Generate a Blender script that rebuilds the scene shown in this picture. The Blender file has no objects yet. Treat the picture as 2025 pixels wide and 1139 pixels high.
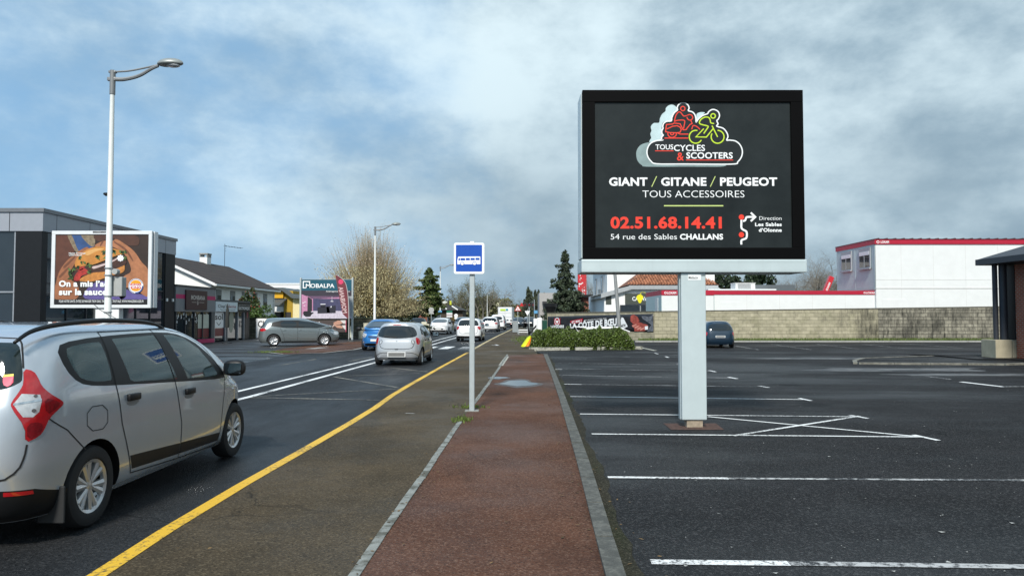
import bpy, bmesh, math, random
import numpy as np
from mathutils import Vector, Matrix
from mathutils.geometry import delaunay_2d_cdt
R = math.radians
random.seed(4)
SC = bpy.context.scene
COL = SC.collection

# ------------------------------------------------------------------ camera, sky, sun, exposure
F, CX, CY, CAM_H = 1450.0, 1012.5, 569.5, 1.65
PITCH = math.atan(55.5 / F)
cd = bpy.data.cameras.new('camera'); cam = bpy.data.objects.new('camera', cd); COL.objects.link(cam)
cam.location = (0, 0, CAM_H); cam.rotation_euler = (math.pi / 2 + PITCH, 0, 0)
cd.sensor_width = 36.0; cd.lens = 36.0 * F / 2025.0; cd.clip_start = 0.1; cd.clip_end = 3000
SC.camera = cam
SUN_EL, SUN_AZ = R(42), R(189)          # azimuth clockwise from +Y: behind the camera, a little to the left
sd = bpy.data.lights.new('sun', 'SUN'); sun = bpy.data.objects.new('sun', sd); COL.objects.link(sun)
sd.energy = 2.9; sd.angle = R(8); sd.color = (1.0, 0.955, 0.88)
sdir = Vector((math.sin(SUN_AZ) * math.cos(SUN_EL), math.cos(SUN_AZ) * math.cos(SUN_EL), math.sin(SUN_EL)))
sun.rotation_euler = sdir.to_track_quat('Z', 'Y').to_euler()
sun.location = (0, -20, 40)
SC.render.filter_size = 1.2
SC.view_settings.view_transform = 'Standard'; SC.view_settings.look = 'None'
SC.view_settings.gamma = 1.0; SC.view_settings.use_curve_mapping = False
SC.view_settings.exposure = 0.62

def make_world():
    w = bpy.data.worlds.new('World'); SC.world = w; w.use_nodes = True
    nt = w.node_tree; N = nt.nodes; L = nt.links; N.clear()
    out = N.new('ShaderNodeOutputWorld'); bg = N.new('ShaderNodeBackground'); bg.inputs['Strength'].default_value = 0.1
    L.new(bg.outputs[0], out.inputs[0])
    sky = N.new('ShaderNodeTexSky'); sky.sky_type = 'NISHITA'; sky.sun_disc = False
    sky.sun_elevation = SUN_EL; sky.sun_rotation = SUN_AZ; sky.air_density = 1.3; sky.dust_density = 0.8; sky.ozone_density = 2.0
    tc = N.new('ShaderNodeTexCoord')
    sx = N.new('ShaderNodeSeparateXYZ'); L.new(tc.outputs['Generated'], sx.inputs[0])
    def m(op, a, b=None, c=None):
        n = N.new('ShaderNodeMath'); n.operation = op
        for i, x in enumerate((a, b, c)):
            if x is None: continue
            if isinstance(x, (int, float)): n.inputs[i].default_value = x
            else: L.new(x, n.inputs[i])
        return n.outputs[0]
    cb = N.new('ShaderNodeCombineXYZ'); L.new(sx.outputs[0], cb.inputs[0]); L.new(sx.outputs[1], cb.inputs[1]); L.new(m('MULTIPLY', sx.outputs[2], 1.7), cb.inputs[2])
    def noise(scale, det, rough, off=(0, 0, 0), dist=0.0):
        mp = N.new('ShaderNodeMapping'); mp.inputs['Location'].default_value = off; L.new(cb.outputs[0], mp.inputs[0])
        n = N.new('ShaderNodeTexNoise'); n.inputs['Scale'].default_value = scale; n.inputs['Detail'].default_value = det
        n.inputs['Roughness'].default_value = rough; n.inputs['Distortion'].default_value = dist
        L.new(mp.outputs[0], n.inputs[0]); return n.outputs[0]
    def ramp(x, lo, hi, a=0.0, b=1.0):
        n = N.new('ShaderNodeMapRange'); n.interpolation_type = 'SMOOTHSTEP'
        for i, q in enumerate((x, lo, hi, a, b)):
            if isinstance(q, (int, float)): n.inputs[i].default_value = q
            else: L.new(q, n.inputs[i])
        return n.outputs[0]
    def mix(f, a, b):
        n = N.new('ShaderNodeMix'); n.data_type = 'RGBA'
        for k, q in ((0, f), (6, a), (7, b)):
            if isinstance(q, (int, float)): n.inputs[k].default_value = q
            elif isinstance(q, tuple): n.inputs[k].default_value = (*q, 1)
            else: L.new(q, n.inputs[k])
        return n.outputs[2]
    big = noise(2.1, 4, 0.5, (3.1, 1.7, 0.6), 0.0)
    fine = noise(5.0, 9, 0.60, (0.3, 5.2, 1.1), 0.0)
    dark = noise(3.4, 6, 0.52, (7.7, 2.1, 0.2), 0.0)
    # cloud cover: thinner high up on the left, thick to the right
    side = m('ADD', m('MULTIPLY', sx.outputs[0], 0.34), m('MULTIPLY', sx.outputs[2], -0.30))
    cover = m('ADD', m('ADD', m('MULTIPLY', big, 0.60), m('MULTIPLY', fine, 0.40)), side)
    mask = ramp(cover, 0.14, 0.48, 0.30, 0.98)
    glow = m('SUBTRACT', 1.0, m('MINIMUM', m('ADD', m('MULTIPLY', m('ABSOLUTE', m('ADD', sx.outputs[0], 0.02)), 2.1), m('MULTIPLY', m('ABSOLUTE', m('SUBTRACT', sx.outputs[2], 0.27)), 1.2)), 1.0))
    lit = ramp(m('ADD', m('ADD', m('MULTIPLY', fine, 0.80), m('MULTIPLY', dark, 0.55)), m('MULTIPLY', glow, 0.15)), 0.53, 0.90)
    cloud = mix(lit, (2.0, 2.85, 3.5), (5.0, 6.05, 6.5))
    # heavier grey-blue bank low over the horizon, ahead and to the right
    low = m('MULTIPLY', ramp(sx.outputs[2], 0.03, 0.36, 1.0, 0.0), ramp(sx.outputs[0], -0.42, 0.12, 0.15, 1.0))
    cloud = mix(m('MULTIPLY', low, ramp(dark, 0.36, 0.66, 0.95, 0.35)), cloud, (1.7, 2.4, 2.95))
    blue = mix(0.85, sky.outputs[0], (1.5, 3.35, 5.7))
    L.new(mix(mask, blue, cloud), bg.inputs['Color'])
make_world()

# ------------------------------------------------------------------ pixel -> place (the photograph is 2025 x 1139)
def ray(px, py):
    x = (px - CX) / F; z = (CY - py) / F
    return (x, math.cos(PITCH) - z * math.sin(PITCH), math.sin(PITCH) + z * math.cos(PITCH))
def G(px, py, z=0.0):
    r = ray(px, py); t = (z - CAM_H) / r[2]; return (r[0] * t, r[1] * t, z)
def D(px, py, Y):
    r = ray(px, py); t = Y / r[1]; return (r[0] * t, Y, CAM_H + r[2] * t)
def DX(px, Y): return D(px, 600, Y)[0]
def DZ(py, Y): return D(1012, py, Y)[2]
PK = -0.08        # level of the car park, a kerb below the pavement

# ------------------------------------------------------------------ materials
MATS = {}
def M(name, col, rough=0.55, metal=0.0, var=0.12, scale=6.0, bump=0.0, bscale=60.0, coat=0.0, spec=0.5, island=0.0, trans=0.0, stain=None):
    if name in MATS: return MATS[name]
    m = bpy.data.materials.new(name); m.use_nodes = True; MATS[name] = m
    nt = m.node_tree; N = nt.nodes; L = nt.links; b = N['Principled BSDF']
    b.inputs['Roughness'].default_value = rough; b.inputs['Metallic'].default_value = metal
    b.inputs['Specular IOR Level'].default_value = spec
    if coat: b.inputs['Coat Weight'].default_value = coat; b.inputs['Coat Roughness'].default_value = 0.04
    if trans: b.inputs['Subsurface Weight'].default_value = 0.0
    tc = N.new('ShaderNodeTexCoord')
    n = N.new('ShaderNodeTexNoise'); n.inputs['Scale'].default_value = scale; n.inputs['Detail'].default_value = 6; n.inputs['Roughness'].default_value = 0.65
    L.new(tc.outputs['Object'], n.inputs[0])
    mr = N.new('ShaderNodeMapRange'); L.new(n.outputs[0], mr.inputs[0])
    mr.inputs[1].default_value = 0.25; mr.inputs[2].default_value = 0.75; mr.inputs[3].default_value = 1 - var; mr.inputs[4].default_value = 1 + var
    val = mr.outputs[0]
    if island:
        g = N.new('ShaderNodeNewGeometry'); m2 = N.new('ShaderNodeMapRange'); L.new(g.outputs['Random Per Island'], m2.inputs[0])
        m2.inputs[3].default_value = 1 - island; m2.inputs[4].default_value = 1 + island
        mm = N.new('ShaderNodeMath'); mm.operation = 'MULTIPLY'; L.new(val, mm.inputs[0]); L.new(m2.outputs[0], mm.inputs[1]); val = mm.outputs[0]
    vm = N.new('ShaderNodeVectorMath'); vm.operation = 'SCALE'; vm.inputs[0].default_value = col; L.new(val, vm.inputs['Scale'])
    last = vm.outputs[0]
    if stain:
        scol, lo, hi, ssc, amt = stain
        mp = N.new('ShaderNodeMapping'); mp.inputs['Scale'].default_value = ssc; L.new(tc.outputs['Object'], mp.inputs[0])
        n2 = N.new('ShaderNodeTexNoise'); n2.inputs['Scale'].default_value = 1.0; n2.inputs['Detail'].default_value = 7; n2.inputs['Roughness'].default_value = 0.65
        L.new(mp.outputs[0], n2.inputs[0])
        m3 = N.new('ShaderNodeMapRange'); m3.interpolation_type = 'SMOOTHSTEP'; L.new(n2.outputs[0], m3.inputs[0])
        m3.inputs[1].default_value = lo; m3.inputs[2].default_value = hi; m3.inputs[4].default_value = amt
        mx = N.new('ShaderNodeMix'); mx.data_type = 'RGBA'; L.new(m3.outputs[0], mx.inputs[0]); L.new(last, mx.inputs[6]); mx.inputs[7].default_value = (*scol, 1)
        last = mx.outputs[2]
    L.new(last, b.inputs['Base Color'])
    if bump:
        n3 = N.new('ShaderNodeTexNoise'); n3.inputs['Scale'].default_value = bscale; n3.inputs['Detail'].default_value = 4
        L.new(tc.outputs['Object'], n3.inputs[0]); bp = N.new('ShaderNodeBump'); bp.inputs['Strength'].default_value = bump; bp.inputs['Distance'].default_value = 0.02
        L.new(n3.outputs[0], bp.inputs['Height']); L.new(bp.outputs[0], b.inputs['Normal'])
    return m

def ground_mat(name, dark, light, speck, speck_amt=0.3, patch=None, rough=(0.45, 0.85), wet_scale=0.35, bump=0.8, wet_aniso=(1, 1, 1), pscale=0.6, cracks=0.0, spots=0.0):
    """tarmac: aggregate grains, worn lighter areas, damp patches that show in the gloss"""
    m = bpy.data.materials.new(name); m.use_nodes = True; MATS[name] = m
    nt = m.node_tree; N = nt.nodes; L = nt.links; b = N['Principled BSDF']
    tc = N.new('ShaderNodeTexCoord')
    def noise(scale, det=5, rg=0.6, aniso=(1, 1, 1), loc=(0, 0, 0)):
        mp = N.new('ShaderNodeMapping'); mp.inputs['Scale'].default_value = aniso; mp.inputs['Location'].default_value = loc
        L.new(tc.outputs['Object'], mp.inputs[0])
        n = N.new('ShaderNodeTexNoise'); n.inputs['Scale'].default_value = scale; n.inputs['Detail'].default_value = det; n.inputs['Roughness'].default_value = rg
        L.new(mp.outputs[0], n.inputs[0]); return n.outputs[0]
    def mr(x, lo, hi, a=0.0, c=1.0):
        n = N.new('ShaderNodeMapRange'); n.interpolation_type = 'SMOOTHSTEP'; L.new(x, n.inputs[0])
        for i, q in zip((1, 2, 3, 4), (lo, hi, a, c)): n.inputs[i].default_value = q
        return n.outputs[0]
    def mix(f, a, c):
        n = N.new('ShaderNodeMix'); n.data_type = 'RGBA'
        for k, q in ((0, f), (6, a), (7, c)):
            if isinstance(q, (int, float)): n.inputs[k].default_value = q
            elif isinstance(q, tuple): n.inputs[k].default_value = (*q, 1)
            else: L.new(q, n.inputs[k])
        return n.outputs[2]
    c = mix(mr(noise(pscale, 6, 0.65), 0.3, 0.7), dark, light)
    if patch: c = mix(mr(noise(0.5, 6, 0.7, (1, 0.35, 1), (5, 3, 0)), 0.48, 0.68, 0, patch[1]), c, patch[0])
    vo = N.new('ShaderNodeTexVoronoi'); vo.inputs['Scale'].default_value = 70; L.new(tc.outputs['Object'], vo.inputs[0])
    sep = N.new('ShaderNodeSeparateColor'); L.new(vo.outputs['Color'], sep.inputs[0])
    g = mr(sep.outputs[0], 0.62, 1.0, 0.0, speck_amt)
    c = mix(g, c, speck)
    g2 = mr(sep.outputs[1], 0.6, 1.0, 0.0, 0.55); c = mix(g2, c, tuple(x * 0.35 for x in dark))
    if spots:                                                     # old oil drips and patched holes
        mp = N.new('ShaderNodeMapping'); L.new(tc.outputs['Object'], mp.inputs[0]); nn = N.new('ShaderNodeTexNoise'); nn.inputs['Scale'].default_value = 1.6; nn.inputs['Detail'].default_value = 4; L.new(tc.outputs['Object'], nn.inputs[0])
        ad = N.new('ShaderNodeVectorMath'); ad.operation = 'MULTIPLY_ADD'; L.new(nn.outputs['Color'], ad.inputs[0]); ad.inputs[1].default_value = (.7, .7, 0); L.new(mp.outputs[0], ad.inputs[2])
        v2 = N.new('ShaderNodeTexVoronoi'); v2.inputs['Scale'].default_value = 0.42; L.new(ad.outputs[0], v2.inputs[0])
        c = mix(mr(v2.outputs['Distance'], 0.05, 0.22, spots, 0.0), c, tuple(x * 0.4 for x in dark))
    if cracks:
        nn = N.new('ShaderNodeTexNoise'); nn.inputs['Scale'].default_value = 2.5; nn.inputs['Detail'].default_value = 6; L.new(tc.outputs['Object'], nn.inputs[0])
        ad = N.new('ShaderNodeVectorMath'); ad.operation = 'MULTIPLY_ADD'; L.new(nn.outputs['Color'], ad.inputs[0]); ad.inputs[1].default_value = (.5, .5, 0); L.new(tc.outputs['Object'], ad.inputs[2])
        v3 = N.new('ShaderNodeTexVoronoi'); v3.feature = 'DISTANCE_TO_EDGE'; v3.inputs['Scale'].default_value = 0.24; L.new(ad.outputs[0], v3.inputs[0])
        gate = mr(noise(0.22, 3, 0.5, (1, 1, 1), (9, 4, 0)), 0.5, 0.62)
        mm = N.new('ShaderNodeMath'); mm.operation = 'MULTIPLY'; L.new(mr(v3.outputs['Distance'], 0.0006, 0.0035, cracks, 0.0), mm.inputs[0]); L.new(gate, mm.inputs[1])
        c = mix(mm.outputs[0], c, tuple(x * 0.25 for x in dark))
    L.new(c, b.inputs['Base Color'])
    wet = noise(wet_scale, 6, 0.6, wet_aniso, (2.2, 0.4, 0))
    L.new(mr(wet, 0.36, 0.62, rough[0], rough[1]), b.inputs['Roughness'])
    b.inputs['Specular IOR Level'].default_value = 0.16
    bp = N.new('ShaderNodeBump'); bp.inputs['Strength'].default_value = bump; bp.inputs['Distance'].default_value = 0.006
    L.new(vo.outputs['Distance'], bp.inputs['Height']); L.new(bp.outputs[0], b.inputs['Normal'])
    return m

def worn_paint(name, col, thr=0.45, sc=18.0, base=(0.05, 0.05, 0.053), soft=0.12):
    """road paint rubbed through to the tarmac in grains"""
    m = bpy.data.materials.new(name); m.use_nodes = True; MATS[name] = m
    nt = m.node_tree; N = nt.nodes; L = nt.links; b = N['Principled BSDF']
    tc = N.new('ShaderNodeTexCoord')
    n = N.new('ShaderNodeTexNoise'); n.inputs['Scale'].default_value = sc; n.inputs['Detail'].default_value = 8; n.inputs['Roughness'].default_value = 0.75
    n2 = N.new('ShaderNodeTexNoise'); n2.inputs['Scale'].default_value = 0.9; n2.inputs['Detail'].default_value = 3
    L.new(tc.outputs['Object'], n.inputs[0]); L.new(tc.outputs['Object'], n2.inputs[0])
    ad = N.new('ShaderNodeMath'); ad.operation = 'MULTIPLY_ADD'; L.new(n2.outputs[0], ad.inputs[0]); ad.inputs[1].default_value = 0.5; L.new(n.outputs[0], ad.inputs[2])
    mr = N.new('ShaderNodeMapRange'); L.new(ad.outputs[0], mr.inputs[0]); mr.inputs[1].default_value = thr; mr.inputs[2].default_value = thr + soft
    mx = N.new('ShaderNodeMix'); mx.data_type = 'RGBA'; L.new(mr.outputs[0], mx.inputs[0]); mx.inputs[6].default_value = (*base, 1); mx.inputs[7].default_value = (*col, 1)
    L.new(mx.outputs[2], b.inputs['Base Color']); b.inputs['Roughness'].default_value = 0.6
    return m

def glass_mat(name, tint, alpha=0.5, rough=0.02, haze=(0.02, 0.03, 0.03)):
    m = bpy.data.materials.new(name); m.use_nodes = True; MATS[name] = m
    nt = m.node_tree; N = nt.nodes; L = nt.links; N.clear()
    o = N.new('ShaderNodeOutputMaterial'); tr = N.new('ShaderNodeBsdfTransparent'); tr.inputs[0].default_value = (*tint, 1)
    gl = N.new('ShaderNodeBsdfGlossy'); gl.inputs['Roughness'].default_value = rough; gl.inputs[0].default_value = (0.9, 0.95, 0.95, 1)
    fr = N.new('ShaderNodeFresnel'); fr.inputs[0].default_value = 1.5
    df = N.new('ShaderNodeBsdfPrincipled'); df.inputs['Base Color'].default_value = (*haze, 1); df.inputs['Roughness'].default_value = 0.05
    n = N.new('ShaderNodeTexNoise'); n.inputs['Scale'].default_value = 3; tc = N.new('ShaderNodeTexCoord'); L.new(tc.outputs['Object'], n.inputs[0])
    mr = N.new('ShaderNodeMapRange'); L.new(n.outputs[0], mr.inputs[0]); mr.inputs[3].default_value = max(0, alpha - 0.06); mr.inputs[4].default_value = min(1, alpha + 0.06)
    m1 = N.new('ShaderNodeMixShader'); L.new(mr.outputs[0], m1.inputs[0]); L.new(df.outputs[0], m1.inputs[1]); L.new(tr.outputs[0], m1.inputs[2])
    m2 = N.new('ShaderNodeMixShader'); L.new(fr.outputs[0], m2.inputs[0]); L.new(m1.outputs[0], m2.inputs[1]); L.new(gl.outputs[0], m2.inputs[2])
    L.new(m2.outputs[0], o.inputs[0]); return m

def brick_mat(name, c1, c2, mortar, bw, bh, ms=0.02, rough=0.85, bump=0.6, stain=None, shift=0.5, vertical=True):
    """courses laid in the object's own x-z plane"""
    m = bpy.data.materials.new(name); m.use_nodes = True; MATS[name] = m
    nt = m.node_tree; N = nt.nodes; L = nt.links; b = N['Principled BSDF']; b.inputs['Roughness'].default_value = rough
    tc = N.new('ShaderNodeTexCoord'); sp = N.new('ShaderNodeSeparateXYZ'); L.new(tc.outputs['Object'], sp.inputs[0])
    ad = N.new('ShaderNodeMath'); ad.operation = 'ADD'; L.new(sp.outputs[0], ad.inputs[0]); L.new(sp.outputs[1], ad.inputs[1])
    cb = N.new('ShaderNodeCombineXYZ'); L.new(ad.outputs[0], cb.inputs[0]); L.new(sp.outputs[2], cb.inputs[1])
    br = N.new('ShaderNodeTexBrick'); L.new(cb.outputs[0], br.inputs[0])
    br.inputs['Color1'].default_value = (*c1, 1); br.inputs['Color2'].default_value = (*c2, 1); br.inputs['Mortar'].default_value = (*mortar, 1)
    br.inputs['Scale'].default_value = 1.0; br.inputs['Brick Width'].default_value = bw; br.inputs['Row Height'].default_value = bh; br.inputs['Mortar Size'].default_value = ms
    br.offset = shift
    last = br.outputs[0]
    n = N.new('ShaderNodeTexNoise'); n.inputs['Scale'].default_value = 2.2; n.inputs['Detail'].default_value = 8; n.inputs['Roughness'].default_value = 0.7; L.new(tc.outputs['Object'], n.inputs[0])
    mr = N.new('ShaderNodeMapRange'); L.new(n.outputs[0], mr.inputs[0]); mr.inputs[1].default_value = 0.25; mr.inputs[2].default_value = 0.75; mr.inputs[3].default_value = 0.7; mr.inputs[4].default_value = 1.25
    vm = N.new('ShaderNodeVectorMath'); vm.operation = 'SCALE'; L.new(last, vm.inputs[0]); L.new(mr.outputs[0], vm.inputs['Scale']); last = vm.outputs[0]
    for scol, lo, hi, ssc, amt, *fade in (stain or ()):
        mp = N.new('ShaderNodeMapping'); mp.inputs['Scale'].default_value = ssc; L.new(tc.outputs['Object'], mp.inputs[0])
        n2 = N.new('ShaderNodeTexNoise'); n2.inputs['Scale'].default_value = 1.0; n2.inputs['Detail'].default_value = 8; n2.inputs['Roughness'].default_value = 0.7; L.new(mp.outputs[0], n2.inputs[0])
        m3 = N.new('ShaderNodeMapRange'); L.new(n2.outputs[0], m3.inputs[0]); m3.inputs[1].default_value = lo; m3.inputs[2].default_value = hi; m3.inputs[4].default_value = amt; fac = m3.outputs[0]
        if fade:
            m4 = N.new('ShaderNodeMapRange'); m4.interpolation_type = 'SMOOTHSTEP'; L.new(sp.outputs[0], m4.inputs[0]); m4.inputs[1].default_value, m4.inputs[2].default_value = fade[0]; mq = N.new('ShaderNodeMath'); mq.operation = 'MULTIPLY'; L.new(fac, mq.inputs[0]); L.new(m4.outputs[0], mq.inputs[1]); fac = mq.outputs[0]
        mx = N.new('ShaderNodeMix'); mx.data_type = 'RGBA'; L.new(fac, mx.inputs[0]); L.new(last, mx.inputs[6]); mx.inputs[7].default_value = (*scol, 1); last = mx.outputs[2]
    L.new(last, b.inputs['Base Color'])
    bp = N.new('ShaderNodeBump'); bp.inputs['Strength'].default_value = bump; bp.inputs['Distance'].default_value = 0.02; bp.invert = True
    L.new(br.outputs['Fac'], bp.inputs['Height']); L.new(bp.outputs[0], b.inputs['Normal'])
    return m

WHITE = M('white_paint', (0.78, 0.79, 0.79), 0.5, var=0.06)
WHITE_SIGN = M('white_vinyl', (0.85, 0.86, 0.86), 0.45, var=0.03)
BLACK = M('black_plastic', (0.009, 0.0095, 0.0105), 0.45, var=0.1, spec=.3)
RUBBER = M('tyre_rubber', (0.014, 0.014, 0.015), 0.8, var=0.15, scale=20)
DARKIN = M('dark_trim', (0.018, 0.019, 0.02), 0.75)
SILVER = M('wheel_silver', (0.62, 0.63, 0.64), 0.32, metal=0.75, var=0.05)
GALV = M('galvanised_steel', (0.46, 0.51, 0.52), 0.45, metal=0.35, var=0.1, scale=8)
STEEL = M('grey_steel', (0.30, 0.32, 0.33), 0.5, metal=0.3)
REDL = M('red_lens', (0.42, 0.008, 0.012), 0.12, coat=1, var=0.15, scale=30)
CLEARL = M('clear_lens', (0.62, 0.63, 0.64), 0.12, metal=0.3, coat=1, var=0.25, scale=25)
GLASSD = M('dark_glass', (0.012, 0.016, 0.018), 0.04, var=0.1, coat=0.6, spec=0.6)
PLATE = M('number_plate_grey', (0.16, 0.16, 0.155), 0.5)
CONC = M('concrete', (0.33, 0.33, 0.31), 0.85, var=0.22, scale=9, bump=0.4, stain=((0.09, 0.09, 0.08), 0.5, 0.75, (3, 3, 3), 0.7))

# ------------------------------------------------------------------ mesh helpers
class MB:
    def __init__(s): s.v = []; s.f = []; s.m = []; s.cur = 0
    def add(s, vs, fs):
        o = len(s.v); s.v.extend(tuple(p) for p in vs)
        for f in fs: s.f.append(tuple(o + i for i in f)); s.m.append(s.cur)
    def box(s, x0, x1, y0, y1, z0, z1, c=0.0):
        if c <= 0:
            s.add([(x0, y0, z0), (x1, y0, z0), (x1, y1, z0), (x0, y1, z0), (x0, y0, z1), (x1, y0, z1), (x1, y1, z1), (x0, y1, z1)],
                  [(0, 3, 2, 1), (4, 5, 6, 7), (0, 1, 5, 4), (1, 2, 6, 5), (2, 3, 7, 6), (3, 0, 4, 7)])
        else:
            bm = bmesh.new(); bmesh.ops.create_cube(bm, size=1.0)
            for v in bm.verts: v.co = Vector(((x0 + x1) / 2 + v.co.x * (x1 - x0), (y0 + y1) / 2 + v.co.y * (y1 - y0), (z0 + z1) / 2 + v.co.z * (z1 - z0)))
            bmesh.ops.bevel(bm, geom=bm.edges[:], offset=c, segments=2, affect='EDGES', profile=0.5)
            s.bm(bm)
    def bm(s, bm):
        bm.verts.index_update(); s.add([v.co[:] for v in bm.verts], [[v.index for v in f.verts] for f in bm.faces]); bm.free()
    def quad(s, *p): s.add(p, [(0, 1, 2, 3)])
    def tube(s, pts, r, n=8, cap=True):
        pts = [Vector(p) for p in pts]; rs = r if isinstance(r, (list, tuple)) else [r] * len(pts)
        t0 = (pts[1] - pts[0]).normalized(); a = t0.cross(Vector((0, 0, 1)) if abs(t0.z) < 0.9 else Vector((1, 0, 0))).normalized()
        vs = []
        for i, p in enumerate(pts):
            t = (pts[min(i + 1, len(pts) - 1)] - pts[max(i - 1, 0)]).normalized()
            a = (a - t * a.dot(t)).normalized(); b = t.cross(a)
            for k in range(n):
                w = 2 * math.pi * k / n; vs.append(p + (a * math.cos(w) + b * math.sin(w)) * rs[i])
        fs = []
        for i in range(len(pts) - 1):
            for k in range(n): fs.append((i * n + k, i * n + (k + 1) % n, (i + 1) * n + (k + 1) % n, (i + 1) * n + k))
        if cap: fs.append(tuple(range(n - 1, -1, -1))); fs.append(tuple((len(pts) - 1) * n + k for k in range(n)))
        s.add(vs, fs)
    def cyl(s, x, y, z0, z1, r, n=16, r1=None): s.tube([(x, y, z0), (x, y, z1)], [r, r if r1 is None else r1], n)
    def prism(s, pts, a0, a1, axis='z'):
        n = len(pts)
        def P(p, h): return (p[0], p[1], h) if axis == 'z' else ((p[0], h, p[1]) if axis == 'y' else (h, p[0], p[1]))
        s.add([P(p, a0) for p in pts] + [P(p, a1) for p in pts],
              [tuple(range(n - 1, -1, -1)), tuple(range(n, 2 * n))] + [(i, (i + 1) % n, n + (i + 1) % n, n + i) for i in range(n)])
    def poly(s, pts, y):                                          # flat shape in the board's x-z plane, facing -y
        n = len(pts); ar = sum(pts[i][0] * pts[(i + 1) % n][1] - pts[(i + 1) % n][0] * pts[i][1] for i in range(n))
        if ar < 0: pts = pts[::-1]
        s.add([(p[0], y, p[1]) for p in pts], [tuple(range(n))])
    def disc(s, x, z, r, y, n=24, rz=None): s.poly([(x + r * math.cos(2 * math.pi * k / n), z + (rz or r) * math.sin(2 * math.pi * k / n)) for k in range(n)], y)
    def rect(s, x0, x1, z0, z1, y): s.poly([(x0, z0), (x1, z0), (x1, z1), (x0, z1)], y)
    def stroke(s, pts, w, y, closed=False):
        n = len(pts); L, Rr = [], []
        for i in range(n):
            a = pts[i - 1] if (i or closed) else None; c = pts[(i + 1) % n] if (i < n - 1 or closed) else None; p = pts[i]
            def nrm(u, v):
                dx, dz = v[0] - u[0], v[1] - u[1]; l = math.hypot(dx, dz) or 1e-9; return (-dz / l, dx / l)
            if a is None: nx, nz = nrm(p, c); k = 1
            elif c is None: nx, nz = nrm(a, p); k = 1
            else:
                n1, n2 = nrm(a, p), nrm(p, c); nx, nz = n1[0] + n2[0], n1[1] + n2[1]; l = math.hypot(nx, nz) or 1e-9; nx /= l; nz /= l
                k = min(1.8, 1 / max(0.3, nx * n1[0] + nz * n1[1]))
            L.append((p[0] + nx * w / 2 * k, p[1] + nz * w / 2 * k)); Rr.append((p[0] - nx * w / 2 * k, p[1] - nz * w / 2 * k))
        vs = [(p[0], y, p[1]) for p in Rr + L]; fs = []
        for i in range(n if closed else n - 1): j = (i + 1) % n; fs.append((i, j, n + j, n + i))
        s.add(vs, fs)
    def ring(s, x, z, r, w, y, n=28): s.stroke([(x + r * math.cos(2 * math.pi * k / n), z + r * math.sin(2 * math.pi * k / n)) for k in range(n)], w, y, True)
    def text(s, body, x0, x1, z0, z1, y, bold=0.0, mirror=False, turn=0, shear=0.0, keep=False):
        """letters whose box is x0..x1 wide, with capitals from z0 to z1"""
        vs, fs, cap = glyphs(body, bold, shear)
        a, b = vs[:, 0].min(), vs[:, 0].max()
        kz = (z1 - z0) / cap; kx = kz if keep else (x1 - x0) / (b - a)
        P = np.stack([(vs[:, 0] - a) * kx, vs[:, 1] * kz], 1)
        if keep: P[:, 0] += (x1 - x0 - (b - a) * kx) / 2
        if mirror: P[:, 0] = (x1 - x0) - P[:, 0]; fs = [f[::-1] for f in fs]
        s.add([(x0 + p[0], y, z0 + p[1]) for p in P], fs)
    def build(s, name, mats, parent=None, loc=None, rz=0.0, smooth=False, bevel=0.0):
        me = bpy.data.meshes.new(name); me.from_pydata(s.v, [], s.f)
        for m in (mats if isinstance(mats, (list, tuple)) else [mats]): me.materials.append(m)
        me.polygons.foreach_set('material_index', s.m)
        if smooth is True: me.polygons.foreach_set('use_smooth', [True] * len(s.f))
        o = link(name, me, parent)
        if isinstance(smooth, float): me.shade_smooth(); me.set_sharp_from_angle(angle=R(smooth))
        if loc: o.location = loc
        o.rotation_euler = (0, 0, rz)
        if bevel:
            b = o.modifiers.new('bevel', 'BEVEL'); b.width = bevel; b.segments = 2; b.limit_method = 'ANGLE'
        return o
def link(name, me, parent=None):
    o = bpy.data.objects.new(name, me); COL.objects.link(o)
    if parent is not None: o.parent = parent
    return o
GL = {}
def glyphs(body, bold=0.0, shear=0.0):
    k = (body, bold, shear)
    if k in GL: return GL[k]
    def get(t):
        c = bpy.data.curves.new('lettering', 'FONT'); c.body = t; c.size = 1.0; c.offset = bold; c.resolution_u = 3; c.shear = shear
        if bold > 0.02: c.space_character = 1.0 + bold * 1.5
        o = bpy.data.objects.new('lettering', c); me = bpy.data.meshes.new_from_object(o)
        v = np.array([p.co[:2] for p in me.vertices]); f = [tuple(p.vertices) for p in me.polygons]
        bpy.data.objects.remove(o); bpy.data.curves.remove(c); bpy.data.meshes.remove(me); return v, f
    v, f = get(body); h, _ = get('H')
    GL[k] = (v, f, h[:, 1].max()); return GL[k]

def thing(name, label, cat, loc=(0, 0, 0), rz=0.0, group=None):
    o = bpy.data.objects.new(name, None); COL.objects.link(o); o.empty_display_size = 0.2
    o.location = loc; o.rotation_euler = (0, 0, rz); return tag(o, label, cat, group)
def tag(o, label, cat=None, group=None):
    o['label'] = label
    if cat: o['category'] = cat
    if group: o['group'] = group
    return o
def struct(o): o['kind'] = 'structure'; return o
def stuff(o): o['kind'] = 'stuff'; return o
def kids(o): return [c for c in bpy.data.objects if c.parent == o]
def copy_tree(o, parent=None):
    ch = kids(o); c = o.copy(); COL.objects.link(c)
    if parent is not None: c.parent = parent
    for k in ch: copy_tree(k, c)
    return c
def flat(name, pts, z, mat, kind=True):
    mb = MB(); n = len(pts); ar = sum(pts[i][0] * pts[(i + 1) % n][1] - pts[(i + 1) % n][0] * pts[i][1] for i in range(n))
    if ar < 0: pts = pts[::-1]
    mb.add([(p[0], p[1], z) for p in pts], [tuple(range(n))]); o = mb.build(name, mat); return struct(o) if kind else o
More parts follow.
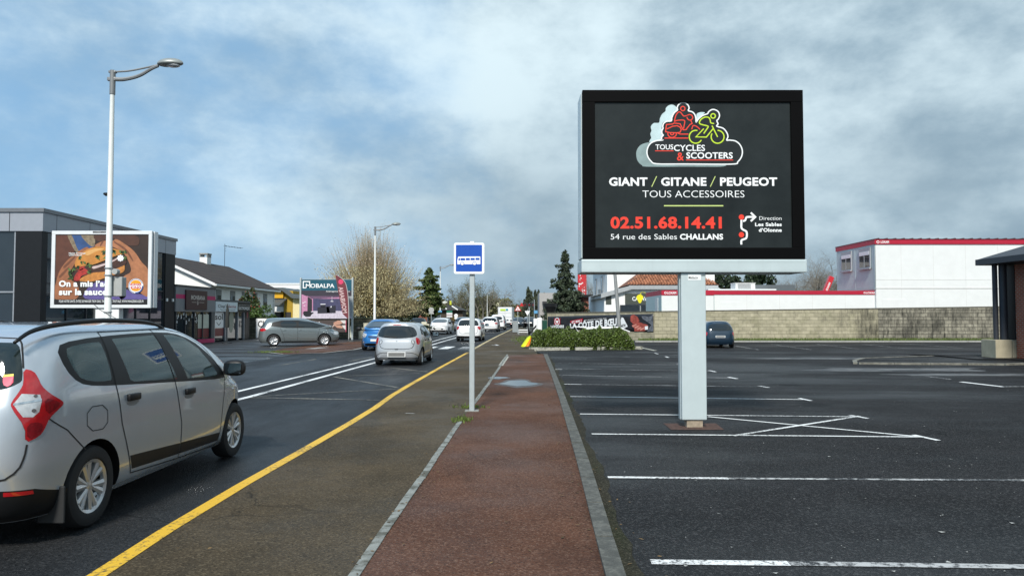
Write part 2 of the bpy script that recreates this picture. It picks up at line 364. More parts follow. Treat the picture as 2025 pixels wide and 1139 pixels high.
def band(mb, line, w, z, w1=None):
    """painted line of width w along ground points"""
    n = len(line); vs = []
    for i, p in enumerate(line):
        a = line[max(i - 1, 0)]; c = line[min(i + 1, n - 1)]; dx, dy = c[0] - a[0], c[1] - a[1]; l = math.hypot(dx, dy)
        k = (w if w1 is None else w + (w1 - w) * i / (n - 1)) / 2
        vs += [(p[0] + dy / l * k, p[1] - dx / l * k, z), (p[0] - dy / l * k, p[1] + dx / l * k, z)]
    mb.add(vs, [(2 * i, 2 * i + 2, 2 * i + 3, 2 * i + 1)[::-1] if False else (2 * i, 2 * i + 2, 2 * i + 3, 2 * i + 1) for i in range(n - 1)])
def mesh_np(name, V, Fq, mat, parent=None):
    me = bpy.data.meshes.new(name); nf, k = Fq.shape
    me.vertices.add(len(V)); me.vertices.foreach_set('co', np.asarray(V, np.float32).ravel())
    me.loops.add(nf * k); me.loops.foreach_set('vertex_index', np.asarray(Fq, np.int32).ravel())
    me.polygons.add(nf); me.polygons.foreach_set('loop_start', np.arange(nf, dtype=np.int32) * k)
    me.update(calc_edges=True); me.validate(); me.materials.append(mat); return link(name, me, parent)
def leaf_quads(C, S, rng, aspect=1.8, up=0.0):
    """one small folded-free leaf per centre, turned at random"""
    n = len(C); a = rng.normal(size=(n, 3)); a[:, 2] += up; a /= np.linalg.norm(a, axis=1)[:, None]
    b = np.cross(a, rng.normal(size=(n, 3))); b /= np.linalg.norm(b, axis=1)[:, None]
    S = np.broadcast_to(np.asarray(S), (n,))[:, None]; a = a * S * aspect / 2; b = b * S / 2
    V = np.stack([C - a, C - a * 0.1 + b, C + a, C - a * 0.1 - b], 1).reshape(-1, 3)
    return V, np.arange(4 * n).reshape(n, 4)

# ------------------------------------------------------------------ ground, road, pavement, markings
ROAD = ground_mat('road_asphalt', (0.015, 0.016, 0.0172), (0.027, 0.028, 0.0298), (0.10, 0.10, 0.10), 0.24, rough=(0.42, 0.80), wet_scale=0.22, wet_aniso=(1, 0.25, 1), spots=.45, cracks=.8)
PATHM = ground_mat('path_asphalt', (0.056, 0.042, 0.025), (0.094, 0.070, 0.042), (0.24, 0.19, 0.12), 0.28, patch=((0.038, 0.031, 0.021), 0.8), rough=(0.55, 0.9), pscale=0.35, cracks=.8, spots=.25)
PAVM = ground_mat('red_tarmac', (0.070, 0.030, 0.017), (0.122, 0.055, 0.032), (0.30, 0.19, 0.135), 0.32, patch=((0.038, 0.023, 0.016), 0.85), rough=(0.5, 0.9), pscale=0.5, cracks=.9, spots=.45)
PARKM = ground_mat('car_park_asphalt', (0.0098, 0.0098, 0.0104), (0.0195, 0.0195, 0.0206), (0.13, 0.13, 0.13), 0.32, rough=(0.48, 0.85), wet_scale=0.3, wet_aniso=(0.4, 1, 1), spots=.75, cracks=.9)
LOTM = ground_mat('forecourt_asphalt', (0.026, 0.027, 0.029), (0.045, 0.046, 0.048), (0.12, 0.12, 0.12), 0.2, rough=(0.3, 0.7), wet_scale=0.4, wet_aniso=(0.4, 1, 1))
EARTH = M('far_ground', (0.055, 0.058, 0.045), 0.95, var=0.4, scale=0.2)
flat('ground', [(-900, -60), (900, -60), (900, 1500), (-900, 1500)], -0.13, EARTH)

yl = [G(*p) for p in [(190, 1139), (330, 1048), (480, 958), (600, 890), (690, 838), (742, 806), (775, 782), (810, 761), (870, 727), (925, 697), (960, 677), (985, 664)]]
yl = [(-2.78, -6, 0)] + yl
far = [G(*p) for p in [(1003, 655.5), (1017, 648.5)]] + [(2.2, 135, 0), (6.5, 180, 0)]
ws = [(-1.20, -6, 0)] + [G(*p) for p in [(700, 1139), (768, 1040), (838, 940), (900, 848), (930, 808), (962, 765), (987, 728), (1003, 703)]]
ki = [(0.30, -6, 0)] + [G(*p) for p in [(1196, 1139), (1142, 920), (1106, 790), (1086, 730), (1074, 700)]]
ko = [(0.46, -6, 0)] + [G(*p) for p in [(1240, 1139), (1170, 920), (1121, 790), (1096, 730), (1083, 700)]]
hedge_line = [G(1060, 693), G(1262, 690)]

# road carriageway, with the forecourt on its left running flush into it
left_edge = [(-9.2, -6), (-9.6, 20), (-8.9, 60), (-6.4, 100), (-1.5, 180)]
flat('road', [p[:2] for p in yl + far] + left_edge[::-1], -0.004, ROAD)
flat('forecourt', [(-9.2, -6), (-9.6, 20), (-9.2, 33), (-10.2, 37.5), (-9.5, 56), (-24, 56), (-40, 40), (-40, -6)], -0.006, LOTM)
flat('far_left_verge', [(-9.5, 56), (-8.9, 60), (-6.4, 100), (-1.5, 180), (-30, 180), (-40, 56)], -0.03, M('verge_ground', (0.05, 0.055, 0.03), 0.95, var=0.3))
edge_end = [G(1060, 699), G(1048, 672), G(1046, 655)]
flat('cycle_path', [p[:2] for p in yl + far[:2]] + [p[:2] for p in (G(1034, 648), edge_end[2], edge_end[1], edge_end[0], ki[-1], ws[-1])] + [p[:2] for p in ws[::-1][1:]], 0.0, PATHM)
flat('pavement', [p[:2] for p in ws] + [p[:2] for p in ki[::-1]], 0.004, PAVM)
far_pts = [(-1, 62), (3.2, 180), (40, 180), (60, 52)]
flat('car_park', [p[:2] for p in ko] + [G(1062, 693)[:2], (60, 36), (60, -6)], PK, PARKM)
flat('car_park_rear', [G(1062, 693)[:2], (1.6, 60), (60, 60), (60, 36)], PK - 0.004, PARKM)

# kerb between pavement and car park (a real step down), made of metre-long stones
KERB = M('kerb_concrete', (0.115, 0.115, 0.10), 0.9, var=0.55, scale=26, bump=0.5, stain=((0.06, 0.062, 0.055), 0.38, 0.62, (7, 7, 7), 0.85))
def lerp_line(line, y):
    for a, b in zip(line, line[1:]):
        if a[1] <= y <= b[1]:
            t = (y - a[1]) / (b[1] - a[1]); return a[0] + (b[0] - a[0]) * t
    return line[-1][0]
mb = MB(); y = -5.5
while y < 31.0:
    y1 = y + 0.972
    a, b, c, d = lerp_line(ki, y), lerp_line(ko, y), lerp_line(ko, y1), lerp_line(ki, y1); e = random.uniform(-0.004, 0.004)
    vs = [(a, y, -.12), (b, y, -.12), (c, y1, -.12), (d, y1, -.12), (a, y, .03 + e), (b - .015, y, .026 + e), (c - .015, y1, .026 + e), (d, y1, .03 + e)]
    mb.add(vs, [(0, 3, 2, 1), (4, 5, 6, 7), (0, 1, 5, 4), (1, 2, 6, 5), (2, 3, 7, 6), (3, 0, 4, 7)]); y += 1.0
struct(mb.build('kerb', KERB))
mb = MB()                                                        # flush concrete edging between path and pavement
ys = np.arange(-5.5, 31, 1.0)
for y in ys:
    a, b = lerp_line(ws, y), lerp_line(ws, y + 0.965); e = random.uniform(0, 0.004)
    if 11.3 < y < 13.2: continue
    a += random.uniform(-.006, .006)
    vs = [(a - .036, y, -.05), (a + .036, y, -.05), (b + .036, y + .985, -.05), (b - .036, y + .985, -.05), (a - .036, y, .012 + e), (a + .036, y, .012 + e), (b + .036, y + .985, .012 + e), (b - .036, y + .985, .012 + e)]
    mb.add(vs, [(0, 3, 2, 1), (4, 5, 6, 7), (0, 1, 5, 4), (1, 2, 6, 5), (2, 3, 7, 6), (3, 0, 4, 7)])
struct(mb.build('edging_kerb', M('edging_concrete', (0.23, 0.24, 0.22), 0.9, var=0.3, scale=7, bump=0.3, stain=((.06, .058, .04), .45, .62, (6, 6, 6), .8))))

YEL = worn_paint('yellow_road_paint', (0.72, 0.43, 0.03), 0.60, 24, (0.10, 0.075, 0.04))
YELP = worn_paint('faded_yellow_paint', (0.55, 0.44, 0.22), 0.60, 22, (0.07, 0.065, 0.055))
WRP = worn_paint('white_road_paint', (0.80, 0.80, 0.78), 0.62, 26, (0.035, 0.035, 0.035))
WFA = worn_paint('faded_white_paint', (0.46, 0.46, 0.45), 0.70, 16, (0.026, 0.026, 0.028))
VFA = worn_paint('rubbed_out_paint', (0.34, 0.31, 0.24), 0.66, 14, (0.03, 0.03, 0.032), 0.25)
mb = MB(); band(mb, yl[:11], 0.125, 0.004); struct(mb.build('yellow_edge_line', YEL))
mb = MB(); band(mb, [G(930, 694), G(960, 677), G(985, 664), G(1003, 655.5), G(1017, 648.5)], 0.15, 0.005); struct(mb.build('pale_edge_line', YELP))
mb = MB()
l1 = [(-6.35, 0, 0), G(420, 786), G(490, 769), G(745, 708), G(865, 672.5), G(905, 662), (-1.6, 120, 0)]
l2 = [(-5.75, 0, 0), G(430, 800), G(495, 784), G(745, 716), G(865, 678.5), G(905, 667), (-1.2, 120, 0)]
band(mb, l1, 0.13, 0.002); band(mb, l2, 0.15, 0.002); struct(mb.build('white_centre_lines', WRP))
mb = MB()
for i, (n, f) in enumerate([((876, 690), (892, 685.2)), ((840, 690.5), (858, 685.6))]): band(mb, [G(*n), G(*f)], 0.5, 0.0022)
struct(mb.build('crossing_stripes', WRP))
mb = MB(); band(mb, [G(914, 690.5), G(925, 685.5)], 0.5, 0.0022); struct(mb.build('worn_crossing_stripe', WFA))
mb = MB()
for a, b in [((495, 786), (752, 791)), ((500, 784), (790, 768.5)), ((660, 745), (786, 766)), ((665, 744), (830, 738)), ((770, 727), (845, 735))]: band(mb, [G(*a), G(*b)], 0.09, 0.0024)
struct(mb.build('bus_bay_zigzag', VFA))
mb = MB(); band(mb, [G(555, 722), G(625, 710)], 0.1, 0.002); band(mb, [G(690, 714.5), G(735, 706)], 0.1, 0.002)
for a, b in [((430, 712), (520, 708)), ((470, 703), (540, 700)), ((440, 692), (520, 690)), ((400, 722), (470, 718))]: band(mb, [G(*a), G(*b)], 0.09, 0.002)
struct(mb.build('forecourt_lines', VFA))
mb = MB()                                                        # arrow and dashes painted on the path
for a, b, w in [((972, 682.5), (986, 683.3), .1), ((979, 681.3), (986, 683.3), .12), ((802, 817.5), (820, 818), .02)]: band(mb, [G(*a), G(*b)], w, 0.006)
struct(mb.build('path_mark', WRP))

# bays of the car park
def GP(x, y): return G(x, y, PK)
mb = MB(); mf = MB(); mv = MB()
for (a, b, w) in [((1202, 943.5), (1440, 946), .085), ((1287, 1111), (1560, 1114), .10)]: band(mb, [GP(*a), GP(*b)], w, PK + .004)
band(mf, [GP(1440, 946), GP(2060, 950)], .075, PK + .004); band(mf, [GP(1560, 1114), GP(2060, 1121)], .09, PK + .004)
rows = [((1170, 858), (1830, 864), (1806, 860), (1856, 871)), ((1147, 818.5), (1702, 824), (1680, 821), (1716, 827.5)), ((1128, 784), (1590, 790), (1580, 787.5), (1604, 792.5))]
for a, b, c, d in rows: band(mb, [GP(*a), GP(*b)], .075, PK + .004); band(mb, [GP(*c), GP(*d)], .085, PK + .005)
band(mb, [GP(1400, 824), GP(1830, 865)], .075, PK + .006); band(mb, [GP(1450, 862), GP(1700, 823)], .075, PK + .007)
for a, b, c, d in [((1115, 759.5), (1510, 765), (1500, 763), (1520, 766.5)), ((1105, 742), (1450, 747.5), (1440, 745.8), (1458, 749)), ((1098, 729), (1408, 734), (1402, 732.5), (1415, 735.4)), ((1092, 718), (1370, 721.5), (1340, 719.5), (1352, 721.8)), ((1190, 704.5), (1245, 705.5), (1295, 698), (1301, 700)), ((1088, 709), (1160, 709.5), (1316, 705), (1322, 707))]:
    band(mf, [GP(*a), GP(*b)], .08, PK + .004); band(mb, [GP(*c), GP(*d)], .1, PK + .005)
for a, b in [((1098, 730.5), (1112, 730.7)), ((1116, 759.6), (1150, 760.4))]: band(mb, [GP(*a), GP(*b)], .085, PK + .006)
for a, b in [((1429, 680), (1500, 691.5)), ((1525, 681), (1604, 691.5)), ((1616, 681), (1699, 690)), ((1705, 681), (1802, 689.5)), ((1790, 680), (1905, 688.5))]: band(mf, [GP(*a), GP(*b)], .09, PK + .004)
band(mb, [GP(1900, 755), GP(1985, 765)], .16, PK + .004); band(mf, [GP(1985, 764.5), GP(2060, 764)], .1, PK + .004); band(mf, [GP(1830, 744), GP(1880, 750)], .1, PK + .004)
struct(mb.build('parking_lines', WRP)); struct(mf.build('faded_parking_lines', WFA))
# dirt washed along the kerb, pale patches painted as the sheen of wet streaks, puddles
DIRT = ground_mat('gutter_silt', (0.02, 0.019, 0.014), (0.038, 0.035, 0.023), (0.13, 0.12, 0.085), 0.35, patch=((0.022, 0.03, 0.010), 0.7), rough=(0.8, 0.95))
pts = [(lerp_line(ko, y) - .01, y) for y in np.linspace(-5, 31, 30)]; pts2 = [(lerp_line(ko, y) + .10 + .025 * math.sin(y * 1.7) + random.uniform(0, .05), y) for y in np.linspace(31, -5, 150)]
flat('gutter_silt', pts + pts2, PK + .003, DIRT)
SHEEN = worn_paint('pale_sheen_paint', (0.17, 0.17, 0.165), 0.66, 1.6, (0.036, 0.036, 0.038), 0.3)  # pale colour painted for the sheen on wet tarmac
def blob(cx, cy, rx, ry, n=48, seed=0, j=.38):
    g = random.Random(seed); ph = [g.uniform(0, 6.3) for _ in range(4)]
    return [(cx + rx * math.cos(t) * (1 + j * (math.sin(2 * t + ph[0]) * .5 + math.sin(3 * t + ph[1]) * .5 + math.sin(5 * t + ph[2]) * .3)), cy + ry * math.sin(t) * (1 + j * (math.sin(2 * t + ph[3]) * .5 + math.sin(4 * t + ph[1]) * .4))) for t in [2 * math.pi * k / n for k in range(n)]]
for i, (a, rx, ry) in enumerate([((1790, 731), 3.2, .9), ((1650, 709), 2.6, .8), ((1930, 741), 2.6, .5)]):
    p = GP(*a); flat('wet_sheen_patch', blob(p[0], p[1], rx, ry, seed=i), PK + .0035 + i * .0007, SHEEN)
PUD = M('puddle_water', (0.03, 0.03, 0.032), 0.02, var=0.05, spec=1.0)
WETM = M('wet_tarmac', (0.042, 0.024, 0.018), 0.42, var=0.25, scale=14, bump=0.25, bscale=90)
for i, (a, rx, ry) in enumerate([((1026, 758), .36, .72), ((984, 747.5), .20, .34)]):
    p = G(*a); flat('wet_patch', blob(p[0], p[1], rx * 1.25, ry * 1.5, seed=i + 3), .0065, WETM); flat('puddle', blob(p[0], p[1], rx, ry, seed=i + 3), .009, PUD)
# red island of pavement in front of the far-side shops, with its worn kerb
isl = [G(*p) for p in [(528, 697), (560, 689.5), (610, 684.5), (690, 676.5), (735, 673.5), (738, 684), (700, 692), (640, 698.5), (560, 701)]]
flat('red_pavement_island', [p[:2] for p in isl], 0.012, PAVM)
mb = MB(); band(mb, [(p[0], p[1], 0) for p in (isl[0], isl[8], isl[7], isl[6], isl[5])], .16, .018); struct(mb.build('island_edge_kerb', CONC))
mb = MB(); band(mb, [G(612, 690.3), G(642, 687.5)], .55, .017); struct(mb.build('island_paving_slab', CONC))
# raised traffic island on the far right of the car park
ik = [GP(*p) for p in [(1696, 720), (1982, 722), (2045, 720), (2060, 705), (1905, 704.5), (1712, 711), (1694, 716)]]
mb = MB(); mb.prism([p[:2] for p in ik], PK - .03, PK + .055); struct(mb.build('traffic_island', PARKM))
mb = MB(); ring = ik[4:] + ik[:3]
cx = sum(p[0] for p in ik) / 7; cy = sum(p[1] for p in ik) / 7
for a, b in zip(ring, ring[1:]):
    n = max(1, int(math.hypot(b[0] - a[0], b[1] - a[1]) / 1.0)); dx, dy = (b[0] - a[0]) / n, (b[1] - a[1]) / n; l = math.hypot(dx, dy); nx, ny = dy / l * .15, -dx / l * .15
    if (a[0] + nx - cx) ** 2 + (a[1] + ny - cy) ** 2 < (a[0] - cx) ** 2 + (a[1] - cy) ** 2: nx, ny = -nx, -ny
    for k in range(n):
        p = (a[0] + dx * k, a[1] + dy * k); q = (a[0] + dx * (k + .985), a[1] + dy * (k + .985))
        mb.prism([p, q, (q[0] + nx, q[1] + ny), (p[0] + nx, p[1] + ny)][::1 if dx * ny - dy * nx > 0 else -1], PK - .03, PK + .07)
struct(mb.build('island_kerb', M('old_kerb', (.20, .195, .165), .9, var=.35, scale=5, stain=((.06, .06, .05), .42, .65, (3, 3, 3), .8))))

# loose chippings and bits of paper on the car park
g_ = np.random.default_rng(7); n_ = 420; Yq = 3.5 + 24 * g_.uniform(0, 1, n_) ** 1.6; Xq = 1.0 + g_.uniform(0, 1, n_) * (Yq * .75 + 1); V_, F_q = [], []
for i in range(n_):
    s = g_.uniform(.004, .013) * (1.6 if g_.uniform() < .07 else 1); a = g_.uniform(0, 3.1)
    for k in range(4): V_.append((Xq[i] + s * math.cos(a + k * 1.57) * (1 + .5 * (k % 2)), Yq[i] + s * math.sin(a + k * 1.57), PK + .006 + .004 * (k % 2)))
    F_q.append([4 * i, 4 * i + 1, 4 * i + 2, 4 * i + 3])
stuff(mesh_np('loose_chippings', np.array(V_), np.array(F_q), M('chippings', (.30, .30, .28), .9, island=.6)))

# last autumn's leaves and grit caught along the edgings
g_ = np.random.default_rng(17); V_, F_q = [], []
for i in range(520):
    y = 3.2 + 26 * g_.uniform() ** 1.5; k = g_.uniform()
    x = lerp_line(ws, y) + g_.normal() * .10 if k < .4 else (lerp_line(ki, y) - abs(g_.normal()) * .12 if k < .65 else (lerp_line(ko, y) + .02 + abs(g_.normal()) * .16 if k < .85 else g_.uniform(lerp_line(ws, y) - 1.5, lerp_line(ki, y))))
    z = (PK + .008 if k >= .65 and k < .85 else .014); s = g_.uniform(.006, .016); a = g_.uniform(0, 6.28)
    for q_ in range(4): r_ = s * (1.6 if q_ % 2 == 0 else .7); V_.append((x + r_ * math.cos(a + q_ * 1.57), y + r_ * math.sin(a + q_ * 1.57), z + g_.uniform(0, .008)))
    F_q.append([4 * i, 4 * i + 1, 4 * i + 2, 4 * i + 3])
stuff(mesh_np('fallen_leaves', np.array(V_), np.array(F_q), M('dead_leaf', (.12, .075, .03), .9, island=.6)))

# ------------------------------------------------------------------ cars: one skin per car, cut into panels, glass and lamps
def pchip(x, Y, t):
    x = np.asarray(x, float); Y = np.asarray(Y, float); h = np.diff(x)[:, None]; d = np.diff(Y, axis=0) / h
    m = np.zeros_like(Y); m[0] = d[0]; m[-1] = d[-1]
    w1 = 2 * h[1:] + h[:-1]; w2 = h[1:] + 2 * h[:-1]; ok = d[:-1] * d[1:] > 0
    with np.errstate(divide='ignore', invalid='ignore'): hm = (w1 + w2) / (w1 / d[:-1] + w2 / d[1:])
    m[1:-1] = np.where(ok, hm, 0)
    t = np.clip(np.asarray(t, float), x[0], x[-1]); i = np.clip(np.searchsorted(x, t) - 1, 0, len(x) - 2); hh = h[i, 0][:, None]; s = ((t - x[i]) / h[i, 0])[:, None]
    return Y[i] * (1 + 2 * s) * (1 - s) ** 2 + m[i] * hh * s * (1 - s) ** 2 + Y[i + 1] * s * s * (3 - 2 * s) - m[i + 1] * hh * s * s * (1 - s)
class Skin:
    """x forwards, y to the left, z up. Rows from sill to roof: z, rear x, front x, half width, corner fullness rear and front"""
    def __init__(s, rows):
        s.R = np.array(rows, float); d = np.diff(s.R, axis=0); ds = np.sqrt(d[:, 0] ** 2 + .12 * d[:, 1] ** 2 + .12 * d[:, 2] ** 2 + d[:, 3] ** 2)
        s.v = np.concatenate([[0], np.cumsum(ds)]); s.v /= s.v[-1]
        s.tv = np.linspace(0, 1, 800); s.tz = pchip(s.v, s.R, s.tv)[:, 0]
        s.tq = np.linspace(0, 4, 401)
    def P(s, q, v):
        q = np.clip(np.asarray(q, float), 0, 4); r = pchip(s.v, s.R, v)
        X = np.where(q < 1, -1, np.where(q > 3, 1, q - 2)); Y = np.where(q < 1, q, np.where(q > 3, 4 - q, 1.0))
        n = r[:, 4] + (r[:, 5] - r[:, 4]) * (X + 1) / 2
        k = (np.abs(X) ** n + np.abs(Y) ** n) ** (-1 / n)
        return np.stack([(r[:, 1] + r[:, 2]) / 2 + (r[:, 2] - r[:, 1]) / 2 * k * X, r[:, 3] * k * Y, r[:, 0]], 1)
    def N(s, q, v):
        e = 2e-3; q = np.clip(q, 2 * e, 4 - 2 * e); v = np.clip(v, e, .994)
        n = np.cross(s.P(q + e, v) - s.P(q - e, v), s.P(q, v + e) - s.P(q, v - e)); l = np.linalg.norm(n, axis=1)[:, None]; n = n / np.maximum(l, 1e-12)
        c = s.P(q, v) - np.array([(s.R[2, 1] + s.R[2, 2]) / 2, 0, .7]); sg = np.sign(np.sum(n * c * np.array([1, 1, 1.]), axis=1)); return n * np.where(sg == 0, 1, sg)[:, None]
    def vz(s, z): return float(np.interp(z, s.tz, s.tv))
    def qv(s, k, a, z):
        v = s.vz(z)
        if k == 'q': return a, v
        p = s.P(s.tq, np.full(401, v))
        if k == 's': return float(np.interp(a, p[:, 0], s.tq)), v
        if k == 'r': i = slice(0, 201); return float(np.interp(a, p[i, 1], s.tq[i])), v
        i = slice(200, 401); return float(np.interp(-a, -p[i, 1], s.tq[i])), v
    def line(s, pts, closed, ch=0, step=.05):
        """pts: (kind, a, z); corner rounding, then close spacing, then skin coordinates"""
        P = [tuple(p) for p in pts]
        for _ in range(ch):
            Q = []
            n = len(P)
            for i in range(n if closed else n - 1):
                a, b = P[i], P[(i + 1) % n]
                if a[0] != b[0] or abs(a[1]) < 1e-6 and abs(b[1]) < 1e-6: Q += [a, b]; continue
                c = lambda t: (a[0], a[1] + (b[1] - a[1]) * t, a[2] + (b[2] - a[2]) * t)
                A = a if abs(a[1]) < 1e-6 and a[0] not in 'sq' else c(.25); B = b if abs(b[1]) < 1e-6 and b[0] not in 'sq' else c(.75); Q += [A, B]
            if not closed: Q = [P[0]] + Q + [P[-1]]
            P = Q
        out = []; n = len(P)
        for i in range(n if closed else n - 1):
            a, b = P[i], P[(i + 1) % n]
            if a[0] == b[0]:
                m = max(1, int(math.hypot((a[1] - b[1]) * (1.5 if a[0] == 'q' else 1), a[2] - b[2]) / step))
                for j in range(m): t = j / m; out.append(s.qv(a[0], a[1] + (b[1] - a[1]) * t, a[2] + (b[2] - a[2]) * t))
            else:
                A = s.qv(*a); B = s.qv(*b)
                for j in range(4): t = j / 4; out.append((A[0] + (B[0] - A[0]) * t, A[1] + (B[1] - A[1]) * t))
        if not closed: out.append(s.qv(*P[-1]))
        res = [out[0]]
        for p in out[1:]:
            if abs(p[0] - res[-1][0]) + abs(p[1] - res[-1][1]) > 1e-5: res.append(p)
        return res

WHEELS = {}
def wheel_meshes(r, w, spokes, twin, mat):
    k = (r, w, spokes, twin, mat.name)
    if k in WHEELS: return WHEELS[k]
    rr = r * .66; objs = []
    def lathe(prof, n, mt, name):
        mb = MB(); vs = []; m = len(prof)
        for i in range(n):
            a = 2 * math.pi * i / n
            for (ra, y) in prof: vs.append((ra * math.cos(a), y, ra * math.sin(a)))
        mb.add(vs, [(i * m + j, i * m + j + 1, ((i + 1) % n) * m + j + 1, ((i + 1) % n) * m + j) for i in range(n) for j in range(m - 1)])
        me = bpy.data.meshes.new(name); me.from_pydata(mb.v, [], mb.f); me.materials.append(mt); me.shade_smooth(); me.set_sharp_from_angle(angle=R(40)); return me
    h = w / 2
    tyre = lathe([(rr * .99, h * .75), (rr * 1.05, h * .92), (r * .86, h), (r * .96, h * .86), (r, h * .6), (r, -h * .6), (r * .96, -h * .86), (r * .86, -h), (rr * .99, -h * .7)], 40, RUBBER, 'tyre')
    hub = lathe([(0.001, h * .30), (rr * .55, h * .28), (rr, h * .2), (rr, -h * .6), (.001, -h * .6)], 24, BLACK, 'wheel')
    mb = MB()                                                     # outer side is +y
    def ringm(r0, r1, y0, y1, n=40):
        vs = []
        for i in range(n):
            a = 2 * math.pi * i / n; c, sn = math.cos(a), math.sin(a); vs += [(r0 * c, y0, r0 * sn), (r1 * c, y1, r1 * sn), (r1 * c, y1 - .05, r1 * sn)]
        mb.add(vs, [f for i in range(n) for f in ((i * 3, ((i + 1) % n) * 3, ((i + 1) % n) * 3 + 1, i * 3 + 1),)])
    ringm(rr * .88, rr * 1.0, h * .74, h * .86); ringm(rr * .88, rr * .86, h * .74, h * .45); ringm(.0005, rr * .2, h * .72, h * .66); ringm(rr * .2, rr * .22, h * .66, h * .35)
    for i in range(spokes):
        for dt in ((-twin, twin) if twin else (0,)):
            a = 2 * math.pi * i / spokes; a0 = a + dt * .35; a1 = a + dt; hw0 = rr * (.085 if twin else .10); hw1 = rr * (.135 if twin else .13)
            def pt(rad, ang, off, y): return (rad * math.cos(ang) - off * math.sin(ang), y, rad * math.sin(ang) + off * math.cos(ang))
            A = [pt(rr * .16, a0, -hw0, h * .62), pt(rr * .16, a0, hw0, h * .62), pt(rr * .9, a1, hw1, h * .72), pt(rr * .9, a1, -hw1, h * .72)]
            mid0 = pt(rr * .16, a0, 0, h * .70); mid1 = pt(rr * .9, a1, 0, h * .80)
            B = [(p[0], p[1] - h * .35, p[2]) for p in A]
            mb.add(A + B + [mid0, mid1], [(0, 8, 9, 3), (8, 1, 2, 9), (1, 5, 6, 2), (4, 0, 3, 7)])
    rim = bpy.data.meshes.new('rim'); rim.from_pydata(mb.v, [], mb.f); rim.materials.append(mat); rim.shade_smooth(); rim.set_sharp_from_angle(angle=R(35))
    bm = bmesh.new(); bm.from_mesh(rim); bmesh.ops.recalc_face_normals(bm, faces=bm.faces[:]); bm.to_mesh(rim); bm.free()
    WHEELS[k] = (hub, tyre, rim); return WHEELS[k]

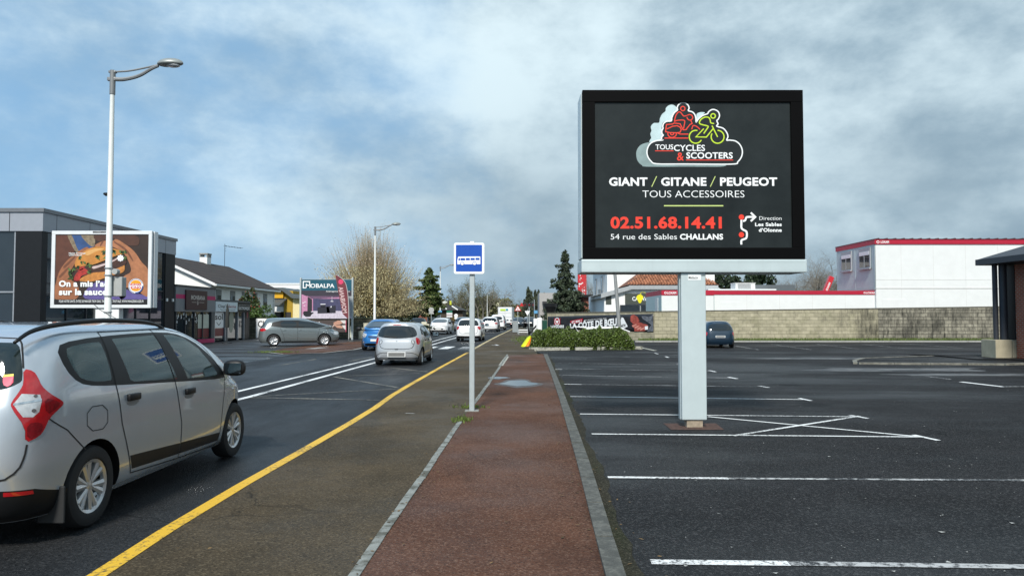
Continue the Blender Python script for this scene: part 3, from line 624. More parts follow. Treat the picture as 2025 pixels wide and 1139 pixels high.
def make_car(label, loc, heading, C, group=None, cat='car', name='parked_car'):
    """C: rows, wb, wheel radius, paint, features. heading: degrees anticlockwise from +x"""
    root = thing(name, label, cat, loc, R(heading), group)
    sk = C.get('skin') or Skin(C['rows']); C['skin'] = sk
    wb, wr, tw = C['wb'], C['wr'], C['track']; zb = sk.R[0, 0] + 1e-4
    nq, nv = C.get('res', (40, 26))
    feats = list(C['feats']); polys = []; arches = []
    for ax in (0.0, wb):
        ra = C.get('ra', wr * 1.17); n = 22; arc = []
        for i in range(n + 1):
            a = math.pi * 1.12 * (i / n) - .06 * math.pi; z = wr + ra * math.sin(a); arc.append((ax + ra * math.cos(a), max(z, zb)))
        arches.append(arc); polys.append(dict(n=None, c=[sk.qv('s', *p) for p in arc]))
    for f in feats:
        if f.get('seam') is None: f['c'] = f.get('c') or sk.line(f['p'], True, f.get('ch', 0), C.get('step', .06)); polys.append(f)
    V = []; Fc = []; S2 = 1.6
    def push(c):
        i0 = len(V); V.extend([(q, v * S2) for q, v in c]); return list(range(i0, len(V)))
    base = [(q, 0.0) for q in np.linspace(0, 4, nq)] + [(4, v) for v in np.linspace(0, 1, nv)[1:]] + [(q, 1.0) for q in np.linspace(4, 0, nq)[1:]] + [(0, v) for v in np.linspace(1, 0, nv)[1:-1]]
    Fc.append(push(base))
    for f in polys:
        c = f['c']; ar = sum(c[i][0] * c[(i + 1) % len(c)][1] - c[(i + 1) % len(c)][0] * c[i][1] for i in range(len(c))); Fc.append(push(c if ar > 0 else c[::-1]))
    for q in np.linspace(0, 4, nq)[1:-1]:
        for v in np.linspace(0, 1, nv)[1:-1]: V.append((q + (.003 if True else 0), v * S2))
    edges = [(c[i], c[(i + 1) % len(c)]) for c in Fc for i in range(len(c))]
    ov, oe, of, _, _, _ = delaunay_2d_cdt([Vector(p) for p in V], edges, [], 0, 1e-6, False)
    Q = np.array([p[:] for p in ov]); q, v = np.clip(Q[:, 0], 0, 4), np.clip(Q[:, 1] / S2, 0, 1); P = sk.P(q, v); NN = sk.N(q, v)
    T3 = np.array([tuple(f) for f in of]); cen = Q[T3].mean(1); ids = np.zeros(len(T3), int)
    for k, c in enumerate(Fc[1:], 1):
        pg = np.array([V[i] for i in c]); x, y = cen[:, 0], cen[:, 1]; ins = np.zeros(len(cen), bool)
        for (x0, y0), (x1, y1) in zip(pg, np.roll(pg, -1, 0)):
            if y0 == y1: continue
            ins ^= ((y0 > y) != (y1 > y)) & (x < (x1 - x0) * (y - y0) / (y1 - y0) + x0)
        ids[ins] = k
    groups = {}
    for f, k in zip(T3, ids): groups.setdefault(int(k), []).append(tuple(int(i) for i in f))
    parts = {}
    def emit(nm, faces, mat, sides, off=0.0, parent=None, flip=False, lab=None):
        used = sorted({i for f in faces for i in f}); mp = {u: i for i, u in enumerate(used)}; u = np.array(used)
        A = P[u] + NN[u] * off; nn = NN[u]; fs = []
        for f in faces:
            a, b, c = P[f[0]], P[f[1]], P[f[2]]; g = np.cross(b - a, c - a); keep = np.dot(g, NN[list(f)].mean(0)) > 0
            if np.linalg.norm(g) < 1e-9: continue
            fs.append(tuple(mp[i] for i in (f if keep != flip else f[::-1])))
        out = []
        for sgs in ([(1, -1)] if sides == 'both' else [(1,), (-1,)]):
            vs, ns, ff = [], [], []
            for sg in sgs:
                o = len(vs); vs += [(p[0], p[1] * sg, p[2]) for p in A]; ns += [(p[0], p[1] * sg, p[2]) for p in nn]
                ff += [tuple(o + i for i in (f if sg > 0 else f[::-1])) for f in fs]
            me = bpy.data.meshes.new(nm); me.from_pydata(vs, [], ff); me.materials.append(mat)
            me.polygons.foreach_set('use_smooth', [True] * len(ff))
            me.normals_split_custom_set_from_vertices([(-a, -b, -c) for a, b, c in ns] if flip else ns)
            o = link(nm, me, parent.get(sgs[0]) if isinstance(parent, dict) else (parent or root))
            if lab: o['label'] = lab
            out.append((sgs[0], o))
        return dict(out) if sides != 'both' else {1: out[0][1], -1: out[0][1]}
    body = emit('body', groups.get(0, []), C['paint'], 'both')[1]
    for i, f in enumerate(polys):
        if i + 1 not in groups or f['n'] is None: continue
        par = parts.get(f.get('par')) if f.get('par') else None
        r = emit(f['n'], groups[i + 1], f['mat'] or C['paint'], 'both' if f.get('both') else 'two', f.get('off', 0.0), par, lab=f.get('lab'))
        parts.setdefault(f.get('id', f['n']), r)
    if C.get('inner'):
        fs = [f for k, g in groups.items() for f in g if k == 0 or (polys[k - 1]['n'] is not None and not polys[k - 1].get('clear'))]
        emit('interior_trim', fs, DARKIN, 'both', -.03, body, flip=True)
    # dark underside and wheel housings
    mb = MB(); n = 40; qs = np.linspace(0, 4, n); p0 = sk.P(qs, np.full(n, .0)) * np.array([.985, .93, 1]) + np.array([0, 0, .03])
    loop = [tuple(p) for p in p0] + [(p[0], -p[1], p[2]) for p in p0[::-1]]
    mb.add(loop, [tuple(range(len(loop)))])
    for arc in arches:
        pp = np.array([sk.P([a], [b])[0] for a, b in [sk.qv('s', *p) for p in arc]])
        for sg in (1, -1):
            vs = [(p[0], sg * p[1], p[2]) for p in pp] + [(p[0], sg * (p[1] - .34), p[2]) for p in pp]; m = len(pp)
            mb.add(vs, [(i, i + 1, m + i + 1, m + i) for i in range(m - 1)] + [tuple(range(m, 2 * m))])
    mb.build('underbody', BLACK, root)
    # shut lines and trim strips lying on the skin
    for f in feats:
        if f.get('seam') is None: continue
        c = sk.line(f['p'], f.get('closed', False), f.get('ch', 0), .04); pq = np.array(c); A = sk.P(pq[:, 0], pq[:, 1]); Nn = sk.N(pq[:, 0], pq[:, 1]); m = len(A); cl = f.get('closed', False)
        T = (np.roll(A, -1, 0) - np.roll(A, 1, 0)) if cl else np.gradient(A, axis=0); Sd = np.cross(Nn, T); Sd /= np.maximum(np.linalg.norm(Sd, axis=1)[:, None], 1e-9)
        hw = f['seam'] / 2; of_ = f.get('off', .0025)
        for sg in f.get('sides', (1, -1)):
            mb = MB()
            vs = [tuple(x) for x in (A + Sd * hw + Nn * of_) * [1, sg, 1]] + [tuple(x) for x in (A - Sd * hw + Nn * of_) * [1, sg, 1]]
            fs = [(i, (i + 1) % m, m + (i + 1) % m, m + i) for i in range(m if cl else m - 1)]
            mb.add(vs, fs if sg < 0 else [g[::-1] for g in fs])
            o = mb.build(f['n'], f.get('mat') or M('shut_line', (0.012, 0.012, 0.013), 0.8), body, smooth=True)
    # wheels
    hub, tyre, rim = wheel_meshes(wr, C.get('tyre_w', .2), C.get('spokes', 7), C.get('twin', 0), C.get('rim', SILVER))
    for ax in (0.0, wb):
        for sg in (1, -1):
            w = link('wheel', hub, root); w.location = (ax, sg * (tw - C.get('tyre_w', .2) / 2), wr); w.rotation_euler = (0, random.uniform(0, 1), 0 if sg > 0 else math.pi)
            link('tyre', tyre, w); link('rim', rim, w)
    # door mirrors
    if C.get('mirror'):
        mx, my, mz, s = C['mirror']
        for sg in (1, -1):
            mb = MB(); bm = bmesh.new(); bmesh.ops.create_uvsphere(bm, u_segments=14, v_segments=9, radius=1)
            for q_ in bm.verts:
                x, y, z = q_.co; k = (abs(x) ** 3.2 + abs(y) ** 3.2 + abs(z) ** 3.2) ** (-1 / 3.2) if (x or y or z) else 1
                x, y, z = x * k, y * k, z * k; q_.co = (mx + s * (.075 * x if x > 0 else .045 * x), sg * (my + s * (.115 * y)), mz + s * .085 * z)
            mb.bm(bm); mb.box(mx - .02 * s, mx + .04 * s, *sorted((sg * (my - s * .2), sg * (my - s * .09))), mz - .07 * s, mz - .03 * s)
            o = mb.build('mirror', C.get('mirror_mat', BLACK), root, smooth=40.0)
            mg = MB(); mg.add([(mx - .0475 * s, sg * (my + s * .10 * a), mz + s * .07 * b) for a, b in ((-.85, -.8), (.85, -.8), (.9, .75), (-.9, .75))], [(0, 1, 2, 3) if sg < 0 else (3, 2, 1, 0)])
            mg.build('mirror_glass', M('mirror_glass', (0.5, 0.55, 0.58), 0.03, metal=1), o)
    for fn in C.get('extra', ()): fn(root, body, parts, sk, C)
    return root

def plate_part(y_side, z, w=.52, h=.11, back=True, mat=None, frame=True):
    def fn(root, body, parts, sk, C):
        for e in y_side:
            v = sk.vz(z); x = sk.P([0.02 if e == 'r' else 3.98], [v])[0][0]; s = -1 if e == 'r' else 1; x += s * .012
            mb = MB(); mb.box(x - .008, x + .008, -w / 2, w / 2, z - h / 2, z + h / 2, .004); o = mb.build('number_plate', M('plate_white', (0.72, 0.73, 0.72), 0.45, var=0.03), root)
            mb = MB(); mb.box(*sorted((x, x + s * .0105)), -w / 2 + .03, w / 2 - .03, z - h / 2 + .022, z + h / 2 - .018); mb.build('plate_field', mat or PLATE, o)
    return fn
def handle_part(pts, zoff=0.0, size=(.2, .03), mat=None, sides=(1, -1)):
    def fn(root, body, parts, sk, C):
        for (x, z, dn) in pts:
            for sg in sides:
                q, v = sk.qv('s', x, z); p = sk.P([q], [v])[0]; n = sk.N(np.array([q]), np.array([v]))[0]
                mb = MB(); l, h = size; mb.box(p[0] - l / 2, p[0] + l / 2, *sorted((sg * (p[1] - .01), sg * (p[1] + .03))), p[2] - h, p[2] + h, .012)
                o = mb.build('handle', mat or BLACK, parts[dn][sg] if dn in parts else body, smooth=40.0)
    return fn
Q_ = lambda pts: [('q', a, b) for a, b in pts]
S_ = lambda pts: [('s', a, b) for a, b in pts]
R_ = lambda pts: [('r', a, b) for a, b in pts]
F_ = lambda pts: [('f', a, b) for a, b in pts]

def hatch(paint, W, H, wb, ro, fo, wr, cowl, belt=.93, hood=.74, cowlz=.98, wtop=None, rtop=None, rbelt=None, res=(34, 22), nr=6.5, nf=4.0, kind='hatch', rear=None, front=None, spokes=7, dark_bumper=False, side=True, roofz=None, glass=None, rimmat=None, mirror_paint=None):
    """a hatchback of given proportions; x = 0 at the rear axle"""
    w = W / 2; r0 = -ro; f0 = wb + fo; cx = wb + cowl
    wtop = wtop if wtop is not None else cx - .85; rtop = rtop if rtop is not None else r0 + .35; rbelt = rbelt if rbelt is not None else r0 + .08
    rows = [(.19, r0 + .10, f0 - .12, w * .93, nr, nf), (.30, r0 + .03, f0 - .03, w * .975, nr, nf), (.48, r0, f0, w, nr, nf), (hood - .12, r0 + .015, f0 - .02, w, nr, nf),
            (hood, r0 + .03, f0 - .09, w * .995, nr, nf), (hood + .1, r0 + .05, f0 - .34, w * .985, nr, nf * .95), (cowlz, rbelt, cx, w * .955, nr, 4.5),
            (cowlz + (H - cowlz) * .45, rbelt + (rtop - rbelt) * .42, cx + (wtop - cx) * .48, w * .86, nr * .9, 4.5), (H - .13, rbelt + (rtop - rbelt) * .85, cx + (wtop - cx) * .86, w * .755, 5, 4.5),
            (H - .06, rtop, wtop + .02, w * .66, 4.5, 4.5), (H - .02, rtop + .16, wtop - .24, w * .47, 4, 4), (H, rtop + .5, wtop - .55, w * .03, 3, 3)]
    gl = glass or GLASSD; ft = []
    zt = H - .115; zb = belt
    ft.append(dict(n='windshield', p=F_([(0, zt), (w * .66, zt), (w * .83, cowlz + .02), (0, cowlz + .035)]), mat=gl, ch=2, both=1))
    if rear is None: rear = {}
    rw = rear.get('win', [(0, H - .12), (w * .62, H - .13), (w * .80, belt + .02), (0, belt - .02)])
    ft.append(dict(n='rear_window', p=R_(rw), mat=gl, ch=rear.get('wch', 2), both=1))
    if rear.get('gate', 1): ft.append(dict(n='tailgate_seam', p=R_([(0, rear.get('gz', .50)), (w * .60, rear.get('gz', .50)), (w * .70, rear.get('gz', .50) + .12), (w * .70, belt - .1)]), seam=.018, ch=2))
    tl = rear.get('tail', Q_([(.86, belt - .06), (1.0, belt - .05), (1.10, belt - .08), (1.08, belt - .32), (.90, belt - .30)]))
    ft.append(dict(n='tail_light', p=tl, mat=REDL, ch=1))
    if side:
        xr, xf = rbelt + .30, cx + .08; zr = H - .145
        ft.append(dict(n='window_surround', p=S_([(xr + .12, belt + .02), (xr + .30, zr), (wtop - .05, zr + .012), (cx - .06, belt + .0)]), mat=BLACK, ch=1, id='sur'))
        b = wb * .46; c = wb * .13
        ft.append(dict(n='side_window', p=S_([(b + .05, belt + .03), (b + .07, zr - .03), (wtop - .10, zr - .03), (cx - .26, belt + .04)]), mat=gl, ch=1))
        ft.append(dict(n='side_window', p=S_([(max(c, xr + .28), belt + .03), (max(c, xr + .40), zr - .03), (b - .05, zr - .03), (b - .05, belt + .03)]), mat=gl, ch=1))
        ft.append(dict(n='door_seam', p=S_([(b, belt + .02), (b + .02, .6), (b, .28), (wb - .42, .27), (wb - .36, .6), (wb - .26, belt - .02)]), seam=.016))
        ft.append(dict(n='door_seam', p=S_([(c - .02, belt + .02), (c + .16, .62), (c + .22, .28), (b, .27)]), seam=.016))
        ft.append(dict(n='sill_trim', p=S_([(wr * 1.25, .20), (wb - wr * 1.25, .20), (wb - wr * 1.25, .26), (wr * 1.25, .26)]), mat=BLACK))
    fr = front or {}
    ft.append(dict(n='headlight', p=fr.get('lamp', Q_([(3.42, hood - .04), (3.05, hood - .01), (2.86, hood + .02), (2.88, hood - .12), (3.05, hood - .15), (3.40, hood - .15)])), mat=CLEARL, ch=1))
    ft.append(dict(n='grille', p=F_(fr.get('grille', [(0, .46), (w * .55, .46), (w * .62, .27), (0, .27)])), mat=BLACK, ch=1, both=1))
    if fr.get('upper'): ft.append(dict(n='upper_grille', p=F_(fr['upper']), mat=fr.get('upmat', BLACK), ch=1, both=1))
    for e in fr.get('more', ()): ft.append(e)
    for e in rear.get('more', ()): ft.append(e)
    ft.append(dict(n='bonnet_seam', p=[('f', 0, hood + .005), ('f', w * .52, hood + .01), ('s', f0 - .5, hood + .12)], seam=.014))
    lower = rear.get('lower', None)
    if lower: ft.append(dict(n='lower_bumper', p=R_(lower), mat=rear.get('lowmat', BLACK), ch=0, both=1))
    C = dict(rows=rows, wb=wb, wr=wr, track=w - .03, paint=paint, feats=ft, res=res, step=.09, spokes=spokes, rim=rimmat or SILVER, mirror=(cx - .22, w + .10, belt + .06, 1.15), mirror_mat=mirror_paint or BLACK, extra=[])
    if side: C['extra'].append(handle_part([(wb * .46 + .14, belt - .10, None), (wb * .13 + .2, belt - .10, None)], size=(.17, .022), mat=mirror_paint or BLACK))
    return C
def carpaint(name, col, metal=.35, rough=.32): return M(name, col, rough, metal=metal, var=.03, scale=3, coat=1.0)

# ------------------------------------------------------------------ the silver estate car at the kerb
SILV = carpaint('silver_car_paint', (0.53, 0.57, 0.615), .55, .27)
TEAL = glass_mat('tinted_car_glass', (0.72, 0.88, 0.84), .68, haze=(.12, .185, .175))  # pale haze colour stands in for reflections on the glass
def mpv():
    rows = [(.20, -.68, 3.40, .80, 7, 4), (.27, -.77, 3.50, .842, 7, 4), (.42, -.82, 3.55, .868, 7, 4), (.62, -.83, 3.57, .875, 7.5, 4), (.80, -.82, 3.52, .876, 7.5, 4.2),
            (.92, -.805, 3.28, .874, 7.5, 4.4), (1.0, -.79, 3.06, .868, 7.5, 6), (1.08, -.765, 2.88, .857, 7.5, 7.5), (1.30, -.69, 2.42, .80, 7, 9), (1.44, -.62, 2.08, .746, 6, 8), (1.52, -.50, 1.80, .69, 5, 7), (1.572, -.28, 1.45, .56, 4.5, 5), (1.60, .1, 1.0, .03, 3, 3)]
    band = S_([(-.33, 1.42), (-.1, 1.465), (.6, 1.492), (1.35, 1.497), (1.72, 1.455), (2.05, 1.33), (2.55, .985), (2.5, .945), (1.5, 1.0), (.5, 1.062), (.0, 1.095), (-.20, 1.135), (-.31, 1.25)])
    ft = [dict(n='windshield', p=F_([(0, 1.52), (.60, 1.50), (.74, 1.10), (0, 1.07)]), mat=TEAL, ch=2, both=1, clear=1),
          dict(n='rear_window', p=Q_([(0, 1.466), (.763, 1.463), (.865, 1.448), (.888, 1.375), (.905, 1.205), (.87, 1.175), (.73, 1.13), (0, 1.08)]), mat=glass_mat('rear_glass', (.3, .36, .36), .35), ch=1, both=1, clear=1),
          dict(n='door', id='rdoor', p=S_([(.28, 1.515), (.285, 1.08), (.36, .75), (.47, .50), (.55, .30), (1.45, .255), (1.445, .6), (1.30, 1.04), (1.15, 1.52)]), mat=SILV),
          dict(n='door', id='fdoor', p=S_([(1.15, 1.52), (1.30, 1.04), (1.445, .6), (1.45, .255), (2.40, .225), (2.44, .6), (2.53, .955), (2.08, 1.35), (1.75, 1.475), (1.45, 1.512)]), mat=SILV),
          dict(n='window_surround', id='sur', p=band, mat=BLACK, ch=1),
          dict(n='side_window', p=S_([(-.26, 1.395), (-.1, 1.425), (.20, 1.44), (.24, 1.42), (.25, 1.14), (.22, 1.12), (-.05, 1.135), (-.2, 1.19)]), mat=TEAL, ch=1, clear=1),
          dict(n='side_window', par='rdoor', p=S_([(.42, 1.458), (1.14, 1.470), (1.36, 1.04), (.58, 1.082), (.52, 1.10)]), mat=TEAL, clear=1),
          dict(n='side_window', par='fdoor', p=S_([(1.33, 1.468), (1.50, 1.464), (1.72, 1.425), (1.98, 1.30), (2.30, 1.03), (2.28, .99), (1.58, 1.026)]), mat=TEAL, clear=1),
          dict(n='side_trim', par='rdoor', p=S_([(.51, .455), (1.43, .405), (1.435, .30), (.56, .335)]), mat=BLACK, off=.004),
          dict(n='side_trim', par='fdoor', p=S_([(1.455, .405), (2.40, .355), (2.39, .27), (1.46, .30)]), mat=BLACK, off=.004),
          dict(n='rear_bumper', p=Q_([(0, .455), (.78, .452), (1.008, .433), (1.17, .375), (1.25, .36), (1.25, .205), (0, .205)]), mat=BLACK, both=1),
          dict(n='reflector', p=Q_([(.80, .442), (.995, .425), (1.003, .398), (.80, .413)]), mat=REDL, off=.003),
          dict(n='tail_light', id='tl', p=Q_([(.905, 1.277), (.988, 1.257), (1.02, 1.21), (1.042, 1.15), (1.10, 1.09), (1.183, 1.025), (1.185, 1.0), (1.157, .974), (1.088, .917), (1.055, .837), (1.025, .799), (.935, .765), (.93, .876), (.823, 1.02), (.82, 1.05), (.885, 1.137), (.907, 1.178)]), mat=REDL, ch=1, off=.004),
          dict(n='reversing_lamp', par='tl', p=Q_([(.838, 1.038), (.893, 1.105), (1.028, 1.09), (1.04, 1.042), (1.022, .971), (.98, .94), (.91, .946)]), mat=CLEARL, ch=0, off=.005),
          dict(n='lamp_divider', par='tl', p=Q_([(.838, 1.043), (1.038, 1.062), (1.038, 1.046), (.838, 1.030)]), mat=M('chrome', (.75, .75, .76), .12, metal=1), off=.007),
          dict(n='lamp_bulb', par='tl', p=Q_([(.975, 1.085), (.995, 1.095), (1.012, 1.085), (.995, 1.068)]), mat=M('bulb_dark', (.12, .11, .11), .3), ch=1, off=.008),  # dark dots for the two round bulbs
          dict(n='lamp_bulb', par='tl', p=Q_([(.965, .985), (.985, 1.0), (1.005, .985), (.985, .965)]), mat=M('bulb_dark', (.12, .11, .11), .3), ch=1, off=.008),
          dict(n='lamp_facet', par='tl', p=Q_([(.94, .90), (1.035, .90), (1.045, .85), (1.025, .81), (.945, .785)]), mat=M('dark_red_lens', (.20, .004, .008), .15, coat=1, var=.4, scale=40), ch=1, off=.006),
          dict(n='lamp_facet', par='tl', p=Q_([(1.06, 1.07), (1.165, 1.02), (1.15, .985), (1.07, .94)]), mat=M('dark_red_lens', (0, 0, 0)), ch=1, off=.006),
          dict(n='headlight', p=[('f', .52, .80), ('s', 3.0, .90), ('s', 3.12, .72), ('f', .55, .66)], mat=CLEARL, ch=1),
          dict(n='grille', p=F_([(0, .72), (.48, .72), (.52, .60), (0, .58)]), mat=BLACK, ch=1, both=1),
          dict(n='front_bumper', p=F_([(0, .42), (.66, .40), (.70, .22), (0, .21)]), mat=BLACK, both=1)]
    sm = .011
    ft += [dict(n='door_seam', p=S_([(.28, 1.515), (.285, 1.08), (.36, .75), (.47, .50), (.55, .30), (1.45, .255), (2.40, .225), (2.44, .6), (2.53, .955)]), seam=sm),
           dict(n='door_seam', p=S_([(1.15, 1.52), (1.30, 1.04), (1.445, .6), (1.45, .255)]), seam=sm), dict(n='door_seam', p=S_([(.28, 1.515), (1.15, 1.522), (1.45, 1.514), (1.75, 1.478), (2.08, 1.352), (2.53, .955)]), seam=.008),
           dict(n='bumper_seam', p=Q_([(1.09, .91), (1.198, .803), (1.31, .62)]), seam=.009),
           dict(n='fuel_flap_seam', p=S_([(-.13, .945), (.14, .935), (.15, .745), (-.12, .755)]), seam=.007, closed=True, ch=1, sides=(-1,)),
           dict(n='tailgate_seam', p=Q_([(0, .50), (.78, .514), (.90, .581), (.938, .672), (.948, .754)]), seam=.014, ch=1), dict(n='tailgate_seam', p=Q_([(.905, 1.28), (.90, 1.40), (.885, 1.465), (.80, 1.495), (0, 1.50)]), seam=.012, ch=1),
           dict(n='bonnet_seam', p=[('f', 0, .84), ('f', .5, .86), ('s', 2.9, .98), ('s', 2.62, 1.03)], seam=.010)]
    def extra(root, body, parts, sk, C):
        for sg in (1, -1):                                         # roof rails, mud flaps, door handles' bowls
            pts = [(-.66, .655, 1.462), (-.52, .672, 1.535), (-.2, .676, 1.585), (.4, .678, 1.612), (.95, .676, 1.60), (1.3, .668, 1.568), (1.5, .66, 1.515)]
            P = pchip(np.arange(7), np.array(pts), np.linspace(0, 6, 25)); mb = MB(); mb.tube([(p[0], sg * p[1], p[2]) for p in P], [.012 + .009 * math.sin(math.pi * i / 24) for i in range(25)], 8); mb.build('roof_rail', BLACK, root, smooth=True)
            mb = MB(); mb.box(-.395, -.372, *sorted((sg * .67, sg * .868)), .13, .40, .008); mb.build('mud_flap', DARKIN, root)
            mb = MB(); q, v = sk.qv('s', 2.78, .80); p = sk.P([q], [v])[0]; mb.box(p[0] - .03, p[0] + .03, *sorted((sg * (p[1] - .01), sg * (p[1] + .008))), .79, .815, .006); mb.build('side_repeater', CLEARL, root)
        for x, z, dn in ((.53, .955, 'rdoor'), (1.60, .895, 'fdoor')):
            for sg in (1, -1):
                q, v = sk.qv('s', x, z - .03); p = sk.P([q], [v])[0]; n = sk.N(np.array([q]), np.array([v]))[0]; mb = MB()
                c = [(x + .1 * math.cos(t), z - .035 + .038 * math.sin(t)) for t in np.linspace(math.pi, 2 * math.pi, 14)]; vs = []
                for a, b in c: qq, vv = sk.qv('s', a, b); w_ = sk.P([qq], [vv])[0]; vs.append((w_[0], sg * (w_[1] + .003), w_[2]))
                mb.add(vs, [tuple(range(len(vs)))] if sg < 0 else [tuple(range(len(vs)))[::-1]]); mb.build('handle_recess', M('handle_recess', (.22, .23, .24), .4, metal=.4), parts[dn][sg])
        # shield-shaped sticker low on the rear window
        mb = MB(); my = MB()
        def onrear(q, z): v = sk.vz(z); a = sk.P([q], [v])[0]; n = sk.N(np.array([q]), np.array([v]))[0]; a = a + n * .005; return (a[0], -a[1], a[2])
        mb.add([onrear(*p) for p in [(.748, 1.222), (.829, 1.226), (.828, 1.185), (.81, 1.168), (.785, 1.157), (.757, 1.168), (.748, 1.19)]], [(0, 1, 2, 3, 4, 5, 6)])
        my.add([onrear(*p) for p in [(.748, 1.238), (.83, 1.243), (.829, 1.227), (.748, 1.223)]], [(0, 1, 2, 3)])
        o = mb.build('sticker', M('pink_sticker', (.75, .05, .12), .4), parts['rear_window'][1] if 'rear_window' in parts else body); my.build('sticker_top', M('yellow_sticker', (.75, .62, .05), .4), o)
        # cabin
        cab = MB(); cab.box(-.6, 2.3, -.72, .72, .32, .40); cab.box(2.05, 2.75, -.72, .72, .55, 1.0, .05); cab.build('cabin_floor', DARKIN, root)
        fab = M('seat_fabric', (.035, .037, .04), .9)
        for x, ys in ((1.25, (-.38, .38)), (.35, (-.42, 0, .42)), (-.35, (-.35, .35))):
            for yy in ys:
                mb = MB(); hw = .25 if x > 1 else .2; mb.box(x - .1, x + .42, yy - hw, yy + hw, .45, .66, .06); mb.box(x - .2, x - .04, yy - hw, yy + hw, .6, 1.14, .06); mb.box(x - .2, x - .1, yy - .12, yy + .12, 1.17, 1.36, .04); mb.build('seat', fab, root, smooth=40.0)
        mb = MB(); P = [(2.0 - .08 * math.sin(t) , .38 + .18 * math.cos(t), 1.0 + .17 * math.sin(t)) for t in np.linspace(0, 2 * math.pi, 22)]; mb.tube(P, .016, 7, False); mb.tube([(2.0, .38, 1.0), (2.25, .38, .88)], .03, 8); mb.build('steering_wheel', BLACK, root, smooth=True)
    return dict(rows=rows, wb=2.86, wr=.315, ra=.365, track=.855, tyre_w=.19, paint=SILV, feats=ft, res=(72, 52), step=.05, spokes=6, twin=.2, mirror=(2.50, .975, 1.065, 1.05), mirror_mat=BLACK, inner=True,
                extra=[extra, handle_part([(.53, .955, 'rdoor'), (1.60, .895, 'fdoor')], size=(.19, .03)), plate_part('r', .62)])
make_car('silver people carrier with black roof rails and plastic wheel trims, nearest car at the kerb', (-4.155, 5.85, 0), 89.2, mpv())

# ------------------------------------------------------------------ traffic and parked cars
WHITEP = carpaint('white_car_paint', (0.80, 0.81, 0.82), 0.0, .3)
TW = hatch(carpaint('pale_silver_paint', (0.52, 0.54, 0.56), .45, .3), 1.64, 1.45, 2.37, .56, .66, .29, .30, belt=.93, hood=.78, cowlz=.99, wtop=1.75, rtop=-.43, rbelt=-.50, res=(44, 32), nr=5.5, spokes=8,
    rear=dict(win=[(0, 1.325), (.46, 1.315), (.60, 1.21), (.665, 1.02), (.60, .955), (.30, .915), (0, .905)], wch=2, gz=.56,
    tail=Q_([(.80, .935), (.93, .93), (1.06, .885), (1.08, .78), (1.03, .71), (.92, .695), (.83, .75)]),
    more=[dict(n='inner_tail_light', id='itl', p=R_([(.47, .845), (.56, .85), (.61, .78), (.59, .72), (.50, .725)]), mat=BLACK, ch=1), dict(n='inner_lens', par='itl', p=R_([(.49, .83), (.55, .835), (.588, .78), (.575, .735), (.512, .737)]), mat=CLEARL, ch=1, off=.003),
          dict(n='brake_lamp', p=R_([(0, 1.372), (.14, 1.37), (.14, 1.343), (0, 1.343)]), mat=REDL, both=1, off=.004),
          dict(n='bumper_seam', p=R_([(0, .43), (.45, .44), (.62, .40), (.76, .26)]), seam=.016, ch=1), dict(n='boot_handle', p=R_([(0, .555), (.06, .555), (.05, .535), (0, .53)]), mat=BLACK, both=1, off=.003)],
    lower=[(0, .265), (.66, .265), (.68, .195), (0, .195)], lowmat=M('bumper_plastic_grey', (.16, .165, .17), .5)))  # grey plastic along the lower edge of the bumper
def twx(root, body, parts, sk, C):
    v = sk.vz(1.45); mb = MB(); mb.tube([(-.02, 0, 1.43), (-.06, 0, 1.49)], [.02, .008], 6); mb.build('aerial', BLACK, root)
    x = sk.P([0.02], [sk.vz(.82)])[0][0] - .004
    mb = MB(); mb.add([(x, -.0, .85), (x, -.028, .82), (x, 0, .79), (x, .028, .82)], [(0, 3, 2, 1)]); mb.build('badge', SILVER, body)
    x = sk.P([0.02], [sk.vz(.96)])[0][0] - .02
    mb = MB(); mb.tube([(x, 0, .95), (x - .01, .2, .955), (x, .42, .985)], .012, 6); mb.build('wiper', BLACK, root)
TW['extra'] += [plate_part('r', .375, .60, .165), twx]
make_car('pale silver small hatchback with rounded rear window driving away in the right lane', (-3.82, 24.95, 0), 88.6, TW, 'cars driving away')

BL = hatch(carpaint('bright_blue_paint', (0.025, 0.17, 0.46), .15, .3), 1.67, 1.52, 2.46, .62, .77, .30, .46, belt=.97, hood=.82, cowlz=1.04, wtop=1.75, rtop=-.2, rbelt=-.52, nf=3.6, kind='blue',
    front=dict(lamp=Q_([(3.46, .80), (3.1, .83), (2.92, .86), (2.93, .68), (3.1, .62), (3.32, .62)]), upper=[(0, .70), (.36, .72), (.42, .62), (0, .58)], upmat=M('blue_grille', (.02, .06, .14), .4), grille=[(0, .36), (.55, .36), (.58, .24), (0, .23)],
    more=[dict(n='fog_lamp', p=F_([(.60, .43), (.70, .43), (.69, .36), (.61, .36)]), mat=CLEARL, ch=1, off=.003)]), mirror_paint=BLACK)
BL['extra'].append(plate_part('f', .50, .52, .11, mat=M('plate_white', (.7, .7, .7))))
make_car('bright blue small hatchback coming towards the camera in the left lane', (-6.42, 35.0 + 3.2, 0), -91.0, BL, 'cars coming towards the camera', name='oncoming_car')

C3 = hatch(WHITEP, 1.72, 1.52, 2.47, .66, .80, .31, .50, belt=.98, hood=.80, cowlz=1.04, wtop=1.7, rtop=-.50, rbelt=-.56,
    rear=dict(win=[(0, 1.40), (.48, 1.395), (.60, 1.30), (.68, 1.05), (.60, 1.01), (0, .99)], tail=Q_([(.69, .98), (.95, .975), (1.1, .95), (1.08, .80), (.95, .74), (.80, .78), (.74, .86)]), lower=[(0, .34), (.74, .36), (.78, .195), (0, .195)]))
C3['extra'].append(plate_part('r', .60, mat=M('plate_white', (.7, .7, .7))))
make_car('white hatchback behind the bus stop post driving away with red tail lamps', (-2.83, 48.6, 0), 87.6, C3, 'cars driving away')

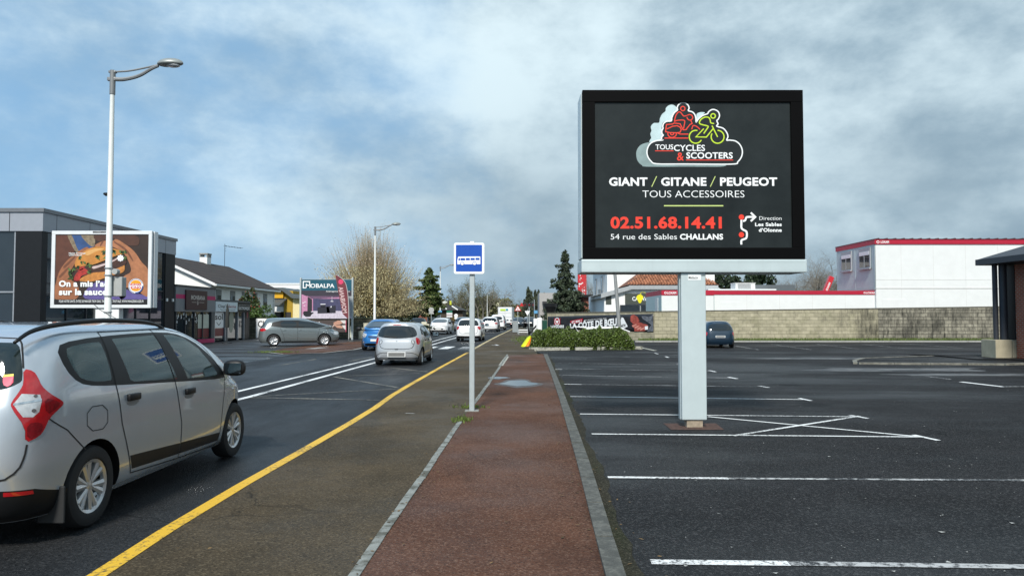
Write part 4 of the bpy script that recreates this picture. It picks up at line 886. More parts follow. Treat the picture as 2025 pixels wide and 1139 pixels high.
C3n = hatch(WHITEP, 1.75, 1.49, 2.54, .68, .80, .32, .42, belt=.98, hood=.84, cowlz=1.03, wtop=1.75, nf=4.6,
    front=dict(lamp=Q_([(3.36, .66), (3.05, .68), (3.02, .58), (3.3, .55)]), grille=[(0, .56), (.42, .56), (.46, .42), (0, .41)], upper=[(0, .755), (.74, .77), (.75, .735), (0, .72)],
    more=[dict(n='lower_bumper', p=F_([(0, .36), (.72, .40), (.78, .24), (0, .24)]), mat=BLACK, both=1), dict(n='fog_lamp', p=F_([(.60, .37), (.68, .37), (.68, .31), (.60, .31)]), mat=CLEARL, off=.003)]))
C3n['extra'].append(plate_part('f', .47, mat=M('plate_white', (.7, .7, .7))))
make_car('white crossover hatchback with black grille coming towards the camera beside a mural wall', (-6.5, 66 + 3.3, 0), -92.0, C3n, 'cars coming towards the camera', name='oncoming_car')
GRY = hatch(carpaint('grey_blue_paint', (0.20, 0.23, 0.26), .4, .3), 1.78, 1.55, 2.6, .8, .85, .32, .42, belt=.98, hood=.84, cowlz=1.03, res=(26, 18))
make_car('grey car mostly hidden behind the white hatchback, coming towards the camera', (-5.25, 78 + 3.4, 0), -92.5, GRY, 'cars coming towards the camera', name='oncoming_car')
C4 = hatch(WHITEP, 1.80, 1.58, 2.78, .80, .85, .33, .52, belt=1.0, hood=.84, cowlz=1.06, wtop=1.9, rtop=-.45, rbelt=-.72, res=(30, 20),
    rear=dict(win=[(0, 1.46), (.52, 1.455), (.66, 1.33), (.74, 1.08), (.66, 1.04), (0, 1.03)], tail=Q_([(.58, .95), (.95, .98), (1.10, .96), (1.08, .82), (.92, .79), (.60, .83)]), lower=[(0, .32), (.78, .34), (.80, .195), (0, .195)]))
C4['extra'].append(plate_part('r', .66, mat=M('plate_white', (.7, .7, .7))))
make_car('white family car with a wide dark rear window queuing beyond the white hatchback', (-2.32, 77.6, 0), 87.0, C4, 'cars driving away')
VN = hatch(WHITEP, 1.82, 1.84, 2.73, .78, .88, .33, .50, belt=1.08, hood=.90, cowlz=1.12, wtop=2.15, rtop=-.66, rbelt=-.74, res=(30, 22), nr=9,
    rear=dict(win=[(0, 1.60), (.55, 1.59), (.62, 1.2), (0, 1.2)], gate=0, tail=Q_([(.90, 1.16), (1.06, 1.16), (1.06, .8), (.90, .8)]), lower=[(0, .40), (.80, .40), (.80, .195), (0, .195)]), side=False)
make_car('white delivery van with tall tail lamps in the queue behind the lorry', (-1.72, 88, 0), 87.0, VN, cat='van', name='delivery_van')
# box lorry
def lorry():
    t = thing('box_lorry', 'white box lorry with a green and teal sticker high on its rear doors', 'lorry', (-1.05, 110, 0), R(-3.5))
    mb = MB(); mb.box(-1.06, 1.06, 0, 5.4, .62, 2.98, .03); b = mb.build('cargo_box', M('lorry_white', (.74, .75, .75), .45, var=.05, scale=2), t)
    mb = MB()
    for x in (-.94, 0, .94): mb.box(x - .02, x + .02, -.035, 0.0, .66, 2.94)
    for z in (1.55, 2.1): mb.box(-1.0, 1.0, -.03, -.002, z - .015, z + .015)
    mb.build('door_bar', GALV, b)
    mb = MB(); mb.rect(-.70, .08, 2.42, 2.72, -.04); mb.build('sticker', M('lime_sticker', (.42, .62, .05), .5), b)
    mb = MB(); mb.rect(.14, .46, 2.46, 2.74, -.04); mb.build('sticker', M('teal_sticker', (.02, .28, .36), .5), b)
    mb = MB(); mb.box(-.98, .98, -.02, .10, .42, .56, .01); mb.box(-.9, .9, .2, 7.0, .50, .60); u = mb.build('chassis', BLACK, t)
    for x in (-.88, .88):
        mb = MB(); mb.box(x - .09, x + .09, -.05, -.022, .44, .54, .005); mb.build('tail_light', REDL, t)
    mb = MB(); mb.box(-1.0, 1.0, 5.6, 7.2, .5, 2.35, .12); c = mb.build('cab', WHITEP, t, smooth=40.0)
    mb = MB(); mb.add([(-.85, 7.203, 1.45), (.85, 7.203, 1.45), (.8, 7.203, 2.15), (-.8, 7.203, 2.15)], [(3, 2, 1, 0)]); mb.build('windshield', GLASSD, c)
    hub, tyre, rim = wheel_meshes(.40, .26, 6, 0, SILVER)
    for y in (1.2, 6.2):
        for sg in (1, -1): w = link('wheel', hub, t); w.location = (sg * .86, y, .40); w.rotation_euler = (0, 0, -sg * math.pi / 2); link('tyre', tyre, w); link('rim', rim, w)
lorry()
DK = hatch(carpaint('dark_blue_grey_paint', (0.03, 0.045, 0.06), .3, .3), 1.78, 1.5, 2.6, .75, .85, .32, .42, belt=.96, hood=.82, cowlz=1.02, res=(26, 18))
make_car('dark blue car with bright windscreen stopped just right of the lorry', (1.0, 105, 0), -93, DK, 'cars coming towards the camera', name='oncoming_car')
DK2 = hatch(carpaint('black_car_paint', (0.012, 0.012, 0.014), .2, .3), 1.8, 1.52, 2.6, .75, .85, .32, .42, belt=.96, hood=.82, cowlz=1.02, res=(26, 18))
make_car('black car waiting behind the railway crossing signal post', (2.75, 106, 0), -93, DK2, 'cars coming towards the camera', name='oncoming_car')
WH2 = hatch(WHITEP, 1.78, 1.5, 2.6, .75, .85, .32, .42, belt=.96, hood=.82, cowlz=1.02, res=(26, 18))
make_car('white car farthest back, above the roof of the black car', (2.9, 128, 0), -93, WH2, 'cars coming towards the camera', name='oncoming_car')
DKR = hatch(M('black_car_paint', (0, 0, 0)), 1.8, 1.48, 2.6, .8, .85, .32, .42, belt=.96, hood=.80, cowlz=1.02, res=(26, 18))
make_car('dark car with lit red tail lamps seen over the roof of the silver hatchback', (-9.4, 73.4, 0), 96, DKR)  # tail lamps are plain red lenses

ME = hatch(carpaint('grey_metallic_paint', (0.21, 0.24, 0.245), .55, .27), 1.79, 1.55, 2.70, .78, .88, .325, .50, belt=.98, hood=.80, cowlz=1.05, wtop=1.75, rtop=-.35, rbelt=-.62, res=(50, 34), spokes=10,
    rear=dict(tail=Q_([(.65, .98), (.95, .985), (1.12, .96), (1.09, .84), (.92, .81), (.68, .85)])), front=dict(lamp=Q_([(3.40, .74), (3.05, .78), (2.84, .82), (2.9, .66), (3.1, .61), (3.38, .60)])), mirror_paint=carpaint('grey_metallic_paint', (0, 0, 0)))
ME['feats'] += [dict(n='crease', p=S_([(-.2, .86), (.4, .72), (1.2, .52), (2.2, .36)]), seam=.03, mat=carpaint('grey_metallic_paint', (0, 0, 0)), ch=2, off=.006), dict(n='crease', p=S_([(-.3, .90), (1.2, .87), (3.0, .80)]), seam=.025, mat=carpaint('grey_metallic_paint', (0, 0, 0)), ch=1, off=.006)]
make_car('grey metallic family hatchback parked side on in front of the white banner', (-13.3, 40.9, 0), 20.0, ME)
PE = hatch(carpaint('dark_blue_paint', (0.008, 0.026, 0.050), .2, .3), 1.70, 1.47, 2.44, .60, .75, .28, .45, belt=.92, hood=.76, cowlz=.98, rear=dict(win=[(0, 1.30), (.46, 1.295), (.58, 1.2), (.66, .98), (.6, .94), (0, .92)], tail=Q_([(.82, .87), (.98, .865), (1.08, .84), (1.08, .68), (.95, .64), (.84, .70)])))
PE['extra'].append(plate_part('r', .62))
make_car('dark blue small hatchback parked nose to the block wall behind the billboard column', (11.3, 40.3, PK), 87, PE)

# ------------------------------------------------------------------ the big billboard
POSTER = M('poster_dark_film', (0.016, 0.0195, 0.0195), 0.2, var=0.45, scale=1.3, coat=.12, spec=.3)
BLKF = M('black_frame_paint', (0.003, 0.003, 0.0033), 0.55, var=.1, spec=.05)
RAILM = M('anodised_rail', (.52, .60, .61), .42, metal=.2, var=.06, scale=3, stain=((.40, .45, .46), .55, .75, (6, 6, .8), .35))
RED = M('print_red', (0.80, 0.045, 0.022), 0.4, var=.03); LIME = M('print_lime', (0.52, 0.72, 0.03), 0.4, var=.03)
PWHITE = M('print_white', (0.84, 0.86, 0.86), 0.4, var=.02)
def smooth_pts(pts, closed=False, n=6):
    out = []; N = len(pts)
    for i in range(N if closed else N - 1):
        p0 = pts[i - 1] if (i or closed) else pts[0]; p1 = pts[i]; p2 = pts[(i + 1) % N]; p3 = pts[(i + 2) % N] if (closed or i + 2 < N) else p2
        for k in range(n):
            t = k / n; out.append(tuple(.5 * (2 * p1[j] + (p2[j] - p0[j]) * t + (2 * p0[j] - 5 * p1[j] + 4 * p2[j] - p3[j]) * t * t + (3 * p1[j] - p0[j] - 3 * p2[j] + p3[j]) * t ** 3) for j in (0, 1)))
    if not closed: out.append(pts[-1])
    return out
def billboard():
    Yb = 11.45; bx = DX(1372, Yb)
    t = thing('billboard', 'large black framed billboard for a cycle and scooter shop on a single grey column', 'billboard', (bx, Yb, PK))
    q = lambda zx, zy: (lambda p: (p[0] - bx, p[2] - PK))(D(1130 + zx / 2.848, 160 + zy / 2.848, Yb))
    lg = lambda zx, zy: (lambda p: (p[0] - bx, p[2] - PK))(D(1250 + zx / 6.75, 190 + zy / 6.75, Yb))
    x0, z1 = q(62, 57); x1, z0 = q(1312, 1004); ix0, iz1 = q(131, 123); ix1, iz0 = q(1243, 940)
    mb = MB(); dep = .62
    mb.box(x0, x1, .012, dep, z0, z1); c = mb.build('cabinet', M('cabinet_grey', (.16, .18, .19), .5, metal=.2), t)
    mb = MB()
    for a, b, cc, d in ((x0 - .004, x1 + .004, iz1, z1 + .004), (x0 - .004, x1 + .004, z0 - .004, iz0), (x0 - .004, ix0, iz0, iz1), (ix1, x1 + .004, iz0, iz1)): mb.box(a, b, -.035, .05, cc, d, .006)
    mb.build('frame', BLKF, t)
    mb = MB()
    for k in range(3): mb.box(x0 - .022, x0 - .001, .07 + k * .18, .22 + k * .18, z0 + .02, z1 - .02, .008)
    mb.cyl(0, 0, 0, .001, .001); mb.build('side_panel', RAILM, t)
    _, rz0 = q(700, 1079); mb = MB(); mb.box(x0 - .03, x1 + .02, -.05, dep + .02, rz0, z0 - .008, .01); mb.box(x0 - .03, x1 + .02, -.053, -.049, rz0 + .03, rz0 + .036); mb.box(x0 - .03, x1 + .02, -.053, -.049, z0 - .05, z0 - .044); r = mb.build('bottom_rail', RAILM, t)
    mb = MB(); mb.rect(ix0 - .01, ix1 + .01, iz0 - .01, iz1 + .01, .0); p = mb.build('poster', POSTER, t)
    # column
    cx0 = DX(1347, Yb) - bx; cx1 = DX(1396, Yb) - bx
    mb = MB(); mb.box(cx0, cx1, .0, .24, .12, rz0 - .002, .012); mb.box(cx0 - .014, cx0 - .002, .06, .18, .12, rz0 - .01, .005); col = mb.build('column', RAILM, t)
    mb = MB(); mb.box(cx0 + .08, cx1 - .06, .03, .20, 0, .118); mb.build('column_foot', M('rusty_steel', (.33, .27, .20), .8, var=.4, scale=9), col)
    mb = MB(); mb.box(cx0 + .11, cx0 + .31, -.004, -.0005, rz0 - .12, rz0 - .03); st = mb.build('maker_plate', PWHITE, col)
    mb = MB(); mb.text('Médiactiv', cx0 + .12, cx0 + .27, rz0 - .10, rz0 - .06, -.006, .01); mb.text('4491', cx0 + .32, cx0 + .385, rz0 - .06, rz0 - .035, -.002, .01); mb.build('plate_lettering', BLACK, st)
    y = -.0025
    # lettering
    def tx(m, s, a, b, base, cap, bold, dy=0):
        (u0, w0), (u1, w1) = q(a, base), q(b, cap); m = MB(); m.text(s, u0, u1, w0, w1, y - dy, bold); m.build('lettering', RED if s[0] == '0' else PWHITE, p)
    w = MB()
    for s, a, b in (('GIANT', 212, 428), ('GITANE', 505, 760), ('PEUGEOT', 837, 1158)): tx(w, s, a, b, 590, 545, .035)
    tx(w, 'TOUS ACCESSOIRES', 400, 974, 657, 619, -.008); tx(w, '54 rue des Sables', 221, 594, 893, 863, -.002); tx(w, 'CHALLANS', 611, 854, 893, 862, .035)
    tx(w, 'Direction', 1058, 1183, 784, 764, -.004); tx(w, 'Les Sables', 1034, 1184, 818, 799, .035); tx(w, "d’Olonne", 1055, 1184, 850, 830, .035)
    w.stroke([q(*a) for a in smooth_pts([(957, 922), (957, 900), (968, 893), (984, 886), (988, 866), (984, 848), (966, 838), (957, 826), (957, 800), (957, 780)])], .030, y)
    w.stroke([q(*a) for a in smooth_pts([(966, 790), (978, 786), (984, 772), (992, 767), (1032, 767)])], .030, y); w.stroke([q(1010, 743), q(1035, 767), q(1010, 791)], .030, y - .001)
    w.build('route_map', PWHITE, p)
    rd = MB(); tx(rd, '02.51.68.14.41', 220, 846, 829, 766, .035)
    for cc in ((957, 768), (957, 867)): u, v = q(*cc); rd = MB(); rd.disc(u, v, .042, y - .002); rd.build('map_dot', RED, p)
    for a, b, ww in (((521, 704), (855, 704), .018), ((452, 597), (480, 538), .012), ((782, 597), (810, 538), .012)): gr = MB(); gr.stroke([q(*a), q(*b)], ww, y); gr.build('lime_rule', M('print_pale_lime', (.55, .66, .22), .4), p)
    # cloud emblem: pale cloud behind, white outlined cloud, scooter rider, cyclist
    S = lambda pts, cl=False, n=6: [lg(*a) for a in smooth_pts(pts, cl, n)]
    pale = MB()
    pale.poly(S([(240, 620), (238, 590), (255, 560), (243, 510), (258, 465), (250, 410), (290, 365), (358, 358), (372, 300), (400, 245), (445, 205), (450, 165), (490, 128), (540, 120), (585, 145), (600, 180), (560, 240), (520, 330), (420, 350), (395, 420), (400, 500), (420, 540), (390, 590)], True), y + .0005)
    pale.build('emblem_cloud', M('print_pale_teal', (.50, .64, .66), .4, var=.25, scale=2.2), p)
    pale = MB(); pale.poly(S([(250, 625), (180, 630), (110, 660), (65, 720), (55, 790), (75, 870), (130, 925), (200, 945), (700, 945), (1180, 945), (1240, 915), (1000, 905), (340, 905), (240, 840), (200, 750), (220, 670)], True), y + .0002)
    pale.build('emblem_shadow', M('print_grey_teal', (.22, .30, .30), .4, var=.55, scale=1.5), p)
    pale = MB(); pale.poly(S([(860, 250), (890, 225), (930, 218), (970, 228), (900, 290), (858, 350)], True), y + .0007); pale.build('emblem_cloud', MATS['print_pale_teal'], p)
    outl = [(405, 592), (320, 600), (240, 640), (200, 720), (205, 800), (250, 870), (330, 908), (700, 910), (1330, 912), (1410, 880), (1460, 810), (1470, 730), (1440, 655), (1380, 605), (1300, 592), (1262, 592), (1278, 545), (1262, 490), (1215, 435), (1140, 412), (1128, 400), (1146, 375), (1130, 335), (1150, 310), (1166, 265), (1150, 215), (1105, 187), (1060, 187), (1020, 215), (1005, 240), (940, 265), (885, 310), (855, 350), (850, 300), (835, 250), (800, 215), (750, 200), (760, 165), (745, 125), (705, 97), (655, 97), (615, 125), (600, 165), (605, 190), (560, 230), (530, 290), (522, 335), (460, 342), (420, 370), (408, 410), (412, 435), (395, 470), (400, 510), (415, 525), (395, 550), (392, 580)]
    fill = MB(); fill.poly(S(outl, True, 4), y - .0005); fill.build('emblem_ground', M('print_charcoal', (.019, .0225, .0235), .3, spec=.3), p)
    wl = MB(); wl.stroke(S(outl, True, 4), .019, y - .002, True)
    def lt(m, s, a, b, base, cap, bold): (u0, w0), (u1, w1) = lg(a, base), lg(b, cap); m.text(s, u0, u1, w0, w1, y - .002, bold)
    lt(wl, 'TOUS', 312, 548, 715, 650, .012); lt(wl, 'CYCLES', 556, 972, 736, 655, .014); lt(wl, 'SCOOTERS', 722, 1342, 836, 755, .022); wl.build('emblem_white', PWHITE, p)
    rr = MB(); k = .0155; yy = y - .0025
    lt(rr, '&', 598, 690, 862, 755, .012); rr.stroke([lg(306, 735), lg(552, 735)], .012, yy); rr.stroke([lg(718, 857), lg(1348, 857)], .012, yy)
    def ringl(m, a, b, r, ww): u, v = lg(a, b); m.ring(u, v, r * (lg(100, 0)[0] - lg(0, 0)[0]) / 100, ww, yy - .0003 * random.random())
    ringl(rr, 676, 172, 29, k)
    def st(m, pts, sm=True, ww=k): m.stroke([lg(*a) for a in (smooth_pts(pts) if sm else pts)], ww, yy - .0012 * random.random())
    st(rr, [(565, 350), (572, 300), (590, 250), (620, 218), (645, 222), (668, 250), (690, 272), (730, 265)])
    st(rr, [(560, 350), (590, 332), (650, 325), (690, 328), (702, 345), (695, 390), (685, 440)], True)
    st(rr, [(735, 262), (765, 252), (795, 262), (808, 290), (795, 318), (765, 326), (738, 308), (732, 285)])
    st(rr, [(782, 325), (800, 372), (770, 385), (735, 430), (722, 452), (680, 455), (640, 375), (560, 365), (540, 378), (458, 385), (450, 440), (446, 480), (500, 492), (600, 495), (640, 488), (655, 450), (640, 420), (600, 400), (540, 408), (460, 445)], False)
    st(rr, [(795, 450), (812, 400), (850, 405), (880, 425), (905, 450)]); st(rr, [(600, 495), (640, 512), (752, 512)], False); st(rr, [(432, 565), (748, 565)], False)
    st(rr, [(475, 495), (482, 530), (505, 552), (532, 558), (560, 550), (585, 528), (590, 495)]); st(rr, [(510, 495), (515, 515), (532, 522), (550, 515), (556, 495)])
    rr.build('emblem_scooter', RED, p)
    gl = MB(); k2 = .0185
    ringl(gl, 1080, 270, 30, k2)
    st(gl, [(1092, 372), (1050, 362), (1042, 330), (1030, 300), (1000, 285), (960, 290), (920, 315), (898, 350), (905, 375), (950, 390), (1000, 402), (1015, 415), (985, 460), (955, 505)], True, k2)
    st(gl, [(955, 440), (850, 550), (990, 552), (1080, 440)], False, k2); st(gl, [(1065, 400), (1085, 440), (1140, 550)], False, k2)
    def arc(cx_, cy_, r, a0, a1): return [(cx_ + r * math.cos(R(a)), cy_ + r * math.sin(R(a))) for a in np.linspace(a0, a1, 26)]
    st(gl, arc(848, 548, 86, -75, -330), False, k2); st(gl, arc(1140, 548, 86, -90, 210), False, k2); gl.build('emblem_cyclist', LIME, p)
    pit = MB(); pit.cur = 0; pit.add([(cx0 - .22, -.22, .005), (cx1 + .2, -.22, .005), (cx1 + .26, .45, .005), (cx0 - .2, .45, .005)], [(0, 1, 2, 3)])
    pit.build('column_pit', M('pit_rubble', (.07, .035, .025), .95, var=.6, scale=14), t)
billboard()

# ------------------------------------------------------------------ bus stop sign
def bus_sign():
    Y = 12.78; x, _, _ = D(933, 812, Y)
    t = thing('bus_stop_sign', 'square blue bus stop sign with a white bus on a grey steel post', 'road sign', (x, Y, 0.004))
    q = lambda zx, zy: (lambda p: (p[0] - x, p[2] - .004))(D(620 + zx / 3.5588, 420 + zy / 3.5588, Y))
    (x0, z0), (x1, z1) = q(989, 434), q(1203, 216)
    mb = MB(); mb.box(-.045, .045, .0, .09, 0, z1 + .03, .012)
    for xx in (-.025, 0, .025): mb.box(xx - .004, xx + .004, -.003, .001, 0, z0)
    mb.build('post', GALV, t)
    mb = MB(); mb.box(-.12, .12, -.06, .15, -.002, .012); mb.build('base_plate', M('old_concrete', (.25, .25, .23), .9), t)
    def rr(a0, a1, b0, b1, r): return [(cx_ + r * math.cos(a), cz + r * math.sin(a)) for cx_, cz, s in ((a1 - r, b1 - r, 0), (a0 + r, b1 - r, 90), (a0 + r, b0 + r, 180), (a1 - r, b0 + r, 270)) for a in [R(s + k * 15) for k in range(7)]]
    mb = MB(); mb.prism(rr(x0, x1, z0, z1, .035), -.012, -.045, 'y'); pn = mb.build('panel', WHITE_SIGN, t)
    (a0, b0), (a1, b1) = q(1003, 418), q(1187, 231)
    mb = MB(); mb.poly(rr(a0, a1, b0, b1, .012), -.0465); mb.build('blue_field', M('sign_blue', (.006, .075, .42), .35, var=.05), pn)
    w = MB(); w.poly([q(*p) for p in [(1014, 367), (1013, 340), (1019, 313), (1172, 312), (1175, 316), (1175, 366)]], -.048)
    w.build('bus_symbol', WHITE_SIGN, pn)
    b = MB()
    for p in ([(1020, 341), (1024, 324), (1032, 324), (1032, 341)], [(1036, 324), (1068, 324), (1068, 340), (1036, 340)], [(1073, 323), (1101, 323), (1101, 339), (1073, 339)], [(1106, 323), (1136, 323), (1136, 338), (1106, 338)], [(1141, 322), (1169, 322), (1169, 337), (1141, 337)]): b.poly([q(*a) for a in p], -.0495)
    for c in ((1048, 362), (1134, 361)): u, v = q(*c); b.disc(u, v, .034, -.0495)
    b.build('bus_windows', MATS['sign_blue'], pn)
    w = MB()
    for c in ((1048, 362), (1134, 361)): u, v = q(*c); w.disc(u, v, .026, -.051)
    w.build('bus_wheels', WHITE_SIGN, pn)
bus_sign()

# ------------------------------------------------------------------ street lamps: one built, three copied along the road
def street_lamp():
    t = thing('street_lamp', 'tall white street lamp with grey curved arm before the burger poster, nearest of its row', 'street lamp', (0, 0, 0), 0, 'street lamps along the left of the road')
    mb = MB(); mb.tube([(0, 0, 0), (0, 0, .9), (0, 0, .92), (0, 0, 6.55)], [.105, .10, .085, .052], 14); mb.build('pole', M('lamp_white', (.70, .72, .70), .45, var=.06), t, smooth=40.0)
    g = M('lamp_grey', (.20, .21, .215), .5, metal=.2)
    mb = MB(); mb.cyl(0, 0, 6.55, 7.10, .066, 12); mb.box(-.12, .09, -.045, .045, 6.86, 6.94, .008); mb.box(-.09, .09, -.045, .045, 7.04, 7.09, .008)
    P = smooth_pts([(.05, 6.90), (.35, 6.90), (.75, 6.98), (1.10, 7.14), (1.30, 7.21)], False, 5); mb.tube([(a, 0, b) for a, b in P], [.05 - .015 * i / len(P) for i in range(len(P))], 8)
    P = smooth_pts([(.05, 7.07), (.45, 7.09), (.85, 7.15), (1.30, 7.23)], False, 5); mb.tube([(a, 0, b) for a, b in P], .022, 8); mb.build('arm', g, t, smooth=40.0)
    mb = MB(); bm = bmesh.new(); bmesh.ops.create_uvsphere(bm, u_segments=20, v_segments=12, radius=1)
    for v in bm.verts:
        x, y, z = v.co; v.co = (1.64 + .37 * x, .17 * y * (1 - .25 * x), 7.25 + (.13 if z > 0 else .055) * z + .012 * x)
    mb.bm(bm); h = mb.build('lamp_head', M('lamp_head_grey', (.26, .28, .27), .4, metal=.2), t, smooth=True)
    mb = MB(); bm = bmesh.new(); bmesh.ops.create_uvsphere(bm, u_segments=16, v_segments=8, radius=1)
    for v in bm.verts: x, y, z = v.co; v.co = (1.72 + .20 * x, .12 * y, 7.215 + .045 * z)
    mb.bm(bm); mb.build('lens', CLEARL, h, smooth=True)
    for o in bpy.data.objects:
        if o.parent == t or (o.parent and o.parent.parent == t):
            for v in o.data.vertices: v.co.x *= .87 if abs(v.co.x) > .13 else 1; v.co.z *= 1.09
    return t
L1 = street_lamp(); L1.location = (DX(213.5, 18.0), 18.0, 0); L1.scale = (1, 1, 1)
lamp_lab = ['second white street lamp rising in front of the bare yellowish willow', 'third white street lamp, beside the dark green cedar', 'farthest white street lamp, small against the bare trees']
for (px_, Y, s), lb in zip(((741, 50.5, 1.01), (870.5, 91, 1.01), (963.5, 170, .92)), lamp_lab):
    c = copy_tree(L1); c['label'] = lb; c.location = (DX(px_, Y), Y, 0); c.scale = (s, s, s)
def on_lamp():
    x0, Y, _ = L1.location; gp = M('junction_grey', (.36, .37, .36), .6)
    q = lambda zx, zy: (lambda p: (p[0] - x0, p[2]))(D(zx / 4.745, 400 + zy / 4.745, Y))
    (a, b), (c, d) = q(975, 882), q(1130, 698)
    mb = MB(); mb.box(a, c, .08, .30, b, d, .02); mb.build('control_box', gp, L1)
    (a, b), (c, d) = q(1052, 680), q(1104, 620); mb = MB(); mb.tube([((a + c) / 2, -.02, (b + d) / 2), ((a + c) / 2, .12, (b + d) / 2)], (c - a) / 1.9, 14); mb.build('sensor', gp, L1, smooth=40.0)
    mb = MB()
    for zy in (618, 685, 880, 1030): _, z = q(1000, zy); mb.cyl(0, 0, z - .012, z + .012, .098, 14)
    mb.build('strap', STEEL, L1)
    mb = MB(); _, z = q(1000, 385 * 4.745 - 1898); z = D(210, 385, Y)[2]; mb.tube([(-.08, -.02, z), (-.15, -.02, z + .02)], [.05, .025], 8); mb.build('camera', BLACK, L1)
    mb = MB(); p = [q(870, 950), q(960, 1010), q(1110, 1090)]; mb.tube([(p[0][0], .02, p[0][1]), (p[1][0], -.1, p[1][1]), (p[2][0], -.1, p[2][1])], .008, 5); mb.build('loose_cable', BLACK, L1)
on_lamp()

# ------------------------------------------------------------------ burger billboard
def burger_board():
    Y = 24.4; x = DX(205, Y)
    t = thing('billboard', 'white framed billboard with a burger poster held in two hands', 'billboard', (x, Y, 0))
    q = lambda zx, zy: (lambda p: (p[0] - x, p[2]))(D(zx / 4.745, 400 + zy / 4.745, Y))
    (x0, z0), (x1, z1) = q(476, 992), q(1432, 270); (i0, k0), (i1, k1) = q(512, 962), q(1400, 304)
    AL = M('white_aluminium', (.72, .74, .75), .4, metal=.1, var=.05)
    mb = MB(); mb.box(x0 + .03, x1 - .02, .02, .36, z0 + .02, z1 - .02); mb.build('cabinet', M('cabinet_silver', (.55, .58, .60), .4, metal=.3), t)
    mb = MB()
    for a, b, c, d in ((x0, x1, k1, z1), (x0, x1, z0, k0), (x0, i0, k0, k1), (i1, x1, k0, k1)): mb.box(a, b, -.04, .06, c, d, .01)
    mb.box(x1 - .01, x1 + .03, .1, .34, z0 + .01, z1 - .01, .006); mb.build('frame', AL, t)
    (a, b), (c, d) = q(878, 290), q(1000, 274); mb = MB(); mb.box(a, c, -.044, -.041, b, d); np_ = mb.build('maker_plate', BLACK, t)
    mb = MB(); mb.text('COMMERCIALE', a + .02, c - .02, b + .018, d - .018, -.0455); mb.build('plate_lettering', PWHITE, np_)
    (a, b), (c, d) = q(890, 1010), q(1112, 1090); mb = MB(); mb.box(a, c, .02, .3, -.02, z0 - .001, .02); mb.build('pedestal', WHITE, t)
    mb = MB(); mb.rect(i0, i1, k0, k1, -.002); ps = mb.build('poster', M('poster_brown', (.030, .017, .012), .5, var=.5, scale=1.6), t)
    lay = [-.004]
    def shp(nm, col, polys, sm=True, var=.25, sc=4, rough=.5):
        lay[0] -= .0015
        for pl in polys: mb = MB() if nm != 'salad_leaf' or pl is polys[0] else mb; mb.poly([q(max(513, min(1398, a)), max(306, b)) for a, b in (smooth_pts(pl, True, 4) if sm else pl)], lay[0]); (mb.build(nm, M('print_' + nm + '_%d' % int(-lay[0] * 1e5), col, rough, var=var, scale=sc), ps) if nm != 'salad_leaf' or pl is polys[-1] else 0)
    shp('face_shape', (.10, .035, .020), [[(514, 306), (625, 306), (690, 420), (690, 540), (600, 640), (514, 700)]])
    shp('shirt_shape', (.03, .075, .20), [[(680, 306), (755, 306), (850, 410), (900, 400), (840, 440), (735, 460), (665, 380)]])
    shp('hair_shape', (.22, .17, .11), [[(632, 306), (672, 306), (720, 420), (745, 470), (700, 450)], [(760, 306), (880, 306), (890, 400), (850, 410)]], var=.6, sc=12)
    shp('face_shape', (.075, .030, .018), [[(900, 306), (1260, 306), (1300, 400), (1180, 400), (1060, 340), (930, 370)]])
    shp('sleeve_shape', (.11, .085, .26), [[(800, 905), (840, 790), (960, 740), (1120, 780), (1180, 860), (1130, 910)], [(1130, 905), (1180, 820), (1260, 850), (1396, 880), (1396, 910)]])
    shp('hand_shape', (.30, .115, .052), [[(514, 905), (525, 760), (560, 650), (620, 560), (700, 490), (790, 430), (830, 425), (820, 460), (740, 530), (690, 600), (650, 690), (690, 740), (740, 800), (720, 905)]], var=.35)
    shp('hand_shape', (.37, .150, .068), [[(890, 412), (930, 380), (990, 362), (1060, 362), (1095, 348), (1170, 390), (1260, 460), (1330, 560), (1396, 650), (1396, 880), (1290, 830), (1210, 800), (1120, 800), (1160, 700), (1230, 650), (1210, 560), (1160, 480), (1060, 420), (960, 420)]], var=.35)
    shp('finger_crease', (.16, .06, .03), [[(960, 366), (975, 366), (950, 410), (940, 408)], [(1070, 362), (1085, 372), (1190, 440), (1250, 540), (1240, 545), (1170, 450), (1080, 385)], [(600, 600), (700, 510), (710, 515), (620, 610)], [(560, 690), (640, 610), (650, 618), (575, 705)]])
    shp('lower_bun', (.50, .20, .045), [[(745, 735), (800, 690), (900, 655), (1000, 645), (1150, 580), (1172, 620), (1150, 660), (1040, 690), (960, 720), (850, 745)]], var=.4, sc=7)
    shp('patty', (.055, .022, .014), [[(700, 650), (760, 600), (900, 590), (1040, 540), (1150, 510), (1190, 560), (1150, 600), (1000, 650), (880, 660), (760, 700)]], var=.6, sc=10)
    shp('onion', (.55, .42, .40), [[(870, 605), (930, 590), (1010, 565), (1080, 535), (1110, 515), (1110, 528), (1060, 560), (990, 590), (900, 622), (872, 622)]])
    shp('bacon', (.36, .030, .022), [[(700, 735), (700, 700), (745, 640), (790, 620), (825, 640), (830, 670), (770, 690), (745, 735)], [(720, 630), (760, 600), (800, 610), (760, 640)]], var=.6, sc=9)
    shp('upper_bun', (.50, .205, .040), [[(706, 598), (712, 550), (745, 500), (800, 455), (870, 425), (950, 416), (1040, 428), (1120, 450), (1180, 480), (1100, 500), (1000, 540), (880, 585), (780, 600), (730, 612)]], var=.35, sc=3)
    shp('bun_shine', (.66, .36, .12), [[(790, 480), (860, 445), (930, 432), (980, 440), (900, 465), (830, 500)]], var=.2)
    g = random.Random(5); pl = []
